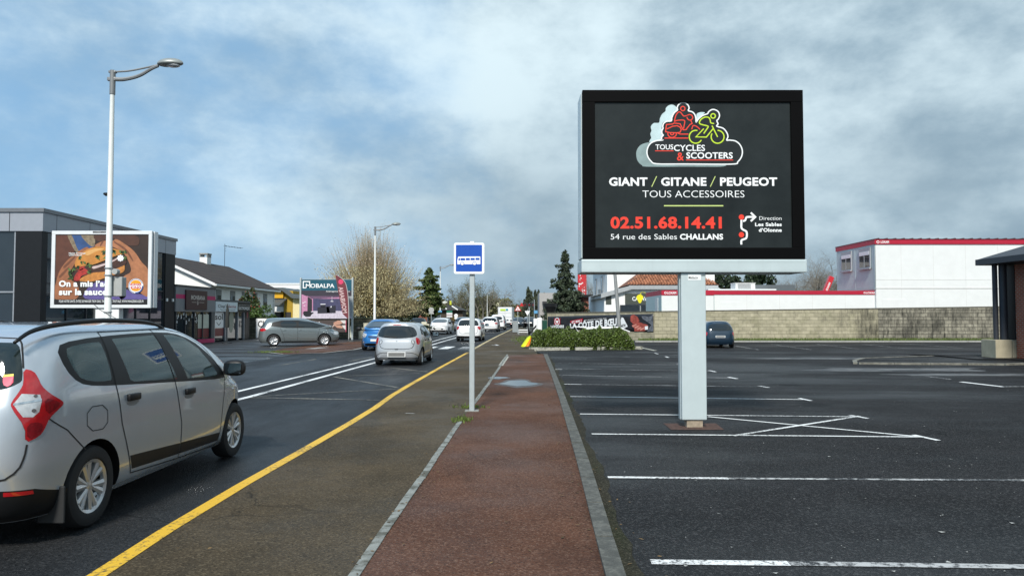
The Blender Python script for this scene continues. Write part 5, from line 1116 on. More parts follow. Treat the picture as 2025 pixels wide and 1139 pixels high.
    for (a, b, n) in ((780, 560, 5), (840, 590, 6), (720, 620, 5), (670, 650, 6), (930, 510, 5), (975, 470, 4), (1070, 460, 5), (1150, 465, 5), (1190, 470, 3), (840, 650, 4), (665, 700, 4), (760, 520, 3), (1180, 520, 4), (1010, 510, 4)):
        for _ in range(n):
            an = g.uniform(0, 6.28); l = g.uniform(22, 52); w = g.uniform(7, 13); cx_, cy_ = a + g.uniform(-20, 20), b + g.uniform(-18, 18); c, s = math.cos(an), math.sin(an)
            pl.append([(cx_ - c * l / 2, cy_ - s * l / 2), (cx_ - s * w, cy_ + c * w), (cx_ + c * l / 2, cy_ + s * l / 2), (cx_ + s * w, cy_ - c * w)])
    for i, c in enumerate(((.035, .070, .015), (.10, .17, .045), (.020, .045, .012))): shp('salad_leaf', c, pl[i::3], False, .4, 9)
    shp('badge', (.78, .8, .82), [[(1135 + (26 if k % 2 else 34) * math.cos(k * math.pi / 8), 525 + (26 if k % 2 else 34) * math.sin(k * math.pi / 8)) for k in range(16)]], False)
    shp('legal_band', (.008, .008, .009), [[(513, 912), (1398, 912), (1398, 962), (513, 962)]], False)
    lay[0] -= .002; w = MB()
    def tx(s, a, b, base, cap, bold=.0): (u0, w0), (u1, w1) = q(a, base), q(b, cap); w = MB(); w.text(s, u0, u1, w0, w1, lay[0], bold); w.build('lettering', PWHITE, ps)
    tx("On a mis l’accent", 558, 1175, 790, 735, .045); tx('sur la sauce', 558, 1010, 868, 812, .045)
    tx('Master Provençal', 652, 806, 486, 472, .02); tx('Chèvre Bacon', 652, 776, 503, 490, .02)
    tx('POUR VOTRE SANTÉ, ÉVITEZ DE MANGER TROP GRAS, TROP SUCRÉ, TROP SALÉ. WWW.MANGERBOUGER.FR', 560, 1352, 940, 918, .0)
    u, v = q(1280, 786); r = (q(1350, 0)[0] - q(1280, 0)[0]); w.disc(u, v, r, lay[0], 32); w.build('emblem_disc', PWHITE, ps)
    lay[0] -= .0015; m1 = MB(); k = r / 70
    def el(m, cx_, cy_, a, b, t0, t1): m.poly([(u + (cx_ + a * math.cos(R(t0 + (t1 - t0) * i / 16))) * k, v + (cy_ + b * math.sin(R(t0 + (t1 - t0) * i / 16))) * k) for i in range(17)], lay[0])
    el(m1, 0, 22, 48, 34, 0, 180); el(m1, 0, -24, 44, 26, 180, 360); m1.build('emblem_bun', M('emblem_orange', (.80, .35, .02), .4), ps)
    lay[0] -= .001; m1 = MB(); m1.stroke([(u + 64 * k * math.cos(R(a)), v + 64 * k * math.sin(R(a))) for a in range(-95, 5, 8)], .036, lay[0]); m1.stroke([(u + 64 * k * math.cos(R(a)), v + 64 * k * math.sin(R(a))) for a in range(20, 265, 8)], .016, lay[0]); m1.build('emblem_ring', M('emblem_blue', (.02, .05, .25), .4), ps)
    lay[0] -= .001; m1 = MB(); m1.text('BURGER', u - 52 * k, u + 54 * k, v + 4 * k, v + 24 * k, lay[0], .03); m1.text('KING', u - 48 * k, u + 50 * k, v - 26 * k, v - 2 * k, lay[0], .03); m1.build('emblem_lettering', M('emblem_red', (.55, .012, .02), .4), ps)
burger_board()

# ------------------------------------------------------------------ buildings on the left
CHAR = M('charcoal_cladding', (.010, .0115, .014), .5, var=.15, spec=.25)
ALU = M('grey_aluminium_cladding', (.34, .36, .40), .42, metal=.25, var=.05)
GLASSB = M('shop_glass', (.02, .028, .036), .03, var=.2, scale=.6, spec=.8)
MULL = M('dark_mullion', (.03, .034, .04), .45)
def showroom():
    X = -19.0; Y0 = 29.5; Y1 = 41.25; L = Y1 - Y0; zt = DZ(412, Y0); zf = DZ(457, Y0)
    t = thing('showroom_building', 'dark flat-roofed showroom with a pale metal fascia and tall glazing behind the burger poster', 'building', (X, Y0, 0), R(90))
    mb = MB(); mb.box(.25, L - .2, .25, 14, -.05, zf - .002); mb.build('wall', M('interior_dark', (.02, .021, .023), .8), t)
    mb = MB(); mb.box(0, L, -.05, 14.2, zf, zt - .16); fs = mb.build('fascia', ALU, t)
    mb = MB()
    for x in (.9, 3.3, 5.7, 8.1, 10.5): mb.box(x - .012, x + .012, -.053, -.049, zf, zt - .17)
    for y in (1.3, 4.3, 7.3, 10.3): mb.box(-.004, .001, y - .015, y + .015, zf, zt - .17)
    mb.build('panel_joint', MULL, fs)
    mb = MB(); mb.box(-.06, L + .06, -.11, 14.3, zt - .155, zt); mb.build('parapet_cap', M('cap_grey', (.20, .21, .225), .4, metal=.4), t)
    mb = MB()
    mb.box(.0, .38, -.02, .45, -.05, zf - .002); mb.build('corner_pillar', CHAR, t)
    mb = MB(); mb.box(L - 1.15, L - .02, -.02, .5, -.05, zf - .002); mb.build('corner_pillar', CHAR, t)
    mb = MB(); mb.box(.02, .3, .45, 1.05, -.05, zf - .002); mb.build('corner_pillar', CHAR, t)
    mb = MB(); mb.quad((.4, .08, 0), (L - 1.16, .08, 0), (L - 1.16, .08, zf - .01), (.4, .08, zf - .01)); mb.build('window', GLASSB, t)
    mb = MB()
    for x in np.linspace(.42, L - 1.2, 8): mb.box(x - .03, x + .03, .03, .075, 0, zf - .01)
    for z in (.12, 2.55, 3.0): mb.box(.42, L - 1.2, .04, .07, z - .03, z + .03)
    mb.build('window_frame', MULL, t)
    for i, (y0, y1) in enumerate(((1.07, 4.6), (4.75, 8.3), (8.45, 12))):
        mb = MB(); mb.quad((.10, y1, 0), (.10, y0, 0), (.10, y0, zf - .01), (.10, y1, zf - .01)); mb.build('window', GLASSB, t)
    mb = MB()
    for y in (4.68, 8.38): mb.box(.02, .09, y - .06, y + .06, 0, zf - .01)
    for z in (1.15, 2.62): mb.box(.04, .09, 1.06, 12, z - .03, z + .03)
    mb.box(.05, .095, 1.07, 1.12, 0, zf - .01); mb.build('window_frame', M('silver_mullion', (.35, .37, .4), .4, metal=.4), t)
    mb = MB(); mb.box(6.1, 7.9, -.045, .02, 2.12, 2.5); s = mb.build('shop_sign', CHAR, t)
    mb = MB(); mb.text('MORALDS', 6.3, 7.7, 2.2, 2.4, -.048); mb.build('sign_lettering', M('dim_grey', (.3, .3, .3), .5), s)
    for x in (L - .3, L - 1.0):
        mb = MB(); mb.box(x - .06, x + .06, -.10, -.02, 2.45, 2.62, .01); mb.build('wall_lamp', WHITE, t)
showroom()
def shops():
    X = -19.0
    def fl(px_): return 19.0 * F / (CX - px_)                       # px on the facade plane -> Y
    Y0, Y1, Y2 = 41.3, fl(424), fl(493)
    L = Y1 - Y0; zt = DZ(569.5, Y1); zb = DZ(617, Y1)
    t = thing('chocolate_shop', 'grey chocolate shop with a magenta stripe and a maroon square sign', 'shop', (X, Y0, 0), R(90))
    mb = MB(); mb.box(.05, L, .3, 9, -.05, zt - .02); mb.build('wall', M('interior_dark', (0, 0, 0)), t)
    mb = MB(); mb.box(0, L, -.06, 9.1, zb, zt - .1); mb.box(0, L, -.02, .3, 0, .15); fs = mb.build('fascia', M('shop_grey', (.19, .20, .215), .5, var=.05), t)
    mb = MB(); mb.box(0, L, -.1, 9.2, zt - .1, zt); mb.build('parapet_cap', MULL, t)
    MAG = M('magenta', (.46, .006, .11), .45, var=.04)
    zm0, zm1 = DZ(594, Y1), DZ(586.5, Y1); mb = MB(); mb.box(.01, L - .01, -.066, -.058, zm0, zm1); mb.build('magenta_stripe', MAG, fs)
    sx0, sx1 = fl(363.5) - Y0, fl(405.5) - Y0; sz0, sz1 = zb + .12, zt - .26
    mb = MB(); mb.box(sx0, sx1, -.14, -.067, sz0, sz1, .01); sg = mb.build('shop_sign', M('maroon_board', (.035, .008, .012), .45), t)
    mb = MB(); w = sx1 - sx0; mb.text('MONBANA', sx0 + w * .22, sx1 - w * .12, sz0 + .52 * (sz1 - sz0), sz0 + .74 * (sz1 - sz0), -.143, .02)
    mb.stroke([(sx0 + w * .25, sz0 + .38 * (sz1 - sz0)), (sx0 + w * .46, sz0 + .38 * (sz1 - sz0))], .02, -.143); mb.stroke([(sx0 + w * .60, sz0 + .38 * (sz1 - sz0)), (sx0 + w * .84, sz0 + .38 * (sz1 - sz0))], .02, -.143)
    cz = sz0 + .33 * (sz1 - sz0); cx_ = sx0 + w * .53; mb.stroke([(cx_ - .1, cz + .12), (cx_ - .1, cz), (cx_, cz - .1), (cx_ + .1, cz), (cx_ + .1, cz + .12)], .025, -.143); mb.stroke([(cx_, cz - .05), (cx_, cz + .16)], .06, -.143)
    mb.build('sign_lettering', M('cream_lettering', (.6, .55, .5), .5), sg)
    mb = MB(); mb.quad((.06, .06, .15), (L - .06, .06, .15), (L - .06, .06, zb), (.06, .06, zb)); mb.build('window', GLASSB, t)
    mb = MB()
    for x in np.linspace(.2, L - .5, 5): mb.box(x - .04, x + .04, -.01, .055, 0, zb)
    mb.build('window_frame', MULL, t)
    g = random.Random(3); mb = MB()
    for _ in range(34): x = g.uniform(.3, L - .8); z = g.uniform(1.15, zb - .2); h = g.uniform(.08, .28); mb.poly([(x - .05, z), (x + .05, z), (x + .04, z + h * .6), (x, z + h), (x - .04, z + h * .6)], .052)
    mb.build('window_decal', WHITE_SIGN, t)
    mb = MB(); mb.rect(L - 2.3, L - .7, .9, 1.75, .048); mb.build('window_reflection', M('cream_reflection', (.55, .57, .48), .5), t)  # pale and red panels painted in as reflections on the glass
    mb = MB(); mb.rect(L - 2.3, L - .7, .35, .88, .048); mb.build('window_reflection', M('dark_red_panel', (.16, .012, .018), .5), t)
    mb = MB(); mb.box(L - 2.4, L - .02, -.05, .04, .0, .24); mb.build('magenta_plinth', MAG, t)
    mb = MB(); mb.box(L - .52, L - .02, -.05, .05, .25, zb); pl = mb.build('side_pier', M('pier_grey', (.07, .08, .09), .5), t)
    # second shop
    L2 = Y2 - Y1; z2 = DZ(592, Y1); zb2 = DZ(616.5, Y1)
    t = thing('vape_shop', 'low shop with a white sign and a black electronic cigarette sign side by side', 'shop', (X, Y1 + .02, 0), R(90))
    mb = MB(); mb.box(0, L2, .3, 8, -.05, z2 - .02); mb.build('wall', M('interior_dark', (0, 0, 0)), t)
    mb = MB(); mb.box(0, L2, -.06, 8.1, z2 - .12, z2); mb.box(0, L2, 0, .25, zb2, z2 - .12); mb.build('fascia', M('pier_grey', (0, 0, 0)), t)
    sm = L2 * .60
    mb = MB(); mb.box(.02, sm, -.08, -.005, zb2 + .02, z2 - .13); a = mb.build('shop_sign', M('pale_sign_panel', (.66, .74, .78), .4), t)  # plain pale board behind the sign letters
    mb = MB(); mb.text("Clop’i", .35, sm * .48, zb2 + .28, z2 - .32, -.083, .01); mb.stroke(smooth_pts([(.7, zb2 + .2), (1.2, zb2 + .1), (1.9, zb2 + .18), (2.5, zb2 + .12), (sm - .4, zb2 + .14)]), .025, -.083); mb.build('sign_lettering', BLACK, a)
    mb = MB(); mb.text('Nette', sm * .50, sm - .3, zb2 + .28, z2 - .32, -.083, .01); mb.build('sign_lettering', M('dark_crimson', (.25, .01, .04), .4), a)
    mb = MB(); mb.box(sm + .02, L2 - .02, -.08, -.005, zb2 + .02, z2 - .13); a = mb.build('shop_sign', BLACK, t)
    mb = MB(); mb.text('CIGARETTE', sm + .22, L2 - .2, zb2 + .48, z2 - .28, -.083, .01); mb.text('ÉLECTRONIQUE', sm + .22, L2 - .2, zb2 + .18, zb2 + .38, -.083, .01); mb.build('sign_lettering', PWHITE, a)
    mb = MB(); mb.quad((.1, .1, .1), (L2 - .9, .1, .1), (L2 - .9, .1, zb2), (.1, .1, zb2)); mb.build('window', GLASSB, t)
    mb = MB()
    for x in (.08, 1.9, 2.2, 4.1, L2 - .92): mb.box(x - .05, x + .05, .0, .095, 0, zb2)
    mb.build('window_frame', M('silver_mullion', (0, 0, 0)), t)
    mb = MB(); mb.box(L2 - .85, L2 - .02, -.03, .2, 0, zb2); mb.build('door_panel', CHAR, t)
    mb = MB(); mb.disc(L2 - .45, 1.75, .14, -.034, 16, .26); mb.build('badge', M('dark_red_panel', (0, 0, 0)), t)
    mb = MB(); mb.rect(.2, 1.75, .9, 1.95, .09); wp = mb.build('window_reflection', WHITE_SIGN, t)  # white and red panels painted in as reflections on the glass
    mb = MB(); mb.text('sol', .35, 1.6, 1.42, 1.8, .086, .02); mb.stroke(smooth_pts([(.6, 1.25), (.95, 1.08), (1.3, 1.25)]), .05, .086); mb.build('reflected_lettering', BLACK, wp)
    mb = MB(); mb.rect(.2, 1.75, .35, .85, .09); mb.build('window_reflection', M('dark_red_panel', (0, 0, 0)), t)
    mb = MB(); mb.disc(3.1, 1.3, .42, .09, 24, .78); mb.build('window_decal', M('pale_green_decal', (.22, .25, .2), .5), t)
    # folded parasol standing before it
    Y = 44.8; p = thing('parasol', 'closed dark parasol standing in front of the white sign', 'parasol', (DX(450, Y), Y, 0))
    mb = MB(); mb.cyl(0, 0, 0, 2.35, .025, 8); mb.build('pole', MULL, p); mb = MB(); mb.tube([(0, 0, .95), (0, 0, 1.1), (0, 0, 1.9), (0, 0, 2.4)], [.10, .13, .10, .02], 9); mb.build('canopy', M('dark_canvas', (.03, .032, .03), .9), p, smooth=40.0); mb = MB(); mb.cyl(0, 0, -.01, .06, .3, 16); mb.build('base', MULL, p)
shops()
def house():
    X = -24.0; Y0, Y1 = 58.5, 74.0; L = Y1 - Y0; ze = DZ(558, Y0); hw = 4.75; zr = ze + 2.15
    t = thing('white_house', 'white rendered house with a dark tiled roof, white chimney and rooftop aerial', 'house', (X, Y0, 0), R(90))
    WR = M('white_render', (.80, .80, .78), .8, var=.06, scale=2); 
    mb = MB(); mb.prism([(0, 0), (0, ze), (hw, zr - .1), (2 * hw, ze), (2 * hw, 0)], 0, L, 'x'); wl = mb.build('wall', WR, t)
    TIL = brick_mat('dark_roof_tiles', (.035, .026, .022), (.055, .036, .028), (.015, .012, .01), .3, .32, .02, .85)
    mb = MB(); e = .45; sl = (zr - ze) / hw
    for s in (0, 1):
        y0, z0 = (-e, ze - e * sl) if s == 0 else (2 * hw + e, ze - e * sl)
        mb.add([(-.35, y0, z0 + .02), (L + .35, y0, z0 + .02), (L + .35, hw, zr + .02), (-.35, hw, zr + .02), (-.35, y0, z0 + .14), (L + .35, y0, z0 + .14), (L + .35, hw, zr + .14), (-.35, hw, zr + .14)], [(0, 1, 2, 3), (7, 6, 5, 4), (0, 4, 5, 1), (1, 5, 6, 2), (3, 2, 6, 7), (0, 3, 7, 4)])
    rf = mb.build('roof', TIL, t)
    mb = MB(); mb.box(-.36, L + .36, -e - .1, -e + .02, ze - e * sl - .1, ze - e * sl + .06); mb.build('gutter', WHITE, rf)
    mb = MB()                                                    # white bargeboards of the near gable
    mb.add([(-.40, -e, ze - e * sl - .12), (-.40, hw, zr - .12), (-.40, hw, zr + .1), (-.40, -e, ze - e * sl + .1)], [(3, 2, 1, 0)]); mb.build('bargeboard', WHITE, rf)
    cy = 68.6 - Y0; mb = MB(); mb.box(cy - .45, cy + .45, hw - .35, hw + .35, zr - .4, zr + .62); ch = mb.build('chimney', WR, rf)
    mb = MB(); mb.box(cy - .5, cy + .5, hw - .4, hw + .4, zr + .9, zr + 1.0)
    for a in (-.42, -.14, .14, .42): mb.box(cy + a - .04, cy + a + .04, hw - .36, hw - .28, zr + .62, zr + .9); mb.box(cy + a - .04, cy + a + .04, hw + .28, hw + .36, zr + .62, zr + .9)
    mb.build('chimney_cap', CONC, ch)
    a0 = 73.2 - Y0; za = zr + .05; mb = MB(); mb.cyl(a0, hw, za - .1, za + 2.3, .025, 6); mb.tube([(a0, hw, za + 2.1), (a0 + 1.3, hw - 1.2, za + 2.0)], .02, 5)
    for k in range(7): f = k / 6; c = (a0 + 1.3 * f, hw - 1.2 * f, za + 2.1 - .1 * f); mb.tube([(c[0] - .25, c[1] - .25, c[2]), (c[0] + .25, c[1] + .25, c[2])], .012, 4)
    for k in (-.25, 0, .25): mb.tube([(a0 - .4, hw - .3, za + 1.85 + k), (a0 + .3, hw + .1, za + 1.85 + k)], .015, 4)
    mb.build('aerial', BLACK, rf)
    for x0, x1 in ((.9, 2.0), (3.9, 5.0), (6.6, 7.7), (9.4, 10.5), (12.2, 13.3)):
        mb = MB(); mb.box(x0, x1, -.03, .06, ze - 1.75, ze - .55); w = mb.build('window', M('window_recess', (.20, .21, .21), .6), t)
        mb = MB(); mb.quad((x0 + .1, -.034, ze - 1.65), (x1 - .1, -.034, ze - 1.65), (x1 - .1, -.034, ze - 1.0), (x0 + .1, -.034, ze - 1.0)); mb.build('pane', GLASSB, w)
        mb = MB(); mb.box(x0 - .1, x1 + .1, -.1, .02, ze - 1.85, ze - 1.76); mb.build('sill', CONC, w)
    mb = MB(); mb.cyl(L - .3, -.08, 0, ze, .05, 8); mb.build('downpipe', WHITE, t)
house()
def yellow_building():
    Y = 86.0; x0 = DX(534, Y); q = lambda a, b: (lambda p: (p[0] - x0, p[2]))(D(a, b, Y))
    t = thing('yellow_building', 'low yellow and cream building with grey sloping roof edges behind the stone wall', 'building', (x0, Y, 0))
    YE = M('bright_yellow_panel', (.68, .36, .008), .5, var=.05); OC = M('ochre_wall', (.38, .24, .015), .7, var=.1); CR = M('cream_wall', (.75, .64, .36), .8, var=.06); RG = M('zinc_roof', (.10, .115, .12), .5, metal=.3)
    (a, b), (c, d) = q(534, 589.5), q(560, 576); mb = MB(); mb.box(a, c, 0, .8, b, d); mb.build('yellow_panel', YE, t)
    (a, b), (c, d) = q(560, 630), q(578, 575); mb = MB(); mb.box(a, c, .3, 6, 0, d); mb.build('ochre_wall', OC, t)
    (a, b), (c, d) = q(578, 630), q(600, 590); mb = MB(); mb.box(a, c + 2, .2, 6, 0, d); mb.build('cream_wall', CR, t)
    (a, b), (c, d) = q(534, 630), q(560, 606); mb = MB(); mb.box(a - 1, c, 1.4, 6, 0, q(534, 576)[1]); mb.build('wall', M('plain_grey_wall', (.35, .35, .33), .8), t)  # plain grey wall set back below the yellow panel
    mb = MB(); P = [q(528, 575), q(528, 569), q(563, 569), q(582, 584), q(602, 586), q(602, 591), q(580, 590), q(560, 575)]; mb.prism([(p[0], p[1]) for p in P][::-1], -.5, 6.5, 'y'); mb.build('roof', RG, t)
    mb = MB(); A = q(536, 604); B = q(560, 604); C_ = q(567, 590); E_ = q(546, 590); mb.add([(A[0], -1.6, A[1]), (B[0], -1.6, B[1]), (C_[0], .3, C_[1]), (E_[0], .3, E_[1])], [(0, 1, 2, 3)]); o = mb.build('canopy', RG, t); mo = o.modifiers.new('thickness', 'SOLIDIFY'); mo.thickness = .12
    for a, b in (((541, 627), (553, 617)), ((563, 627), (574, 617))):
        (u0, w0), (u1, w1) = q(*a), q(*b); mb = MB(); mb.box(u0, u1, .22, .38 if a[0] > 560 else 1.45, 0, w1); mb.build('door', M('dark_door', (.025, .022, .02), .6), t)
    (u0, w0), (u1, w1) = q(541, 616), q(558, 606.5); mb = MB(); mb.box(u0, u1, .5, .56, w0, w1); mb.build('white_panel', WHITE, t)
yellow_building()
def white_hall():
    Y = 118.0; (a, _, zt), (c, _, _) = D(524, 560, Y), D(602, 560, Y); t = thing('white_warehouse', 'plain white warehouse wall rising behind the yellow building', 'building', ((a + c) / 2, Y, 0)); h = (c - a) / 2
    mb = MB(); mb.box(-h, h + 6, 0, 20, 0, zt - .2); mb.build('wall', M('warehouse_white', (.80, .81, .81), .6, var=.04), t); mb = MB(); mb.box(-h - .1, h + 6.1, -.1, 20, zt - .2, zt); mb.build('parapet_cap', WHITE, t)
    (x0, _, z0), (x1, _, z1) = D(575, 584, Y), D(591, 571.5, Y); cx_ = (a + c) / 2; mb = MB(); mb.box(x0 - cx_, x1 - cx_, -.08, .05, z0, z1); w = mb.build('window', MULL, t); mb = MB(); mb.quad((x0 - cx_ + .15, -.085, z0 + .1), (x1 - cx_ - .15, -.085, z0 + .1), (x1 - cx_ - .15, -.085, z1 - .12), (x0 - cx_ + .15, -.085, z1 - .12)); mb.build('pane', GLASSB, w)
white_hall()

# stone wall with banner, kitchen sign, feather flag
STONE = brick_mat('mossy_stone', (.16, .145, .10), (.10, .095, .065), (.06, .055, .04), .42, .22, .025, .95, .8, stain=(((.045, .055, .018), .5, .68, (.6, .6, 1.2), .8),))
Yw = 54.0; xa, xb = DX(486, Yw), DX(742, Yw); hw_ = DZ(628.5, Yw)
t = thing('stone_wall', 'low mossy stone wall along the left forecourt behind the parked grey car', 'wall', (xa, Yw, 0))
mb = MB(); mb.box(0, xb - xa, 0, .3, -.05, hw_ - .09); mb.build('wall_face', STONE, t); mb = MB(); mb.box(-.05, xb - xa + .05, -.06, .36, hw_ - .088, hw_, .02); mb.build('coping', M('mossy_coping', (.05, .055, .03), .95, var=.4, scale=4), t)
def banners():
    Y = 53.85; x0, x1 = DX(507, Y), DX(582, Y); z0, z1 = DZ(675, Y), DZ(630, Y); z0 = max(z0, .05)
    t = thing('banner', 'white vape shop banner fixed to the stone wall behind the grey car', 'banner', (x0, Y, 0)); mb = MB(); mb.box(0, x1 - x0, -.02, .12, z0, z1); s = mb.build('sheet', WHITE_SIGN, t)
    mb = MB(); w = x1 - x0; mb.text('Clop', w * .05, w * .40, z1 - .62, z1 - .16, -.023, .02); mb.text("’Nette", w * .43, w * .93, z1 - .58, z1 - .16, -.023, .01); mb.build('banner_lettering', BLACK, s)
    # kitchen sign
    Y = 51.0; q = lambda zx, zy: (lambda p: (p[0], p[2]))(D(490 + zx / 7.591, 540 + zy / 7.591, Y)); ox = q(1180, 0)[0]
    qq = lambda zx, zy: (q(zx, zy)[0] - ox, q(zx, zy)[1])
    t = thing('kitchen_shop_sign', 'tall roadside sign for a kitchen shop with teal top and mauve room picture', 'billboard', (ox, Y, 0))
    for a, b in ((783, 808), (1562, 1586)):
        (u0, _), (u1, _) = qq(a, 0), qq(b, 0); mb = MB(); mb.box(u0, u1, -.05, .14, 0, qq(0, 72)[1], .01); mb.build('post', GALV, t)
    (u0, w0), (u1, w1) = qq(806, 682), qq(1564, 92); mb = MB(); mb.box(u0, u1, 0, .08, w0, w1); pn = mb.build('panel', M('panel_edge', (.4, .42, .43), .5), t)
    lay = [-.002]
    def shp(nm, col, polys, var=.1):
        lay[0] -= .002; m = MB()
        for pl in polys: m.poly([qq(*a) for a in pl], lay[0])
        return m.build(nm, M('print_' + nm + '%d' % int(-lay[0] * 1e4), col, .5, var=var), pn)
    shp('teal_band', (.004, .085, .13), [[(808, 98), (1562, 98), (1562, 262), (808, 262)]])
    shp('dark_band', (.035, .03, .045), [[(808, 262), (1562, 262), (1562, 345), (808, 345)]])
    shp('room_wall', (.50, .22, .36), [[(808, 318), (880, 345), (1480, 345), (1480, 660), (808, 672)]], .2)
    shp('back_wall', (.055, .055, .12), [[(980, 385), (1410, 385), (1410, 570), (980, 570)]], .3)
    shp('ceiling', (.13, .07, .13), [[(900, 345), (1400, 345), (1400, 362), (1040, 385), (960, 385)]], .2)
    shp('shelf', (.02, .02, .025), [[(900, 352), (965, 395), (965, 580), (895, 590)]])
    shp('floor', (.55, .50, .58), [[(808, 672), (830, 610), (980, 568), (1400, 568), (1562, 660), (1562, 682), (808, 682)]], .3)
    shp('island', (.018, .018, .03), [[(1048, 515), (1320, 488), (1320, 600), (1048, 608)], [(1090, 470), (1170, 465), (1165, 510), (1095, 515)], [(1180, 510), (1215, 505), (1235, 590), (1190, 600)]])
    shp('armchair', (.012, .012, .018), [[(830, 590), (850, 572), (930, 570), (960, 590), (990, 590), (985, 602), (960, 620), (940, 652), (870, 655), (838, 630)]])
    shp('lamp_line', (.8, .8, .85), [[(1263, 355), (1267, 355), (1267, 420), (1263, 420)], [(1245, 420), (1285, 420), (1285, 430), (1245, 430)], [(1245, 500), (1258, 490), (1258, 518), (1243, 518)], [(1092, 462), (1168, 462), (1168, 472), (1092, 474)]])
    shp('flowers', (.7, .6, .66), [[(820, 440), (840, 435), (845, 455), (825, 460)], [(850, 428), (868, 425), (870, 445), (852, 448)], [(840, 485), (858, 482), (858, 500), (842, 500)]])
    lay[0] -= .002; m = MB(); (u0, w0), (u1, w1) = qq(915, 220), qq(1303, 160); m.text('OBALPA', u0 + .12, u1, w0, w1, lay[0], .02); (u0, w0), (u1, w1) = qq(872, 220), qq(942, 160); m.text('M', u0, u1, w0, w1, lay[0], .02)
    m.stroke([qq(875, 222), qq(835, 222), qq(835, 128), qq(930, 128), qq(930, 160)], .075, lay[0] - .001); (u0, w0), (u1, w1) = qq(1175, 284), qq(1535, 264); m.text('Aménagements intérieurs', u0, u1, w0, w1, lay[0], .01); m.build('sign_lettering', PWHITE, pn)
    # lower banner
    Yl = 51.06; (a, b), (c, d) = qq(835, 885), qq(1478, 706); mb = MB(); mb.box(a, c, .005, .03, b, d); lb = mb.build('lower_banner', M('brown_banner', (.06, .045, .042), .6, var=.25, scale=2), t)
    def s2(nm, col, polys, y_):
        m = MB()
        for pl in polys: m.poly([qq(*x) for x in pl], y_)
        return m.build(nm, M('print2_' + nm, col, .5, var=.15), lb)
    s2('hand_shape', (.50, .27, .19), [[(1285, 745), (1350, 712), (1400, 715), (1440, 740), (1380, 770), (1330, 780), (1300, 800)], [(1305, 790), (1380, 780), (1430, 800), (1420, 830), (1340, 820)]], .001); s2('sleeve_shape', (.62, .60, .58), [[(1390, 708), (1476, 708), (1474, 760), (1430, 755)], [(1415, 785), (1476, 780), (1476, 860), (1440, 830)]], -.001); s2('pink_edge', (.5, .06, .12), [[(1468, 708), (1478, 708), (1478, 884), (1468, 884)]], -.002); s2('pink_box', (.62, .05, .14), [[(905, 808), (1085, 800), (1085, 826), (905, 830)]], .001); s2('pen', (.6, .45, .4), [[(1290, 770), (1305, 772), (1245, 860), (1235, 862)]], -.003)
    m = MB(); (u0, w0), (u1, w1) = qq(905, 757), qq(1088, 730); m.text('MONBANA', u0, u1, w0, w1, .001, .02); m.build('banner_lettering', PWHITE, lb)
    (a, b), (c, d) = qq(1532, 970), qq(1572, 795); mb = MB(); mb.box(a, c, -.02, .02, b, d); mb.build('notice_board', M('notice_pale', (.45, .47, .38), .6, var=.4, scale=8), t)
    # feather flag
    Y = 49.6; q = lambda zx, zy: (lambda p: (p[0], p[2]))(D(490 + zx / 7.591, 540 + zy / 7.591, Y)); ox = q(1522, 0)[0]; qf = lambda a, b: (q(a, b)[0] - ox, q(a, b)[1])
    t = thing('feather_flag', 'maroon feather flag with mirrored white lettering in front of the kitchen sign', 'flag', (ox, Y, 0))
    edge = [(1515, 1010), (1518, 700), (1512, 450), (1498, 290), (1470, 160), (1420, 90), (1360, 45), (1315, 22)]; P = [qf(*a) for a in smooth_pts(edge)]; mb = MB(); mb.tube([(a, 0, max(b, 0)) for a, b in P], [.03 - .018 * i / len(P) for i in range(len(P))], 7); mb.build('pole', M('flag_pole', (.5, .5, .48), .4), t, smooth=True)
    out = smooth_pts([(1315, 25), (1365, 48), (1420, 92), (1468, 160), (1496, 290), (1508, 450), (1514, 600), (1505, 682), (1470, 655), (1425, 615)]) + smooth_pts([(1425, 615), (1400, 500), (1370, 340), (1335, 150), (1315, 25)])
    mb = MB(); mb.poly([qf(*a) for a in out], .0); o = mb.build('flag_cloth', M('maroon_cloth', (.16, .035, .045), .8, var=.2, scale=2), t); sm = o.modifiers.new('thickness', 'SOLIDIFY'); sm.thickness = .02; sm.offset = -1
    vs, fs, cap = glyphs('MONBANA', .03); vs = vs.copy(); lx = vs[:, 0].max() - vs[:, 0].min(); pA, pB = qf(1462, 600), qf(1395, 205); d = np.array([pB[0] - pA[0], pB[1] - pA[1]]); ln = np.hypot(*d); d /= ln; n = np.array([d[1], -d[0]]); k = ln / lx
    hgt = qf(1470, 0)[0] - qf(1405, 0)[0]
    mb = MB(); mb.add([(pA[0] + d[0] * (v[0] - vs[:, 0].min()) * k + n[0] * (v[1] / cap - .5) * hgt, -.006, pA[1] + d[1] * (v[0] - vs[:, 0].min()) * k + n[1] * (v[1] / cap - .5) * hgt) for v in vs], [f[::-1] for f in fs]); mb.build('flag_lettering', M('pale_pink', (.60, .42, .42), .6), o)
    mb = MB(); c = qf(1397, 132); mb.disc(c[0], c[1], .17, -.006, 20); mb.build('flag_emblem', M('flag_pink', (.68, .05, .14), .5), o)
banners()
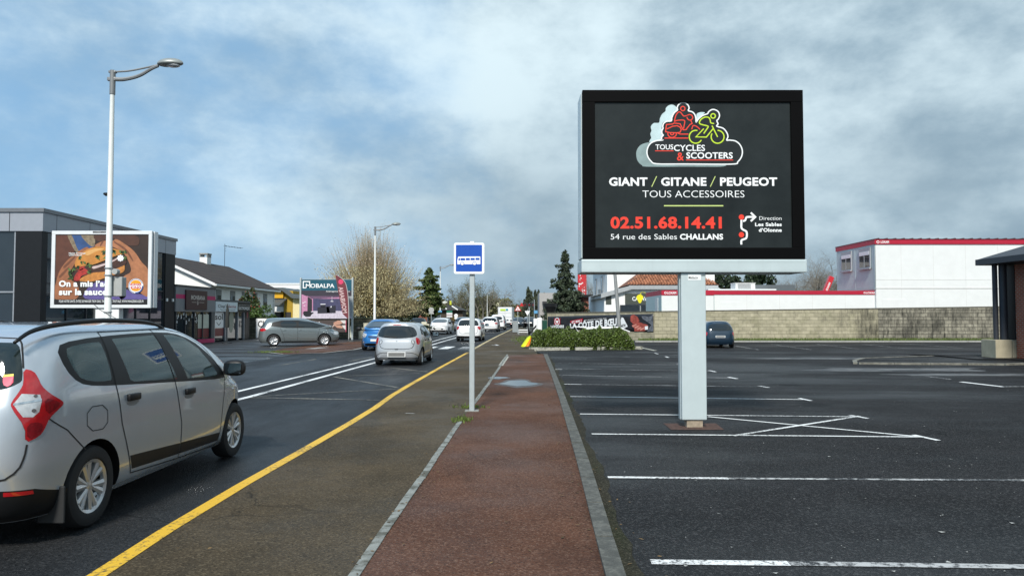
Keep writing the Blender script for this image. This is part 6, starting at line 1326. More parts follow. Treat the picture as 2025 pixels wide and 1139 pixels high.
for i, (a, b) in enumerate((((709, 671), (718, 649)), ((718.5, 669), (730, 640)))):
    Y = 52.6; (x0, _, z0), (x1, _, z1) = D(a[0], a[1], Y), D(b[0], b[1], Y)
    t = thing('utility_cabinet', ['low cream utility cabinet on the left of a pair behind the blue car', 'taller cream utility cabinet on the right of a pair behind the blue car'][i], 'cabinet', ((x0 + x1) / 2, Y, 0)); h = (x1 - x0) / 2
    mb = MB(); mb.box(-h, h, 0, .3, 0, z1, .02); bd = mb.build('body', M('cream_plastic', (.60, .57, .44), .6, var=.08), t); mb = MB(); mb.box(-h - .02, h + .02, -.02, .32, z1, z1 + .04, .01); mb.build('lid', M('cream_plastic', (0, 0, 0)), bd); mb = MB(); mb.box(-h + .05, h - .05, -.012, 0, .1, z1 - .08, .004); mb.build('door', M('cream_plastic', (0, 0, 0)), bd)

# ------------------------------------------------------------------ right side: block wall, banner, cabins, buildings
GM = (((.030, .029, .024), .40, .62, (.8, .8, .5), .80), ((.012, .013, .010), .50, .64, (5, 5, .9), .85))
BLOCK = brick_mat('concrete_blocks', (.44, .40, .285), (.345, .315, .22), (.28, .255, .18), .55, .24, .012, .95, .8, stain=(((.10, .11, .035), .50, .75, (1.2, 1.2, 1.2), .5), ((.05, .047, .036), .55, .75, (2, 2, 1.2), .7), *[g + ((10.5, 16.0),) for g in GM]))
BLOCKD = brick_mat('blackened_blocks', (.37, .345, .27), (.27, .25, .195), (.13, .12, .095), .57, .24, .016, .95, 1.0, stain=GM)
Yw2 = 50.6
def wall_seg(name, lab, p0, p1, z0, z1, mat, th=.22):
    d = math.hypot(p1[0] - p0[0], p1[1] - p0[1]); a = math.atan2(p1[1] - p0[1], p1[0] - p0[0]); t = thing(name, lab, 'wall', (p0[0], p0[1], PK), a)
    mb = MB(); z0 -= PK; z1 -= PK; mb.add([(0, 0, 0), (d, 0, 0), (d, th, 0), (0, th, 0), (0, 0, z0 - .07), (d, 0, z1 - .07), (d, th, z1 - .07), (0, th, z0 - .07)], [(4, 5, 6, 7), (0, 1, 5, 4), (1, 2, 6, 5), (2, 3, 7, 6), (3, 0, 4, 7)]); mb.build('wall_face', mat, t)
    mb = MB(); o = .025; mb.add([(0, -o, z0 - .068), (d, -o, z1 - .068), (d, th + o, z1 - .068), (0, th + o, z0 - .068), (0, -o, z0), (d, -o, z1), (d, th + o, z1), (0, th + o, z0)], [(0, 3, 2, 1), (4, 5, 6, 7), (0, 1, 5, 4), (1, 2, 6, 5), (2, 3, 7, 6), (3, 0, 4, 7)]); mb.build('coping', M('weathered_coping', (.11, .105, .08), .95, var=.5, scale=3), t); return t, d, a
zw = lambda px_: CAM_H + (625 - (618 - (px_ - 1085) * .0139)) / F * Yw2
wall_seg('block_wall', 'pale concrete block wall along the back of the car park below the white cabins', (DX(1294, Yw2), Yw2), (DX(1736, Yw2), Yw2), zw(1294), zw(1736), BLOCK)
wall_seg('block_wall', 'blackened mossy stretch of block wall at the right end of the car park', (DX(1736.3, Yw2), Yw2), (DX(2120, Yw2), Yw2), zw(1736), zw(2120), BLOCKD)
Ye = 60.0; tw, dw, aw = wall_seg('block_wall', 'far stretch of block wall carrying the long black steak banner', (DX(1082, Ye), Ye), (DX(1293.6, Yw2), Yw2 + .01), DZ(618, Ye), zw(1294), BLOCK)
def steak_banner():
    p0 = np.array([DX(1082, Ye), Ye]); p1 = np.array([DX(1293.6, Yw2), Yw2]); d = (p1 - p0) / dw
    def at(px_):                                                   # place along the wall seen at this column
        k = (px_ - CX) / F / math.cos(PITCH); a = k * 1.0007; s = (a * p0[1] - p0[0]) / (d[0] - a * d[1]); return s, p0[1] + d[1] * s
    sA, yA = at(1083.5); sB, yB = at(1292); zt0, zb0 = DZ(626, yA), DZ(650, yA); zt1, zb1 = DZ(620.5, yB), DZ(656.5, yB)
    t = thing('banner', 'long black steak restaurant banner with white lettering stretched along the far wall', 'banner', (p0[0], p0[1], 0), aw)
    W = sB - sA
    def q(u, v): return sA + W * u, (zb0 + (zb1 - zb0) * u) + ((zt0 + (zt1 - zt0) * u) - (zb0 + (zb1 - zb0) * u)) * v
    # picture column -> fraction along the banner
    uu = lambda zx: (at(1020 + zx / 7.232)[0] - sA) / W
    ut = lambda zx, zy: q(uu(zx), (lambda p: 1 - p)((zy - (180 - (zx - 460) * .025)) / (168 + (zx - 460) * .060)))
    n = 40; mb = MB()
    vs = []
    for i in range(n + 1):
        for j in range(7): a, b = q(i / n, j / 6); vs.append((a, -.03 - .022 * math.sin(i * .9 + j * .7) * math.sin(j / 6 * math.pi), b))
    mb.add(vs, [(i * 7 + j, (i + 1) * 7 + j, (i + 1) * 7 + j + 1, i * 7 + j + 1) for i in range(n) for j in range(6)]); sh = mb.build('sheet', M('black_vinyl', (.022, .022, .025), .38, var=.4, scale=1.5), t, smooth=True); so = sh.modifiers.new('thickness', 'SOLIDIFY'); so.thickness = .006
    y = -.062
    def tx(m, s, a, b, base, cap, bold=.02, yy=y):
        vs, fs, c = glyphs(s, bold); x0, x1 = vs[:, 0].min(), vs[:, 0].max(); P = []
        for v in vs: X_ = a[0] + (b[0] - a[0]) * (v[0] - x0) / (x1 - x0); f = (v[0] - x0) / (x1 - x0); bz = base[0] + (base[1] - base[0]) * f; cz = cap[0] + (cap[1] - cap[0]) * f; u_, w_ = ut(X_, bz + (cz - bz) * v[1] / c); P.append((u_, yy, w_))
        m.add(P, fs)
    w = MB(); tx(w, 'LA CÔTE DE BŒUF', (780, 0), (1490, 0), (340, 302), (278, 196), .05); tx(w, 'DU 18 MARS AU 7 AVRIL 2024', (990, 0), (1300, 0), (238, 212), (226, 200), .02); tx(w, 'LA BOUCHERIE', (505, 0), (695, 0), (336, 334), (300, 298), .05); w.build('white_lettering', PWHITE, sh)
    r = MB(); r.poly([ut(*p) for p in [(555, 205), (642, 202), (642, 292), (555, 292)]], y + .004); r.poly([ut(*p) for p in [(785, 240), (965, 205), (955, 255), (830, 285), (785, 265)]], y + .004); r.build('red_patch', M('banner_red', (.42, .012, .03), .5), sh)
    w = MB(); cxp, czp = ut(598, 248); w.ring(cxp, czp, .28, .06, y); w.poly([ut(*p) for p in [(575, 228), (598, 240), (622, 228), (612, 255), (604, 275), (592, 275), (584, 255)]], y - .001); tx(w, 'ET BIM !', (808, 0), (945, 0), (276, 252), (246, 222), .03, y - .002); w.poly([ut(*p) for p in [(1490, 270), (1520, 190), (1545, 200), (1605, 320), (1560, 345), (1495, 360)]], y); w.build('white_mark', PWHITE, sh)
    b = MB(); tx(b, '24€90', (1498, 0), (1575, 0), (338, 322), (296, 282), .03, y - .004); b.build('price_lettering', BLACK, sh)
    m = MB(); m.poly([ut(*p) for p in [(1640, 240), (1650, 170), (1690, 150), (1750, 190), (1775, 240), (1740, 285), (1680, 285)]], y); m.poly([ut(*p) for p in [(1665, 300), (1770, 260), (1890, 300), (1900, 350), (1840, 385), (1700, 390), (1700, 350)]], y - .001); m.build('meat', M('meat_red', (.34, .07, .05), .5, var=.6, scale=7), sh)
    m = MB()
    for a in ((1665, 310), (1700, 330), (1735, 350), (1775, 360)): m.poly([ut(a[0], a[1]), ut(a[0] + 60, a[1] - 25), ut(a[0] + 68, a[1] - 10), ut(a[0] + 14, a[1] + 22)], y - .003)
    m.build('meat_slice', M('meat_pink', (.62, .26, .20), .5, var=.3, scale=9), sh)
    m = MB(); m.poly([ut(*p) for p in [(1850, 320), (1895, 316), (1895, 365), (1850, 368)]], y - .005); m.build('white_tag', PWHITE, sh)
    m = MB(); m.poly([ut(*p) for p in [(1800, 180), (1850, 170), (1900, 190), (1960, 165), (1970, 390), (1880, 395), (1940, 300), (1890, 260), (1820, 215)]], y + .002); m.build('knife_cloth', M('grey_cloth_print', (.12, .13, .15), .5, var=.8, scale=5), sh)
steak_banner()

CABW = M('cabin_white', (.72, .735, .725), .5, var=.05, scale=1.2, stain=((.60, .55, .42), .62, .8, (2.5, 2.5, .5), .35)); CABR = M('cabin_red_rail', (.42, .010, .035), .45, var=.06); CABSHADE = M('cabin_shaded_end', (.44, .555, .555), .5, var=.08)  # end walls take a darker colour for their shaded side
def cabin(lab, px0, px1, Y, ztop, zbot, dep, z_strip, win=(), texts=(), endshade=False, panels=1.2, tag_at=None):
    x0, x1 = DX(px0, Y), DX(px1, Y); L = x1 - x0
    t = thing('portable_cabin', lab, 'cabin', (x0, Y, 0)); mb = MB(); mb.box(.03, L, 0, dep, zbot, ztop - z_strip); w = mb.build('wall', CABW, t)
    mb = MB(); mb.box(0, L + .02, -.05, dep + .05, ztop - z_strip, ztop); r = mb.build('roof_rail', CABR, t)
    mb = MB(); x = panels
    while x < L - .3: mb.box(x - .012, x + .012, -.004, -.0005, zbot, ztop - z_strip); x += panels
    mb.build('panel_joint', M('joint_grey', (.62, .62, .60), .6), w)
    mb = MB(); mb.box(.0, .03, .0, dep, zbot, ztop - z_strip); e = mb.build('end_wall', CABSHADE, t)
    for s, a, b in texts:
        h = z_strip * .46; u0, u1 = DX(a, Y) - x0, DX(b, Y) - x0; mb = MB(); mb.text(s, u0 + h * 1.2, u1, ztop - z_strip * .76, ztop - z_strip * .3, -.053, .03); mb.ring(u0 + h * .4, ztop - z_strip * .53, h * .42, h * .22, -.053); mb.build('roof_lettering', PWHITE, r)
    return t, w, e, x0, L
YC = 53.4
z = lambda py, Y=YC: DZ(py, Y)
t, w, e, x0, L = cabin('small white site cabin with a red roof rail and grey end, leftmost of the cabins', 1308, 1411.5, YC, z(574), .3, 6.2, z(574) - z(583.5), texts=(('LOXAM', 1314, 1337),), panels=1.25)
mb = MB(); mb.box(-.03, -.001, 1.2, 2.3, 1.3, 3.0); mb.build('end_panel', M('pale_panel', (.6, .62, .62), .5), e)
t, w, e, x0, L = cabin('long low white site cabin with a red roof rail behind the pale block wall', 1412, 1735, YC + .25, z(575, YC + .25), .3, 6.2, z(575) - z(582.5), texts=(('LOXAM', 1708, 1732),), panels=2.4)
mb = MB(); mb.box(.5, 1.9, -.02, -.001, .4, z(597)); mb.build('service_hatch', CABW, w)
def tall_cabin():
    Y = YC; x0 = DX(1732, Y); x1 = DX(2110, Y); zt = z(472.5); zs = z(483); t = thing('portable_cabin', 'two storey white site cabin with grey windowed end, red roof edge and rust streaks', 'cabin', (x0, Y, 0)); L = x1 - x0; zm = z(569)
    mb = MB(); mb.box(.04, L, 0, 6.3, .3, zm - .06); mb.build('lower_wall', CABW, t)
    mb = MB(); mb.box(.04, L, 0, 6.3, zm, zs); w = mb.build('upper_wall', CABW, t)
    mb = MB(); mb.box(.02, L, -.03, 6.3, zm - .058, zm - .002); mb.build('floor_joint', M('joint_grey', (0, 0, 0)), t)
    mb = MB(); mb.box(-.04, L, -.08, 6.4, zs, zt - .05); r = mb.build('roof_rail', CABR, t); mb = MB(); mb.box(-.06, L, -.12, 6.44, zt - .048, zt); x = .2
    while x < L: mb.box(x, x + .08, -.14, 6.4, zt, zt + .05); x += .62
    mb.build('roof_sheet', M('roof_sheet_dark', (.10, .03, .035), .6), r)
    mb = MB(); h = zt - zs; mb.text('LOXAM', .40, 1.0, zs + h * .18, zs + h * .62, -.083, .03); mb.ring(.20, zs + h * .40, .085, .04, -.083); mb.build('roof_lettering', PWHITE, r)
    mb = MB()
    for x in np.arange(1.9, L, 2.35): mb.box(x - .012, x + .012, -.004, -.0005, .3, zm - .07); mb.box(x - .012, x + .012, -.004, -.0005, zm + .05, zs)
    mb.box(0.05, L, -.012, -.0005, zm + .58, zm + .61); mb.build('panel_joint', M('joint_grey', (0, 0, 0)), w)
    mb = MB(); mb.box(9.0, 10.3, -.015, -.001, zm + 1.0, zs - .25); mb.build('blank_panel', CABW, w); mb = MB(); mb.box(.5, 2.2, -.02, -.001, .5, z(592)); mb.build('service_hatch', CABW, w)
    mb = MB()
    for x in (9.15, 9.42, 9.7, 9.95): mb.box(x - .035, x + .035, -.006, -.001, zm + .05, zm + .05 + random.uniform(.3, .55))
    mb.box(9.6, 9.72, -.008, -.001, z(603), zm - .2); mb.build('rust_streak', M('rust_stain', (.50, .34, .14), .8, var=.4, scale=6), w)
    mb = MB(); mb.quad((0, 6.3, zm), (0, 0, zm), (0, 0, zs), (0, 6.3, zs)); mb.box(-.02, .0, 3.1, 3.18, zm, zs); mb.box(-.02, .0, .0, .1, zm, zs); mb.box(-.03, 0, 0, 6.3, zm - .12, zm - .02); e = mb.build('end_wall', CABSHADE, t)
    for y0 in (.55, 3.55):
        y1 = y0 + 1.75; w0 = zm + .46 * (zs - zm); w1 = zs - .16
        mb = MB(); mb.box(-.10, -.025, y0, y1, w0, w1); f = mb.build('window', M('window_frame_grey', (.34, .36, .38), .5), e)
        mb = MB(); mb.quad((-.104, y1 - .12, w0 + .12), (-.104, y0 + .12, w0 + .12), (-.104, y0 + .12, w0 + 1.0), (-.104, y1 - .12, w0 + 1.0)); mb.build('pane', GLASSB, f)
        mb = MB(); mb.box(-.125, -.105, y0 + .1, y1 - .1, w0 + 1.0, w1 - .28); mb.build('shutter', WHITE, f); mb = MB(); mb.box(-.125, -.105, (y0 + y1) / 2 - .03, (y0 + y1) / 2 + .03, w0 + .12, w0 + 1.0); mb.box(-.2, -.09, y0 - .05, y1 + .05, w0 - .06, w0 + .04); mb.build('window_bar', MATS['window_frame_grey'], f)
tall_cabin()

# grass strip with its kerb at the foot of the wall
mb = MB(); mb.box(DX(1250, 50), DX(2100, 50), 48.9, 49.05, PK - .05, PK + .10); struct(mb.build('verge_kerb', CONC))
mb = MB(); mb.box(DX(1250, 50), DX(2100, 50), 49.05, Yw2 - .002, PK - .05, PK + .08); struct(mb.build('grass_verge', M('verge_soil', (.05, .06, .02), .95, var=.4)))
GRASS = M('grass_blades', (.085, .125, .018), .75, var=.3, scale=1.5, island=.4)
def grass(name, pts, n, h, seed, spread=None):
    g = np.random.default_rng(seed); V = []; 
    C = np.array([pts(g) for _ in range(n)]); hh = h * g.uniform(.5, 1.3, n); a = g.uniform(0, 6.28, n); lean = g.uniform(.1, .6, n) * hh; w = g.uniform(.006, .014, n) * (h / .12) ** .5 * 1.4
    dx, dy = np.cos(a), np.sin(a); z0 = C[:, 2]
    P = np.stack([np.stack([C[:, 0] - dy * w, C[:, 1] + dx * w, z0], 1), np.stack([C[:, 0] + dy * w, C[:, 1] - dx * w, z0], 1), np.stack([C[:, 0] + dx * lean * .5 + dy * w * .6, C[:, 1] + dy * lean * .5 - dx * w * .6, z0 + hh * .6], 1), np.stack([C[:, 0] + dx * lean, C[:, 1] + dy * lean, z0 + hh], 1)], 1).reshape(-1, 3)
    return stuff(mesh_np(name, P, np.arange(4 * n).reshape(n, 4), GRASS))
xg0, xg1 = DX(1262, 50), DX(2070, 50)
grass('verge_grass', lambda g: (g.uniform(xg0, xg1), g.uniform(49.1, 50.5), PK + .08), 9000, .16, 1)
def tuft(cx_, cy_, rx, ry): return lambda g: (cx_ + g.normal() * rx, cy_ + g.normal() * ry, 0.004)
p = G(913, 831); grass('grass_tuft', tuft(p[0], p[1], .07, .12), 170, .055, 2); p = G(930, 806); grass('grass_tuft', tuft(p[0], p[1], .14, .12), 150, .05, 3)
p = G(1035, 672); grass('path_side_grass', tuft(p[0] + .4, p[1], .45, 3.2), 2500, .12, 4); p = G(545, 697); grass('island_grass', tuft(p[0], p[1], .5, .25), 500, .08, 5)

# brick building at the right edge
def brick_building():
    Y = 28.9; x0 = DX(1967, Y); t = thing('brick_building', 'red brick building at the right edge with dark eaves, round columns and stone plinth', 'building', (x0, Y, PK)); q = lambda px_, py: (DX(px_, Y) - x0, DZ(py, Y) - PK)
    zp = q(0, 672)[1]; zf0 = q(0, 522)[1]; zf1 = q(0, 510)[1]; xw = q(2008, 0)[0]; xp = q(2000, 0)[0]
    mb = MB(); mb.box(0, xp - .01, 0, .9, 0, zp, .02); mb.box(xp + .01, xw + .5, 0.01, .9, 0, zp - .01, .015); mb.build('plinth', M('cast_stone', (.38, .34, .24), .85, var=.2, scale=3, bump=.3), t)
    BR = brick_mat('red_bricks', (.42, .085, .030), (.32, .060, .024), (.34, .26, .20), .225, .075, .012, .85, .5)
    mb = MB(); mb.box(xw, xw + 9, -20, -.005, 0, zf0 - .02); mb.build('wall', BR, t)
    ANT = M('anthracite_metal', (.03, .034, .042), .5, var=.15)
    for px_, r, yy in ((1981.5, .095, .40), (1994, .14, .30)): mb = MB(); mb.cyl(q(px_, 0)[0], yy, zp, zf0, r, 20); mb.build('column', ANT, t, smooth=40.0)
    mb = MB(); mb.box(xw - .02, xw + 9, .0, .85, zp + .002, zf0 - .02); mb.build('porch_shade_block', BLACK, t)  # solid black block standing in for the shade behind the columns
    mb = MB(); xe = q(1962, 0)[0]; mb.box(xe, xw + 9.3, -20.5, 1.0, zf0, zf1, .01); fa = mb.build('eaves', ANT, t)
    mb = MB(); mb.add([(xe + .05, -20.4, zf1), (xw + 9, -20.4, zf1), (xw + 9, .95, zf1), (xe + .05, .95, zf1), (xe + 5, -15, zf1 + 2.0), (xe + 5, -4, zf1 + 2.0)], [(0, 1, 4), (1, 2, 5, 4), (2, 3, 5), (3, 0, 4, 5)]); mb.build('roof', M('slate_roof', (.05, .055, .065), .6, var=.2, scale=4), fa)
brick_building()
flat('brick_building_apron', [(19.0, 8), (60, 8), (60, 33), (DX(1925, 28.2), 33), (DX(1925, 28.2), 28.1), (19.0, 28.1)], PK + .09, PARKM)

# old white house, wine shop, red tower and others beyond the wall
def old_house():
    Y0 = 75.0; x0 = DX(1201, Y0); t = thing('tall_white_house', 'tall old white house with narrow grey windows and small arches beyond the wall', 'house', (x0, Y0, 0)); zt = DZ(512, Y0)
    WR = M('old_white_render', (.78, .78, .76), .85, var=.08, scale=1.5); mb = MB(); mb.box(0, 11, 0, 13, 0, zt); w = mb.build('wall', WR, t)
    mb = MB(); mb.prism([(-.4, zt + .01), (11.4, zt + .01), (5.5, zt + .9)], -.4, 13.4, 'y'); mb.build('roof', M('grey_roof', (.16, .15, .15), .7), t)
    GRF = M('grey_stone_trim', (.28, .30, .31), .8)
    for y0 in (3.2, 9.0):
        for z0, z1 in ((DZ(580, 78), DZ(545, 78)),):
            mb = MB(); mb.box(-.08, -.001, y0, y0 + 1.7, z0, z1); f = mb.build('window', GRF, w); mb = MB(); mb.quad((-.085, y0 + 1.4, z0 + .25), (-.085, y0 + .3, z0 + .25), (-.085, y0 + .3, z1 - .2), (-.085, y0 + 1.4, z1 - .2)); mb.build('pane', GLASSB, f)
            mb = MB(); mb.box(-.18, -.001, y0 - .1, y0 + 1.8, z0 - .14, z0 - .01); mb.build('sill', GRF, f)
    za = DZ(600, 78)
    for y0 in (2.6, 5.4, 8.2, 10.8):
        mb = MB(); P = [(y0, 0), (y0 + 1.7, 0), (y0 + 1.7, za)] + [(y0 + .85 + .85 * math.cos(R(a)), za + .85 * math.sin(R(a))) for a in range(15, 180, 15)] + [(y0, za)]; mb.prism(P, -.05, -.001, 'x'); f = mb.build('arch', GRF, w); mb = MB(); mb.quad((-.055, y0 + 1.4, .2), (-.055, y0 + .3, .2), (-.055, y0 + .3, za - .2), (-.055, y0 + 1.4, za - .2)); mb.build('shutter', M('pale_shutter', (.5, .5, .48), .7), f)
    mb = MB(); mb.box(-.06, -.001, 5.6, 7.4, DZ(595, 78), DZ(570, 78)); mb.build('wall_sign', M('house_sign', (.20, .21, .21), .6), w)
old_house()
def wine_shop():
    Y = 69.0; x0 = DX(1195, Y); q = lambda a, b: (DX(a, Y) - x0, DZ(b, Y)); t = thing('wine_shop', 'white wine shop with terracotta tiled roof and a dark green sign with yellow grapes', 'shop', (x0, Y, 0))
    ze = q(0, 565)[1]; xe, _ = q(1249, 0); xr, _ = q(1412, 0); zs = q(0, 580)[1]; xq, _ = q(1430, 0)
    mb = MB(); mb.prism([(0, 0), (xq, 0), (xq, zs), (xr, ze), (xe, ze), (0, zs)], 0, 14, 'y'); w = mb.build('wall', M('shop_white', (.80, .80, .79), .7, var=.04), t)
    TC = M('terracotta', (.42, .17, .085), .85, var=.35, scale=5, island=.35)
    zr = DZ(528, Y + 5); mb = MB(); g = random.Random(2)
    n = int((xr - xe + .8) / .27)
    for i in range(n):                                              # rows of barrel tiles
        xa = xe - .4 + i * .27; 
        for j in range(14):
            a0 = j / 14; a1 = (j + 1.12) / 14; fx = lambda a: xa; e = g.uniform(-.01, .01)
            m = min(1.0, (xa - (xe - .4)) / 2.6, ((xr + .4) - xa) / 2.6)
            if a0 > m: continue
            y0_, z0_ = -.5 + 5.5 * a0, ze + .05 + (zr - ze) * a0; y1_, z1_ = -.5 + 5.5 * a1, ze + .02 + (zr - ze) * a1
            vs = []
            for (yy, zz, rr) in ((y0_, z0_, .125), (y1_, z1_, .105)):
                for k in range(5): an = math.pi * k / 4; vs.append((xa + .13 - rr * math.cos(an), yy, zz + rr * math.sin(an) * .9 + e))
            mb.add(vs, [(k, k + 1, 5 + k + 1, 5 + k) for k in range(4)])
    r = mb.build('roof', TC, t)
    mb = MB(); mb.add([(xe - .4, -.45, ze + .04), (xr + .4, -.45, ze + .04), (xr - 2.4, 5, zr - .03), (xe + 2.4, 5, zr - .03), (xe - .4, 12, ze + .04), (xr + .4, 12, ze + .04)], [(0, 1, 2, 3), (0, 3, 4), (1, 5, 2), (4, 3, 2, 5)]); mb.build('roof_underlay', M('terracotta_dark', (.16, .06, .035), .9), r)
    GRE = M('grey_eaves', (.34, .36, .37), .6)
    mb = MB(); mb.box(xe - .3, xr + .3, -.42, -.002, ze - .35, ze + .02)
    for (a, b, c, d) in ((xe, ze, -.35, zs - .1), (xr, ze, xq + .35, zs - .1)): mb.add([(a, -.4, b - .36), (a, -.4, b + .04), (c, -.4, d + .04), (c, -.4, d - .36), (a, 12, b - .36), (a, 12, b + .04), (c, 12, d + .04), (c, 12, d - .36)], [(0, 1, 2, 3)[::1 if c < a else -1], (1, 5, 6, 2), (0, 3, 7, 4)])
    mb.build('eaves', GRE, r)
    (u0, w0), (u1, w1) = q(1236, 601.5), q(1290, 580.5); mb = MB(); mb.box(u0, u1, -.1, -.001, w0, w1); s = mb.build('shop_sign', M('dark_green_board', (.050, .060, .050), .5), t)
    (a, b), (c, d) = q(1250, 594.5), q(1288, 587); mb = MB(); mb.text('CAVAVIN', a, c, b, d, -.104, .02); mb.build('sign_lettering', PWHITE, s)
    mb = MB()
    for k in range(16): aa, bb = q(1265 + [0, -2.5, 2.5, -4, 4, -1.5, 1.5, 0, -3, 3, 0, -1, 1, -2, 2, 0][k], 585 + [0, 1, 1, 3, 3, 3.5, 3.5, 5.5, 6, 6, 8, 9.5, 9.5, 4, 4, 11.5][k]); mb.disc(aa, bb, .14, -.106 - .0004 * k, 10)
    a, b = q(1266, 583); mb.stroke([(a, b), (a + .1, b + .25), (a + .5, b + .2)], .05, -.106); mb.build('grape_emblem', M('grape_yellow', (.80, .72, .01), .5), s)
    (u0, w0), (u1, w1) = q(1226, 620), q(1278, 603); mb = MB(); mb.box(u0, u1, -.04, -.001, 0.2, w1); win = mb.build('window', BLACK, t); mb = MB(); mb.quad((u0 + .05, -.045, .3), (u1 - .05, -.045, .3), (u1 - .05, -.045, w1 - .06), (u0 + .05, -.045, w1 - .06)); mb.build('pane', GLASSB, win); mb = MB(); a = q(1266, 0)[0]; mb.box(a - .05, a + .05, -.08, -.046, .3, w1 - .06); mb.build('window_bar', STEEL, win)
    (u0, w0), (u1, w1) = q(1198, 602), q(1209, 584); mb = MB(); mb.box(u0, u1, -.04, -.001, w0, w1); mb.build('notice_board', M('dark_green_board', (0, 0, 0)), t)
wine_shop()
def boxes():
    # red advertising tower, brick block, hvac unit, grey annexe, porch house
    Y = 112; x0 = DX(1143, Y); zt = DZ(532, Y); wd = DX(1160, Y) - x0; t = thing('red_sign_tower', 'tall red sign tower with broken white patches behind the dark conifer', 'sign tower', (x0, Y, 0)); mb = MB(); mb.box(0, wd, 0, .6, 3, zt); pn = mb.build('panel', M('tower_red', (.52, .012, .022), .5, var=.2), t)
    mb = MB(); mb.box(-.02, wd + .02, -.02, .62, zt, zt + .25); mb.build('cap', WHITE, t); mb = MB(); mb.box(.1, .3, .2, .4, 0, 3); mb.box(wd - .3, wd - .1, .2, .4, 0, 3); mb.build('leg', STEEL, t)
    g = random.Random(8); mb = MB()
    for k in range(16): a, b = g.uniform(.15, wd - .25), 3.2 + g.uniform(0, zt - 4); mb.poly(blob(a, b, g.uniform(.05, .16), g.uniform(.04, .14), 10, k, .4), -.004 - .0003 * k)
    mb.build('white_patch', PWHITE, pn)
    Y = 98; x0, x1 = DX(1155.5, Y), DX(1174, Y); t = thing('brick_annexe', 'small red brown brick block between the conifer and the tall white house', 'building', (x0, Y, 0)); mb = MB(); mb.box(0, x1 - x0, 0, 6, 0, DZ(588, Y)); mb.build('wall', brick_mat('annexe_bricks', (.20, .05, .035), (.26, .085, .04), (.16, .10, .08), .6, .2, .02), t); mb = MB(); mb.box(-1.2, x1 - x0 + .2, -.6, 6, DZ(588, Y) + .002, DZ(583, Y)); mb.build('roof', BLACK, t)
    Y = 66; x0, x1 = DX(1455, Y), DX(1494, Y); t = thing('rooftop_unit', 'pale air handling unit standing on the flat roof behind the long low cabin', 'roof unit', ((x0 + x1) / 2, Y, DZ(573.5, Y))); h = (x1 - x0) / 2; H_ = DZ(560, Y) - DZ(573.5, Y); mb = MB(); mb.box(-h, h, 0, 1.5, 0, H_, .02); b = mb.build('casing', M('unit_white', (.66, .67, .65), .5), t); mb = MB()
    for k in range(6): mb.box(-h + .2, h - .4, -.02, -.001, .1 + k * .08, .14 + k * .08)
    mb.build('louvre', STEEL, b); mb = MB(); mb.box(-h - .04, h + .04, -.04, 1.54, H_, H_ + .04); mb.build('lid', M('unit_white', (0, 0, 0)), b)
    t = thing('flat_roof_annexe', 'grey flat roofed annexe between the long low cabin and the bare trees', 'building', (DX(1400, Y), Y - .2, 0)); xx = lambda a: DX(a, Y) - DX(1400, Y)
    mb = MB(); mb.box(xx(1400), xx(1530), -.2, 7, 0, DZ(574, Y) - .02); w = mb.build('wall', M('annexe_white', (.7, .7, .69), .7), t); mb = MB(); mb.box(xx(1495), xx(1588), 2, 8, 0, DZ(563.5, Y + 2)); mb.build('grey_block', M('slate_cladding', (.10, .115, .125), .6), t); mb = MB(); mb.box(xx(1398), xx(1532), -.25, 7, DZ(574, Y) - .018, DZ(574, Y) + .1); mb.build('parapet_cap', WHITE, t)
    # red boom
    Y = 72; q = lambda a, b: D(a, b, Y); t = thing('boom_lift', 'raised red boom of an access lift beside the two storey cabin', 'lift', (q(1634, 573)[0], Y, 0)); ox = q(1634, 573)[0]
    mb = MB(); A, B = q(1632, 580), q(1646, 547); d = Vector((B[0] - A[0], 0, B[2] - A[2])).normalized(); n = Vector((-d.z, 0, d.x)) * .22; P = [(A[0] - ox - n.x - d.x * 2, A[2] - n.z - d.z * 2), (B[0] - ox - n.x, B[2] - n.z), (B[0] - ox + n.x, B[2] + n.z), (A[0] - ox + n.x - d.x * 2, A[2] + n.z - d.z * 2)]; mb.prism(P, 0, .4, 'y'); bm_ = mb.build('boom', M('lift_red', (.55, .02, .03), .4, coat=.5), t)
    mb = MB(); mb.box(-1.6, .6, -.4, 1, .35, 1.2, .05); mb.build('chassis', M('lift_red', (0, 0, 0)), t)
    mb = MB(); vs, fs, cap = glyphs('LOXAM', .03); k = 1.0 / vs[:, 0].max(); a0 = Vector((A[0] - ox, 0, A[2])) + d * .15
    mb.add([tuple(a0 + d * (v[0] * k) + n * ((v[1] / cap - .5) * .9) + Vector((0, -.004, 0))) for v in vs], fs); mb.build('boom_lettering', PWHITE, bm_)
    for xx_ in (-1.2, .2): mb = MB(); mb.tube([(xx_, -.5, .35), (xx_, -.25, .35)], .35, 14); mb.build('wheel', RUBBER, t)
    # porch house behind the conifer
    Y = 100; x0, x1 = DX(1068, Y), DX(1160, Y); W_ = x1 - x0; t = thing('porch_house', 'grey house with a dark porch roof on thin posts, half hidden by the conifer', 'house', (x0, Y, 0)); zt = DZ(596, Y); mb = MB(); mb.box(0, W_, 2.5, 9, 0, DZ(578, Y)); mb.build('wall', M('porch_wall', (.36, .35, .34), .8, var=.1), t); mb = MB(); mb.box(.4, W_, -.3, 4, zt - .35, zt); mb.build('roof', M('porch_roof', (.03, .03, .032), .6), t)
    mb = MB(); mb.box(1.2, 2.6, 2.4, 2.49, 1.6, 3.2); mb.build('window', M('pale_blue_glass', (.25, .38, .40), .1), t)
    for x in (1.0, 3.3, 4.6, 5.8): mb = MB(); mb.box(x - .06, x + .06, 0, .12, 0, zt - .352); mb.build('post', M('post_grey', (.3, .3, .3), .6), t)
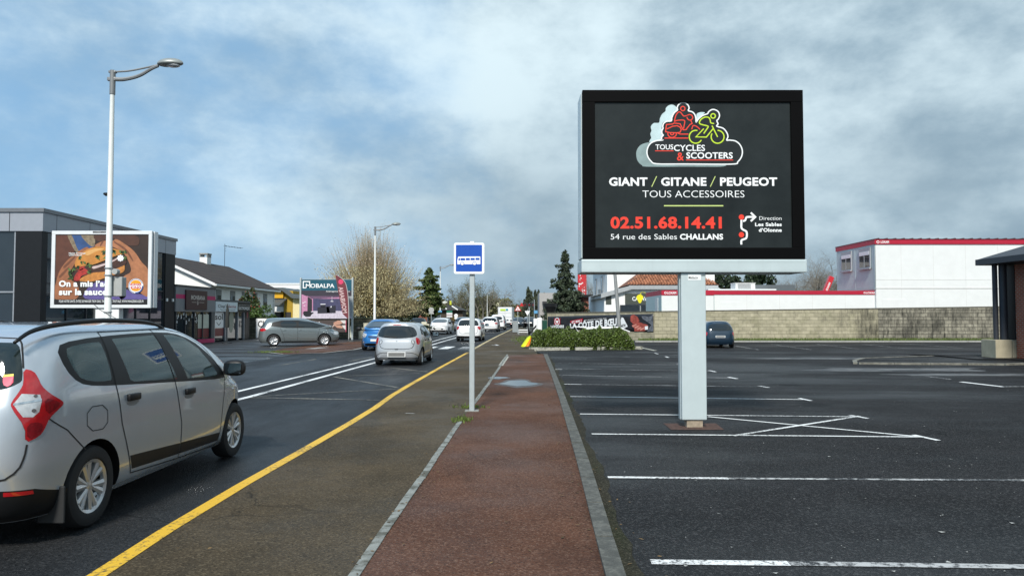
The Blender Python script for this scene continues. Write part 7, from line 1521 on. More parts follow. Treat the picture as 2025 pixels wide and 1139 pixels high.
    mb = MB(); mb.tube([(0, 0, 0), (0, 0, .55)], [.32, .5], 12); mb.prism([(a * .55, b * .55) for a, b in [(math.cos(k), math.sin(k)) for k in np.linspace(0, 6, 10)]], .552, .85); t = mb.build('planter', BLACK); tag(t, 'round black planter on the terrace above the far end of the banner wall', 'planter'); t.location = (DX(1089, 62), 62, DZ(620, 62))
boxes()

# ------------------------------------------------------------------ trees and shrubs
BARK = M('bark', (.10, .085, .065), .9, var=.35, scale=8); BARKG = M('grey_bark', (.145, .135, .115), .9, var=.3, scale=5); TWIG = M('twig', (.20, .175, .14), .9, var=.3, scale=2)
def fast_tubes(name, segs, mat, parent, n=3):
    """segs: array of (p0, p1, r0, r1); every one its own thin tapered stick"""
    P0 = np.array([s[0] for s in segs], float); P1 = np.array([s[1] for s in segs], float); r0 = np.array([s[2] for s in segs])[:, None]; r1 = np.array([s[3] for s in segs])[:, None]
    d = P1 - P0; d /= np.maximum(np.linalg.norm(d, axis=1)[:, None], 1e-9); ref = np.where(np.abs(d[:, 2:3]) < .9, [[0, 0, 1.]], [[1., 0, 0]]); a = np.cross(d, ref); a /= np.linalg.norm(a, axis=1)[:, None]; b = np.cross(d, a); m = len(P0); V = []
    for k in range(n): c, s = math.cos(2 * math.pi * k / n), math.sin(2 * math.pi * k / n); V.append(P0 + (a * c + b * s) * r0)
    for k in range(n): c, s = math.cos(2 * math.pi * k / n), math.sin(2 * math.pi * k / n); V.append(P1 + (a * c + b * s) * r1)
    V = np.stack(V, 1).reshape(-1, 3); base = np.arange(m)[:, None] * 2 * n
    Fq = np.concatenate([base + np.array([[k, (k + 1) % n, n + (k + 1) % n, n + k]]) for k in range(n)], 0); o = mesh_np(name, V, Fq, mat, parent); return o
def grow(p, d, L, r, lv, g, out, tips, up=.12, spread=.6, kids_=4, shrink=.62, wob=.18, minl=.12):
    n = 4 if lv < 2 else 3; q = np.array(p, float); d = np.array(d, float); pts = [q]; rr = r
    for i in range(n):
        d = d + g.normal(size=3) * wob + np.array([0, 0, up]); d /= np.linalg.norm(d); q2 = q + d * L / n; r2 = rr * (.86 if i < n - 1 else .7); out.append((q, q2, rr, r2, lv)); q = q2; rr = r2; pts.append(q)
        if lv < 4 and L * shrink > minl and (i > 0 or lv > 0):
            for _ in range(max(1, int(round(kids_ / n + g.uniform(-.3, .6))))):
                s = np.cross(d, g.normal(size=3)); s /= np.linalg.norm(s); dd = d * (1 - spread * .5) + s * spread; dd /= np.linalg.norm(dd); grow(q, dd, L * shrink * g.uniform(.75, 1.15), rr * .62, lv + 1, g, out, tips, up, spread, kids_, shrink, wob, minl)
    tips.append((q, d))
def bare_tree(lab, loc, h, seed, spread=.6, up=.12, kids_=4, leaf=None, group=None, trunk=.3, shrink=.62, rad=None, buds=0, name='bare_tree', cat='tree', bark=None, bs=.12):
    g = np.random.default_rng(seed); t = thing(name, lab, cat, loc, 0, group); out, tips = [], []
    grow((0, 0, 0), (0, 0, 1), h * .62, rad or h * .018, 0, g, out, tips, up, spread, kids_, shrink); zmax = max(s[1][2] for s in out); k = h / zmax
    o2 = [(s[0] * k, s[1] * k, s[2], s[3], s[4]) for s in out]
    fast_tubes('trunk', [s for s in o2 if s[4] == 0], bark or BARKG, t, 7); fast_tubes('crown', [s for s in o2 if s[4] > 0], TWIG if bark is None else bark, t)
    if buds:
        c = np.array([q for q, _ in tips]) * k; c = np.repeat(c, buds, 0) + g.normal(size=(len(c) * buds, 3)) * h * .03; V, Fq = leaf_quads(c, g.uniform(.5, 1.3, len(c)) * bs, g); mesh_np('young_leaves', V, Fq, leaf, t)
    return t
LEAF = M('leaf_green', (.040, .070, .016), .6, var=.45, scale=1.2, island=.55); LEAFD = M('leaf_dark', (.018, .034, .012), .6, var=.5, scale=1.0, island=.5); LEAFO = M('leaf_olive', (.085, .078, .030), .7, var=.4, scale=.9, island=.5)
BUD = M('willow_bud', (.50, .44, .24), .8, var=.3, scale=.8, island=.35); BUDP = M('pinkish_bud', (.52, .42, .33), .8, var=.3, scale=.8, island=.35); NEEDLE = M('conifer_needles', (.040, .058, .030), .7, var=.5, scale=1.5, island=.5); NEEDLEB = M('cedar_needles', (.058, .090, .018), .7, var=.5, scale=1.3, island=.5)
FARL = M('far_spring_leaves', (.115, .115, .050), .8, var=.4, scale=.3, island=.4)
def clump_points(g, n, R3, clumps=40, cs=.22, shell=.75, flat_bottom=-.6):
    """leaf places gathered in clumps through an uneven crown"""
    d = g.normal(size=(clumps, 3)); d /= np.linalg.norm(d, axis=1)[:, None]; d[:, 2] = np.maximum(d[:, 2], flat_bottom); rad = g.uniform(.35, 1.0, clumps) ** .5 * g.uniform(shell, 1.05, clumps); C = d * rad[:, None]; i = g.integers(0, clumps, n); s = cs * g.uniform(.6, 1.3, clumps); e = g.normal(size=(n, 3)); e /= np.linalg.norm(e, axis=1)[:, None]
    return (C[i] + e * (s[i] * g.uniform(.3, 1, n) ** .5)[:, None]) * np.array(R3)
def shrub(lab, loc, R3, n, ls, seed, mat, clumps=45, cs=.25, cz=None, name='shrub', cat='shrub', group=None, stems=9, extra=None):
    g = np.random.default_rng(seed); t = thing(name, lab, cat, loc, 0, group); cz = R3[2] * .95 if cz is None else cz
    P = clump_points(g, n, R3, clumps, cs); P[:, 2] += cz; P = P[P[:, 2] > .02]; V, Fq = leaf_quads(P, ls * g.uniform(.6, 1.4, len(P)), g); mesh_np('foliage', V, Fq, mat, t)
    if extra: m2, k = extra; Q = P[:int(len(P) * k)] * np.array([1.03, 1.03, 1.02]); V, Fq = leaf_quads(Q, ls * g.uniform(.6, 1.4, len(Q)), g); mesh_np('blossom', V, Fq, m2, t)
    segs = []
    for _ in range(stems): e = P[g.integers(len(P))] * .85; segs.append((np.array([g.normal() * R3[0] * .1, g.normal() * R3[1] * .1, -.05]), e, .05 * max(R3), .012 * max(R3)))
    fast_tubes('stem', segs, BARK, t, 5); return t

# the big pollarded willow with swelling buds
def willow():
    Y = 60.0; t = thing('willow_tree', 'huge bare willow with hundreds of upright yellowish budding shoots behind the kitchen sign', 'tree', (DX(733, Y), Y, 0)); g = np.random.default_rng(11)
    lim, tw, bd = [], [], []
    mpx = Y / F; Rx = 97 * mpx; ztop = DZ(468, Y); zc = DZ(585, Y)
    tr = [(np.array([0, 0, -.1]), np.array([.1, 0, 1.3]), .55, .48), (np.array([.1, 0, 1.3]), np.array([0, 0, 2.1]), .48, .5)]
    heads = []
    for k in range(26):
        a = g.uniform(0, 6.28); e = g.uniform(.1, 1.3); d = np.array([math.cos(a) * math.cos(e), math.sin(a) * math.cos(e), math.sin(e)]); q = np.array([0, 0, 1.9]); l = g.uniform(1.2, 2.6); r = .16
        for i in range(4): d = d + g.normal(size=3) * .15 + np.array([0, 0, .05]); d /= np.linalg.norm(d); q2 = q + d * l / 4; lim.append((q, q2, r, r * .8)); q = q2; r *= .8; heads.append((q, d))
    HQ = np.array([h[0] for h in heads]); c0 = np.array([0, 0, 1.9])
    for k in range(2500):
        az = g.uniform(0, 6.28); el = g.uniform(-.04, 1.52); lump = 1 + .07 * math.sin(az * 5 + el * 3) + .05 * math.sin(az * 11 + 2)
        u = np.array([math.cos(az) * math.cos(el), math.sin(az) * math.cos(el), math.sin(el)]); reach = lump / math.sqrt((math.cos(el) / Rx) ** 2 + (math.sin(el) / (ztop - 2.0)) ** 2) * (g.uniform(.55, 1.0) ** .5 if g.uniform() < .8 else g.uniform(.98, 1.10))
        e = c0 + u * reach; q0 = HQ[np.argmin(((HQ - c0) / np.linalg.norm(HQ - c0, axis=1)[:, None] - u)[:, :].__pow__(2).sum(1) + g.uniform(0, .25, len(HQ)))]
        mid = q0 + (e - q0) * .5 + np.array([u[0], u[1], 0]) * (.10 * reach) - np.array([0, 0, .12 * reach * math.cos(el)]); r = .021; q = q0; n = 5; hgt = max(0, (e[2] - 2.5) / 6)
        for i in range(n):
            tt = (i + 1) / n; q2 = q0 * (1 - tt) ** 2 + mid * 2 * tt * (1 - tt) + e * tt * tt + g.normal(size=3) * .03; tw.append((q, q2, r, r * .74))
            if i > 0:
                for _ in range(1 if g.uniform() < .75 - .3 * hgt else 2): bd.append(q + (q2 - q) * g.uniform() + g.normal(size=3) * .035)
                if g.uniform() < .75: d = q2 - q; s = d / np.linalg.norm(d) + g.normal(size=3) * .35 + np.array([0, 0, .15]); s /= np.linalg.norm(s); q3 = q2 + s * g.uniform(.3, .85); tw.append((q2, q3, r * .6, r * .35)); bd += [q2 + (q3 - q2) * v for v in ((.4, .75, 1) if hgt < .55 else (1,))]
            q = q2; r *= .74
    fast_tubes('trunk', tr, BARK, t, 10); fast_tubes('limb', lim, BARK, t, 6); fast_tubes('crown', tw, M('willow_shoot', (.33, .265, .155), .85, var=.25, scale=.6, island=.3), t, 3)
    bd = np.array(bd); k = np.argsort(g.uniform(size=len(bd))); hi = bd[:, 2] > 5.6; V, Fq = leaf_quads(bd[~hi], .040 * g.uniform(.6, 1.4, (~hi).sum()), g, 3.2, 1.6); mesh_np('bud', V, Fq, BUD, t); V, Fq = leaf_quads(bd[hi], .034 * g.uniform(.6, 1.4, hi.sum()), g, 3.2, 1.6); mesh_np('bud', V, Fq, BUDP, t)
    # leafier lower right half
    P = clump_points(g, 5200, (Rx * .72, 3.0, 1.9), 60, .22); P += np.array([.75, 0, 2.7]); P = P[(P[:, 2] > .9)]; V, Fq = leaf_quads(P, .10 * g.uniform(.6, 1.4, len(P)), g); mesh_np('leafy_skirt', V, Fq, M('olive_bud', (.20, .155, .055), .8, var=.4, scale=.8, island=.5), t)
willow()
p = D(740, 640, 57.5); shrub('dark ivy hedge below the willow crown behind the blue car', (DX(735, 57.5), 57.5, 0), (4.2, 1.2, .85), 9000, .09, 3, LEAFD, 50, .3)
# shrubs over the left stone wall
shrub('bright green rounded shrub over the stone wall beside the black shop sign', (DX(517, 56), 56, 0), (1.35, 1.2, 1.05), 6500, .085, 5, M('leaf_bright', (.050, .095, .012), .6, var=.4, scale=1.2, island=.5), 40, .28, cz=1.25)
shrub('tall loose shrub with a few reddish leaves rising before the white house', (DX(490, 57), 57, 0), (1.0, .9, 1.6), 3600, .10, 6, LEAF, 42, .2, cz=2.15, extra=(M('leaf_red', (.20, .045, .02), .7, island=.4), .10), stems=14)
# conifers
def conifer(lab, loc, h, rad, seed, mat, tiers, droop, plate=False, name='conifer', cone=1.0, base=.08, lq=.16, dens=1.0):
    g = np.random.default_rng(seed); t = thing(name, lab, 'tree', loc); segs, P = [], []
    fast_tubes('trunk', [(np.array([0, 0, -.05]), np.array([0, 0, h * .5]), h * .022, h * .014), (np.array([0, 0, h * .5]), np.array([0, 0, h]), h * .014, .01)], BARK, t, 8)
    for i in range(tiers):
        f = (i + g.uniform(-.3, .3)) / tiers; f = min(max(f, 0), .985); z = h * (base + (1 - base) * f); rr = rad * ((1 - f) ** cone) * g.uniform(.75, 1.1) + .12
        if plate: rr = rad * (.55 + .45 * math.sin(math.pi * min(1, f * 1.05 + .12))) * g.uniform(.7, 1.05) * (1 if f < .8 else (1.05 - f) * 4)
        nb = int((6 if plate else 8) + 3 * (1 - f))
        for b in range(nb):
            a = 2 * math.pi * (b + g.uniform()) / nb; l = rr * g.uniform(.45, 1.2); q = np.array([0, 0, z]); e = q + np.array([math.cos(a) * l, math.sin(a) * l, -droop * l + (.25 * l if f > .75 and not plate else 0)]); segs.append((q, e, .035 * h / 10, .01))
            n = int(l * 46 * dens) + 4; u = g.uniform(.12, 1.02, n) ** .7; w = (.16 + .30 * (1 - u)) * (l * .55 + .15); side = np.array([-math.sin(a), math.cos(a), 0]); pts = q + (e - q) * u[:, None] + side * (g.normal(size=n) * w * .55)[:, None] + np.array([0, 0, 1]) * (g.normal(size=n) * (.05 if plate else .09) - (0 if plate else .08) * u)[:, None]; P.append(pts)
    P = np.concatenate(P); fast_tubes('branch', segs, BARK, t, 4); V, Fq = leaf_quads(P, lq * g.uniform(.5, 1.3, len(P)), g, 2.6); mesh_np('crown', V, Fq, mat, t); return t
Y = 78; hc = DZ(496, Y) + .1; conifer('tall dark spruce with a ragged pointed top beside the billboard edge', (DX(1117, Y), Y, 0), hc, 47 * Y / F + .2, 21, NEEDLE, 24, .12, base=.16, cone=.95, lq=.15, dens=.75)
Y = 84; conifer('dark green cedar with flat layered boughs right of the willow', (DX(849, Y), Y, 0), DZ(529, Y), 30 * Y / F, 22, NEEDLEB, 22, .04, True, name='cedar', base=.24, lq=.17, dens=1.2)
Y = 80; shrub('dark evergreen bush between the willow and the cedar', (DX(812, Y), Y, 0), (1.3, 1.2, 1.7), 6500, .12, 8, LEAFD, 40, .28, cz=1.9)

# hedge by the end of the pavement
def hedge():
    labs = ['left half of the low trimmed evergreen hedge at the end of the red pavement', 'right half of the low trimmed evergreen hedge, below the leaning grey post']
    Yh = 38.6; HL = M('hedge_leaf', (.080, .120, .020), .5, var=.6, scale=3.0, island=.6)
    for i, (a, b) in enumerate(((1050, 1146), (1148, 1250))):
        g = np.random.default_rng(30 + i); x0, x1 = DX(a, Yh), DX(b, Yh); t = thing('hedge', labs[i], 'hedge', ((x0 + x1) / 2, Yh, PK), 0, 'halves of the low hedge'); h = (x1 - x0) / 2; n = 26000; H_ = .98
        u = g.uniform(-1, 1, n); sec = g.uniform(0, 1, n); edge = np.where(u > 0, 1 - np.maximum(0, (u - .55) / .45) ** 2 * (.75 if i == 1 else .15), 1 - np.maximum(0, (-u - .6) / .4) ** 2 * (.55 if i == 0 else .12))
        th = g.uniform(-.1, math.pi + .1, n); rr = .62 + .4 * g.uniform(0, 1, n) ** .4; bump = 1 + .10 * np.sin(u * 9 + i) * np.sin(th * 3) + .06 * np.sin(u * 23 + th * 5) + .04 * g.normal(size=n)
        X_ = u * h * (1 + .02 * g.normal(size=n)); Yy = .85 * np.cos(th) * rr * bump * (.75 + .25 * edge); Z = H_ * edge * np.clip(np.sin(th), 0, 1) ** .55 * rr * bump; P = np.stack([X_, Yy, Z + .02], 1); V, Fq = leaf_quads(P, .046 * g.uniform(.6, 1.4, n), g); mesh_np('foliage', V, Fq, HL, t)
        segs = [(np.array([g.uniform(-h * .9, h * .9), g.normal() * .15, -.02]), np.array([g.uniform(-h * .9, h * .9), g.normal() * .3, .6]), .02, .008) for _ in range(24)]; fast_tubes('stem', segs, BARK, t, 4)
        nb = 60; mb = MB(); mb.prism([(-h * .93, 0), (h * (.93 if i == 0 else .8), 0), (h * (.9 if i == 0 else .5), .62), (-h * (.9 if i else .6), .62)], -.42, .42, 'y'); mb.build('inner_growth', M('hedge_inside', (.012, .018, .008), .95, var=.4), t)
hedge()
# broken white kerb stones along the hedge foot
KW = M('lichened_kerb', (.42, .41, .35), .9, var=.35, scale=7, bump=.4, stain=((.07, .075, .05), .45, .65, (4, 4, 4), .8))
g_ = random.Random(2); px_ = 1046
mb = MB()
while px_ < 1262:
    a = GP(px_, 693.5 - (px_ - 1046) * .012); b = GP(px_ + 13 + g_.uniform(0, 12), 693.2 - (px_ - 1040) * .012); d = .12 + g_.uniform(0, .04)
    mb.prism([(a[0], a[1]), (b[0], b[1] + g_.uniform(-.05, .05)), (b[0], b[1] + .2), (a[0], a[1] + .2)], PK - .02, PK + d); px_ += 15 + g_.uniform(4, 14)
struct(mb.build('hedge_kerb', KW))
mb = MB(); A, B = GP(1252, 684), GP(1296, 693.5); band(mb, [(A[0], A[1], 0), (B[0], B[1], 0)], .22, PK + .006); A, B = GP(1000, 722), GP(1014, 704); band(mb, [G(990, 723), G(1003, 705)], .16, .007); struct(mb.build('lichened_kerb_strip', KW))
flat('hedge_soil', [GP(1046, 692)[:2], GP(1262, 691)[:2], (DX(1275, 42), 42), (DX(1060, 46), 46)], PK + .01, M('bark_soil', (.05, .042, .03), .95, var=.4, scale=4))

# bare trees beyond: each its own, a few kinds copied
kinds = [bare_tree('tall narrow bare poplar beside the bus stop sign, tallest of the far row', (DX(948, 190), 190, -.1), DZ(543, 190), 41, spread=.34, up=.22, kids_=5, group='bare trees beyond the railway', shrink=.5, buds=1, leaf=FARL, bs=.14),
         bare_tree('broad bare tree with a rounded crown above the lorry', (DX(983, 165), 165, -.1), DZ(549, 165), 42, spread=.75, up=.07, kids_=5, group='bare trees beyond the railway', shrink=.6),
         bare_tree('slender bare tree in the far row left of the bus stop sign', (DX(912, 200), 200, -.1), DZ(558, 200), 43, spread=.5, up=.16, kids_=5, group='bare trees beyond the railway', shrink=.52, buds=1, leaf=FARL, bs=.12)]
lbl = 'bare trees of one thin grey kind in the far row beyond the railway'
for i, (px_, py, Y, k) in enumerate([(888, 566, 195, 2), (898, 560, 205, 0), (906, 562, 185, 2), (921, 556, 210, 0), (930, 558, 200, 2), (938, 560, 195, 2), (955, 552, 205, 2), (966, 562, 190, 2), (972, 570, 215, 0), (880, 575, 180, 2), (958, 548, 190, 0), (994, 575, 210, 2), (1001, 582, 220, 2), (1010, 590, 230, 0), (1030, 588, 240, 2), (1020, 592, 235, 2)]):
    c = copy_tree(kinds[k]); z0 = kinds[k].location.y; h0 = DZ({0: 543, 1: 549, 2: 558}[k], z0); s = DZ(py, Y) / h0; c.location = (DX(px_, Y), Y, -.1); c.scale = (s * 1.1, s * 1.1, s); c.rotation_euler = (0, 0, i * 1.3); c['label'] = 'one of the thin bare trees in the far row beyond the railway'
rt = bare_tree('bare spreading tree left of the two storey cabin, right of its pair', (DX(1628, 92), 92, 0), DZ(487, 92), 52, spread=.75, up=.05, kids_=6, shrink=.62, group='bare trees behind the cabins')
for px_, py, Y, rz, lb in ((1588, 515, 98, 1.9, 'lower bare tree between the dark evergreens and the two storey cabin'), (1606, 505, 104, 3.3, 'bare tree standing in the middle of the group left of the tall cabin'), (1650, 500, 112, .6, 'bare tree whose crown shows just behind the corner of the tall cabin'), (1668, 520, 95, 2.6, 'bare tree mostly hidden behind the windowed end of the tall cabin')):
    c = copy_tree(rt); s = 1.12 * DZ(py, Y) / DZ(487, 92); c.location = (DX(px_, Y), Y, 0); c.scale = (s, s, s); c.rotation_euler = (0, 0, rz); c['label'] = lb
c = copy_tree(rt); c.location = (DX(1168, 103), 103, 0); s = DZ(533, 103) / DZ(487, 92); c.scale = (s * .6, s * .6, s * 1.15); c['label'] = 'narrow bare tree rising between the conifer and the tall white house'
del c['group']
for i, (px_, py, r, Y) in enumerate(((1425, 540, 2.6, 105), (1465, 537, 3.0, 108), (1505, 543, 2.4, 102))):
    zt = DZ(py, Y); shrub(['leftmost dark evergreen tree under the billboard, beside the column', 'middle dark evergreen tree under the billboard above the roof unit', 'rightmost dark evergreen tree under the billboard, next to the bare trees'][i], (DX(px_, Y), Y, 0), (r, r, zt * .5), 5200, .22, 60 + i, LEAFD, 45, .25, cz=zt * .55, name='evergreen_tree', cat='tree', group='dark evergreens behind the cabins', stems=6)
for i, (px_, py, w, Y) in enumerate(((1047, 572, 7, 150), (1062, 570, 8, 140), (1038, 590, 5, 160), (1075, 582, 8, 135))):
    zt = DZ(py, Y); shrub(['tall pale green tree just right of the crossing lights', 'tall grey green tree between the crossing and the porch house', 'small far tree above the crossing lights', 'pale tree behind the left boughs of the spruce'][i], (DX(px_, Y), Y, 0), (w * Y / F, w * Y / F, zt * .5), 3200, .24, 70 + i, M('grey_green_leaf', (.060, .075, .045), .8, var=.4, scale=.5, island=.4), 40, .22, cz=zt * .56, name='broadleaf_tree', cat='tree', group='trees right of the crossing', stems=6)
# distant undergrowth closing the view
g = np.random.default_rng(5); P = []
for px_ in np.arange(560, 1100, 2.2):
    Y = g.uniform(205, 250); base = 597 + 7 * math.sin(px_ * .05) + 5 * math.sin(px_ * .13); zt = DZ(base if px_ < 1000 else 604, Y); n = 70; P.append(np.stack([DX(px_, Y) + g.normal(size=n) * 1.3, Y + g.normal(size=n) * 2, zt * g.uniform(0, 1, n) ** .75], 1))
P = np.concatenate(P); V, Fq = leaf_quads(P, .75 * g.uniform(.5, 1.4, len(P)), g, 1.4); stuff(mesh_np('far_woodland', V, Fq, FARL))
P = []
for px_ in np.concatenate([np.arange(330, 560, 3.0), np.arange(1095, 2200, 3.0)]):
    Y = g.uniform(190, 240); zt = DZ(600 + 4 * math.sin(px_ * .07), Y); n = 40; P.append(np.stack([DX(px_, Y) + g.normal(size=n) * 1.6, Y + g.normal(size=n) * 2, zt * g.uniform(0, 1, n) ** .75], 1))
P = np.concatenate(P); V, Fq = leaf_quads(P, .85 * g.uniform(.5, 1.4, len(P)), g, 1.4); stuff(mesh_np('far_woodland', V, Fq, FARL))
for i, (px_, Y, r, h) in enumerate(((905, 118, 1.3, 1.5), (862, 100, 1.6, 1.2), (700, 66, 2.0, 1.2))):
    shrub(['yellowish dry shrub beside the fence behind the crossover car', 'low green shrub by the mural wall', 'dark low shrub at the foot of the willow left of the lamp'][i], (DX(px_, Y), Y, 0), (r, r * .8, h * .55), 1800, .12, 80 + i, [M('dry_leaf', (.16, .11, .035), .8, island=.4), LEAF, LEAFD][i], 25, .3)

# ------------------------------------------------------------------ signs, crossing gear and small things
def post_sign(lab, px_, Y, py0, kind, name='road_sign', cat='road sign', pw=.06):
    x = DX(px_, Y); t = thing(name, lab, cat, (x, Y, 0)); z = lambda py: DZ(py, Y); mb = MB(); mb.cyl(0, 0, 0, z(py0), pw / 2, 8); mb.build('post', GALV, t); return t, z, (lambda p: DX(p, Y) - x)
t, z, xx = post_sign('red edged triangular warning sign on a grey post before the railway crossing', 1024, 70, 603, 0)
def tri(mb, c, zc, w, y, inv=False): h = w * .87; s = -1 if inv else 1; mb.poly([(c - w / 2, zc - s * h / 3), (c + w / 2, zc - s * h / 3), (c, zc + s * 2 * h / 3)], y)
mb = MB(); tri(mb, 0, z(611), .66, -.05); pn = mb.build('panel', M('sign_red', (.50, .015, .02), .4), t); so = pn.modifiers.new('thickness', 'SOLIDIFY'); so.thickness = .015
mb = MB(); tri(mb, 0, z(611), .46, -.068); f = mb.build('white_field', WHITE_SIGN, pn); mb = MB(); mb.box(-.10, .10, -.072, -.070, z(611) - .08, z(611) - .02); mb.box(-.02, .02, -.072, -.070, z(611) - .08, z(611) + .12); mb.build('symbol', M('sign_red', (0, 0, 0)), f)
t, z, xx = post_sign('small white downward triangle sign on a thin post right of the warning sign', 1043, 71, 612, 0)
mb = MB(); tri(mb, 0, z(618), .52, -.04, True); pn = mb.build('panel', WHITE_SIGN, t); so = pn.modifiers.new('thickness', 'SOLIDIFY'); so.thickness = .015
# crossing signal
Y = 73; x = DX(1046.5, Y); t = thing('crossing_signal', 'railway crossing signal with black lamps on a pale post', 'traffic signal', (x, Y, 0)); z = lambda py: DZ(py, Y); mb = MB(); mb.cyl(0, 0, 0, z(600), .055, 8); mb.build('post', GALV, t)
mb = MB()
for s in (-1, 1): mb.prism([(s * -.55, z(606)), (s * -.45, z(606) - .12), (s * .60, z(599)), (s * .50, z(599) + .12)][::s], -.09 - .03 * s, -.06 - .03 * s, 'y')
mb.build('cross_arm', M('signal_black', (.012, .012, .013), .5), t)
for a in (-.42, .0, .42): mb = MB(); mb.tube([(a, -.16, z(603)), (a, .02, z(603))], .15, 14); h = mb.build('lamp_housing', M('signal_black', (0, 0, 0)), t); mb = MB(); mb.disc(a, z(603), .10, -.163, 14); mb.build('lamp_lens', M('dim_red_lens', (.12, .008, .008), .2), h)
mb = MB(); tri(mb, -.75, z(603), .42, -.1); pn = mb.build('warning_triangle', M('sign_red', (0, 0, 0)), t); so = pn.modifiers.new('thickness', 'SOLIDIFY'); so.thickness = .015
# round sign seen from behind, direction boards, pale sign
t, z, xx = post_sign('round grey back of a traffic sign over a smaller panel beside the cedar', 853, 82, 608, 0)
mb = MB(); mb.tube([(0, -.06, z(613)), (0, -.03, z(613))], .30, 20); mb.box(-.28, .28, -.06, -.03, z(621), z(618)); mb.build('panel', M('sign_back', (.42, .43, .42), .5), t)
t, z, xx = post_sign('stack of green and white direction boards left of the bus stop sign', 889, 92, 614, 0)
for k, (a, b, m) in enumerate(((614.3, 618.3, M('direction_green', (.02, .16, .10), .5)), (618.8, 621.4, WHITE_SIGN), (622, 624.4, M('pale_pink_board', (.5, .42, .42), .5)), (624.8, 627, WHITE_SIGN))): mb = MB(); mb.box(xx(883.3), xx(894.6), -.08, -.045, z(b), z(a)); mb.build('board', m, t)
t, z, xx = post_sign('white backed sign on a short post between the direction boards and the bus stop sign', 902, 96, 620, 0); mb = MB(); mb.tube([(0, -.06, z(624)), (0, -.03, z(624))], .24, 16); mb.box(-.2, .2, -.06, -.03, z(631), z(627)); mb.build('panel', WHITE_SIGN, t)
x0 = L1.location; t3 = [o for o in bpy.data.objects if o.get('label') == lamp_lab[1]][0]; sc = t3.scale.x
mb = MB(); Y = 91; mb.box(-.22, .22, -.14, -.10, DZ(618, Y), DZ(614.5, Y)); mb.build('blue_plate', M('sign_pale_blue', (.10, .32, .55), .5), t3); mb = MB(); mb.box(-.42, -.14, -.1, .2, DZ(612, Y), DZ(604, Y)); mb.build('control_box', M('junction_grey', (0, 0, 0)), t3)
# mural wall, cabinets, brick hall and dark roofed restaurant behind
Y = 86; x0, x1 = DX(845, Y), DX(871, Y); t = thing('mural_wall', 'short white wall painted with a yellow and black mural beside the third lamp', 'wall', (x0, Y, 0)); mb = MB(); mb.box(0, x1 - x0, 0, .25, 0, DZ(617.5, Y)); s = mb.build('wall_face', M('mural_white', (.68, .69, .66), .7, var=.12), t)
mb = MB(); w = x1 - x0
for k in range(9): mb.poly(blob(w * (.35 + .06 * k), .5 + .12 * (k % 5) * 1.3, .14, .2, 12, k, .4), -.004 - .0004 * k)
mb.build('mural_yellow', M('mural_yellow', (.55, .46, .08), .6), s); mb = MB(); mb.box(w * .27, w * .33, -.01, -.001, 0, DZ(622, Y)); mb.stroke([(w * .50, DZ(618.5, Y)), (w * .60, DZ(623, Y)), (w * .68, DZ(628, Y))], .14, -.012); mb.build('mural_black', BLACK, s); mb = MB(); mb.box(w * .0, w * .22, -.06, -.012, 0, DZ(619, Y)); mb.build('pillar', WHITE, t)
for i, (a, b, py) in enumerate(((833.5, 844, 636.5), (844.5, 848.5, 637.5))):
    Y = 70; x0, x1 = DX(a, Y), DX(b, Y); t = thing('utility_cabinet', ['wide cream roadside cabinet left of the white crossover car', 'narrow cream roadside cabinet touching the wide one left of the crossover car'][i], 'cabinet', (x0, Y, 0)); mb = MB(); mb.box(0, x1 - x0, 0, .4, 0, DZ(py, Y), .02); bd = mb.build('body', M('cream_cabinet', (.62, .59, .46), .6, var=.08), t); mb = MB(); mb.box(.05, x1 - x0 - .05, -.012, 0, .12, DZ(py, Y) - .1, .004); mb.build('door', M('cream_cabinet', (0, 0, 0)), bd)
Y = 108; x0, x1 = DX(810, Y), DX(850, Y); t = thing('brick_hall', 'low brick hall with a white upper band seen under the cedar', 'building', (x0, Y, 0)); mb = MB(); mb.box(0, x1 - x0, 0, 8, 0, DZ(623, Y)); mb.build('wall', MATS['annexe_bricks'], t); mb = MB(); mb.box(1.2, x1 - x0, .2, 8, DZ(623, Y), DZ(616, Y)); mb.build('upper_wall', WHITE, t); mb = MB(); mb.box(2.6, 2.8, -.03, -.001, 0, DZ(623, Y)); mb.build('white_strip', WHITE, t)
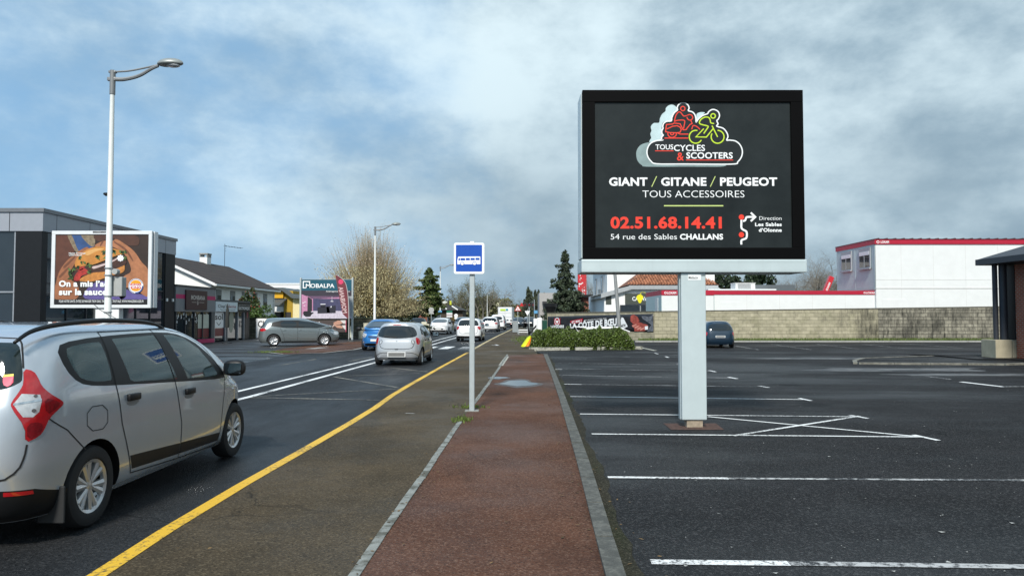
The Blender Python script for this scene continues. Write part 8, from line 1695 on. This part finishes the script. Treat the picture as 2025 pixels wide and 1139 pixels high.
def restaurant():
    Y = 140; x0, x1 = DX(866, Y), DX(905, Y); t = thing('restaurant', 'dark timber restaurant with a low pitched roof and yellow pylon behind the lamp', 'building', (x0, Y, 0)); W_ = x1 - x0; z = lambda py: DZ(py, Y)
    mb = MB(); mb.box(0, W_ + 1, 0, 9, 0, z(612)); mb.build('wall', M('brown_timber', (.055, .040, .028), .8, var=.2), t)
    xa = DX(892, Y) - x0; xr = DX(919, Y) - x0; xl = DX(872, Y) - x0; mb = MB(); P = [(xl - .3, z(613)), (xr, z(614)), (xa + .3, z(603)), (xa - .6, z(603))]; mb.prism(P, -.8, 9.5, 'y'); mb.build('roof', M('dark_slate', (.045, .048, .05), .7), t)
    mb = MB(); mb.stroke([(xa + .2, z(605)), (xa + 1.35, z(612.5))], .22, -.82); mb.stroke([(xa - 1.2, z(607)), (xa - .75, z(611.5))], .22, -.82); mb.build('roof_trim', WHITE, t)
    mb = MB(); mb.box(xa - .2, xa + .16, -1.0, -.85, z(603), z(595)); mb.build('yellow_pylon', M('pylon_yellow', (.50, .52, .03), .5), t); mb = MB(); mb.poly(blob(xa - 1.15, z(598), .38, .28, 16, 4, .4), -.9); o = mb.build('roof_ornament', M('pale_ornament', (.55, .56, .50), .6), t); so = o.modifiers.new('thickness', 'SOLIDIFY'); so.thickness = .3
    Y = 190; x = DX(985.5, Y); t = thing('letter_sign', 'tall thin pole with a pale double arched letter high over the lorry', 'sign', (x, Y, 0)); mb = MB(); mb.box(-.08, .08, 0, .16, 0, DZ(606, Y)); mb.build('pole', STEEL, t); zc, k = DZ(605, Y), 1; mb = MB()
    for s in (-1, 1): mb.stroke([(s * .19 + .19 * math.cos(R(a)), zc + .85 * math.sin(R(a))) for a in range(0, 181, 15)], .12, -.05 - .004 * s)
    mb.build('letter', M('pale_cream', (.62, .60, .40), .5), t)
    Y = 215; x = DX(999, Y); t = thing('mast', 'thin tall mast with a short cross arm right of the broad bare tree', 'mast', (x, Y, 0)); mb = MB(); mb.cyl(0, 0, 0, DZ(583, Y), .10, 6); mb.build('pole', STEEL, t); mb = MB(); mb.box(0, 1.6, -.05, .05, DZ(583, Y) - .05, DZ(583, Y) + .1); mb.build('arm', STEEL, t)
restaurant()
# white picket fence left of the far queue
Y = 118; x0, x1 = DX(905, Y), DX(958, Y); t = thing('picket_fence', 'white picket fence seen either side of the bus stop post', 'fence', (x0, Y, 0)); mb = MB(); n = int((x1 - x0) / .16)
for k in range(n): mb.box(k * .16, k * .16 + .09, 0, .03, .1, 1.15)
mb.build('picket', WHITE, t); mb = MB(); mb.box(0, x1 - x0, .031, .07, .35, .43); mb.box(0, x1 - x0, .031, .07, .85, .93); mb.build('rail', WHITE, t)
# leaning grey post in front of the banner
Y = 41.5; A, B = D(1225.5, 655, Y), D(1213.5, 512, Y); mb = MB(); mb.tube([(0, 0, -A[2] - .1), (0, 0, 0), (B[0] - A[0], .0, B[2] - A[2])], [.12, .115, .085], 12); t = mb.build('leaning_post', M('post_grey_weathered', (.27, .28, .28), .6, metal=.2, var=.2, scale=4), smooth=40.0); tag(t, 'bare grey post leaning left, standing in the hedge before the steak banner', 'post'); t.location = A
# broken white rail lying on the hedge
Y = 39.3; q = lambda a, b: D(a, b, Y); P = [q(1143, 656), q(1137, 646), q(1160, 648), q(1222, 647)]; o_ = P[0]; mb = MB(); mb.tube([tuple(np.array(p) - np.array(o_)) for p in P], .035, 8); P2 = [q(1152, 657), q(1154, 650.5), q(1222, 647.5), q(1244, 656)]; mb.tube([tuple(np.array(p) - np.array(o_) + np.array([0, -.25, 0])) for p in P2], .035, 8); t = mb.build('bent_rail', WHITE, smooth=40.0); tag(t, 'bent white tubular rail lying across the top of the hedge', 'railing'); t.location = o_
# fallen fluorescent marker and torn black sheet beside the hedge
def marker():
    Y = 38.0; q = lambda zx, zy, d=0: D(1010 + zx / 9.49, 580 + zy / 9.49, Y + d); o = q(190, 1000)
    t = thing('fallen_marker', 'fluorescent yellow and orange marker board slumped against the left end of the hedge', 'road marker', (o[0], o[1], PK)); r = lambda *a: tuple(np.array(q(*a)) - np.array([o[0], o[1], PK]))
    def sheet(nm, rings, mat, th=.015):
        mb = MB(); n = len(rings[0]); mb.add([p for row in rings for p in row], [(i * n + j, i * n + j + 1, (i + 1) * n + j + 1, (i + 1) * n + j) for i in range(len(rings) - 1) for j in range(n - 1)]); ob = mb.build(nm, mat, t, smooth=True); so = ob.modifiers.new('thickness', 'SOLIDIFY'); so.thickness = th; return ob
    FY = M('fluorescent_yellow', (.66, .72, .0), .55, var=.15, scale=6); FO = M('fluorescent_orange', (.85, .20, .0), .55, var=.15, scale=6)
    sheet('yellow_half', [[r(190, 1000, .1), r(235, 930, .45), r(300, 840, .8), r(345, 800, 1.0)], [r(230, 1008, .0), r(275, 935, .3), r(330, 850, .65), r(372, 800, .9)], [r(275, 1000, -.05), r(318, 925, .28), r(365, 850, .6), r(388, 808, .9)]], FY)
    sheet('orange_half', [[r(277, 1000, -.05), r(320, 925, .28), r(366, 850, .6), r(388, 810, .9)], [r(320, 1000, -.1), r(350, 930, .2), r(385, 870, .5), r(398, 830, .8)], [r(352, 985, .0), r(375, 930, .3), r(398, 880, .6), r(402, 850, .85)]], FO)
    sheet('black_sheet', [[r(385, 790, 1.0), r(420, 750, 1.1), r(470, 740, 1.2), r(545, 690, 1.3)], [r(395, 830, .9), r(425, 800, 1.0), r(475, 790, 1.1), r(520, 745, 1.2)], [r(402, 870, .7), r(440, 860, .8), r(455, 840, .9), r(500, 780, 1.1)]], BLACK, .03)
    sheet('black_flap', [[r(350, 740, 1.2), r(400, 690, 1.3), r(480, 590, 1.4)], [r(370, 760, 1.1), r(420, 700, 1.2), r(485, 630, 1.4)]], BLACK, .03)
    mb = MB(); mb.tube([r(320, 570, 1.3), r(335, 680, 1.25), r(345, 780, 1.2)], .05, 8); mb.build('black_post', BLACK, t, smooth=True)
marker()
for i, (a, b, p0, p1, Y, m, lb) in enumerate(((1055, 1063, 630, 659, 63, WHITE, 'left white roadside cabinet of the pair by the crossing'), (1062.5, 1071.5, 628.5, 661, 61.5, WHITE, 'taller right white roadside cabinet next to the green box'), (1072, 1083.5, 633, 651, 61, M('green_box', (.006, .055, .035), .4), 'dark green box on the left end of the banner wall'))):
    x0, x1 = DX(a, Y), DX(b, Y); t = thing('utility_cabinet', lb, 'cabinet', (x0, Y, 0)); zb = 0 if i < 2 else .35; mb = MB(); mb.box(0, x1 - x0, 0, .35, zb, DZ(p0, Y), .02); bd = mb.build('body', m, t); mb = MB(); mb.box(.04, x1 - x0 - .04, -.012, 0, zb + .1, DZ(p0, Y) - .1, .004); mb.build('door', m, bd)
    if zb: mb = MB(); mb.box(.1, x1 - x0 - .1, .05, .3, 0, zb); mb.build('foot', BLACK, t)
t, z, xx = post_sign('pale post carrying a light blue plate beside the white cabinets', 1056.5, 66, 592, 0, 'information_post', 'post'); mb = MB(); mb.box(xx(1056), xx(1063), -.06, -.03, z(620), z(614)); mb.build('blue_plate', M('sign_pale_blue', (0, 0, 0)), t)
# white guard rail at the end of the path, grey bin
Y = 67; x0, x1 = DX(1025, Y), DX(1045, Y); t = thing('guard_rail', 'low white guard rail between the warning sign and the crossing', 'railing', (x0, Y, 0)); mb = MB(); L_ = x1 - x0; mb.box(0, L_, -.03, .03, DZ(657.5, Y), DZ(656, Y)); mb.box(0, L_, -.03, .03, DZ(653.5, Y), DZ(651.5, Y)); mb.build('rail', WHITE, t)
for x in (.02, L_ - .04): mb = MB(); mb.box(x, x + .05, -.06, -.031, -.05, DZ(651, Y)); mb.build('post', GALV, t)
mb = MB(); band(mb, [(x0 - .2, Y - 1.2, 0), (x1 + .4, Y - 1.2, 0)], .25, .012); struct(mb.build('crossing_kerb', WRP))
Y = 72; t = thing('litter_bin', 'grey roadside bin left of the warning sign post', 'bin', (DX(1019, Y), Y, 0)); mb = MB(); mb.box(-.28, .28, -.25, .25, .05, 1.05, .04); mb.build('body', M('bin_grey', (.25, .28, .29), .5), t); mb = MB(); mb.box(-.3, .3, -.27, .27, 1.052, 1.15, .03); mb.build('lid', STEEL, t)
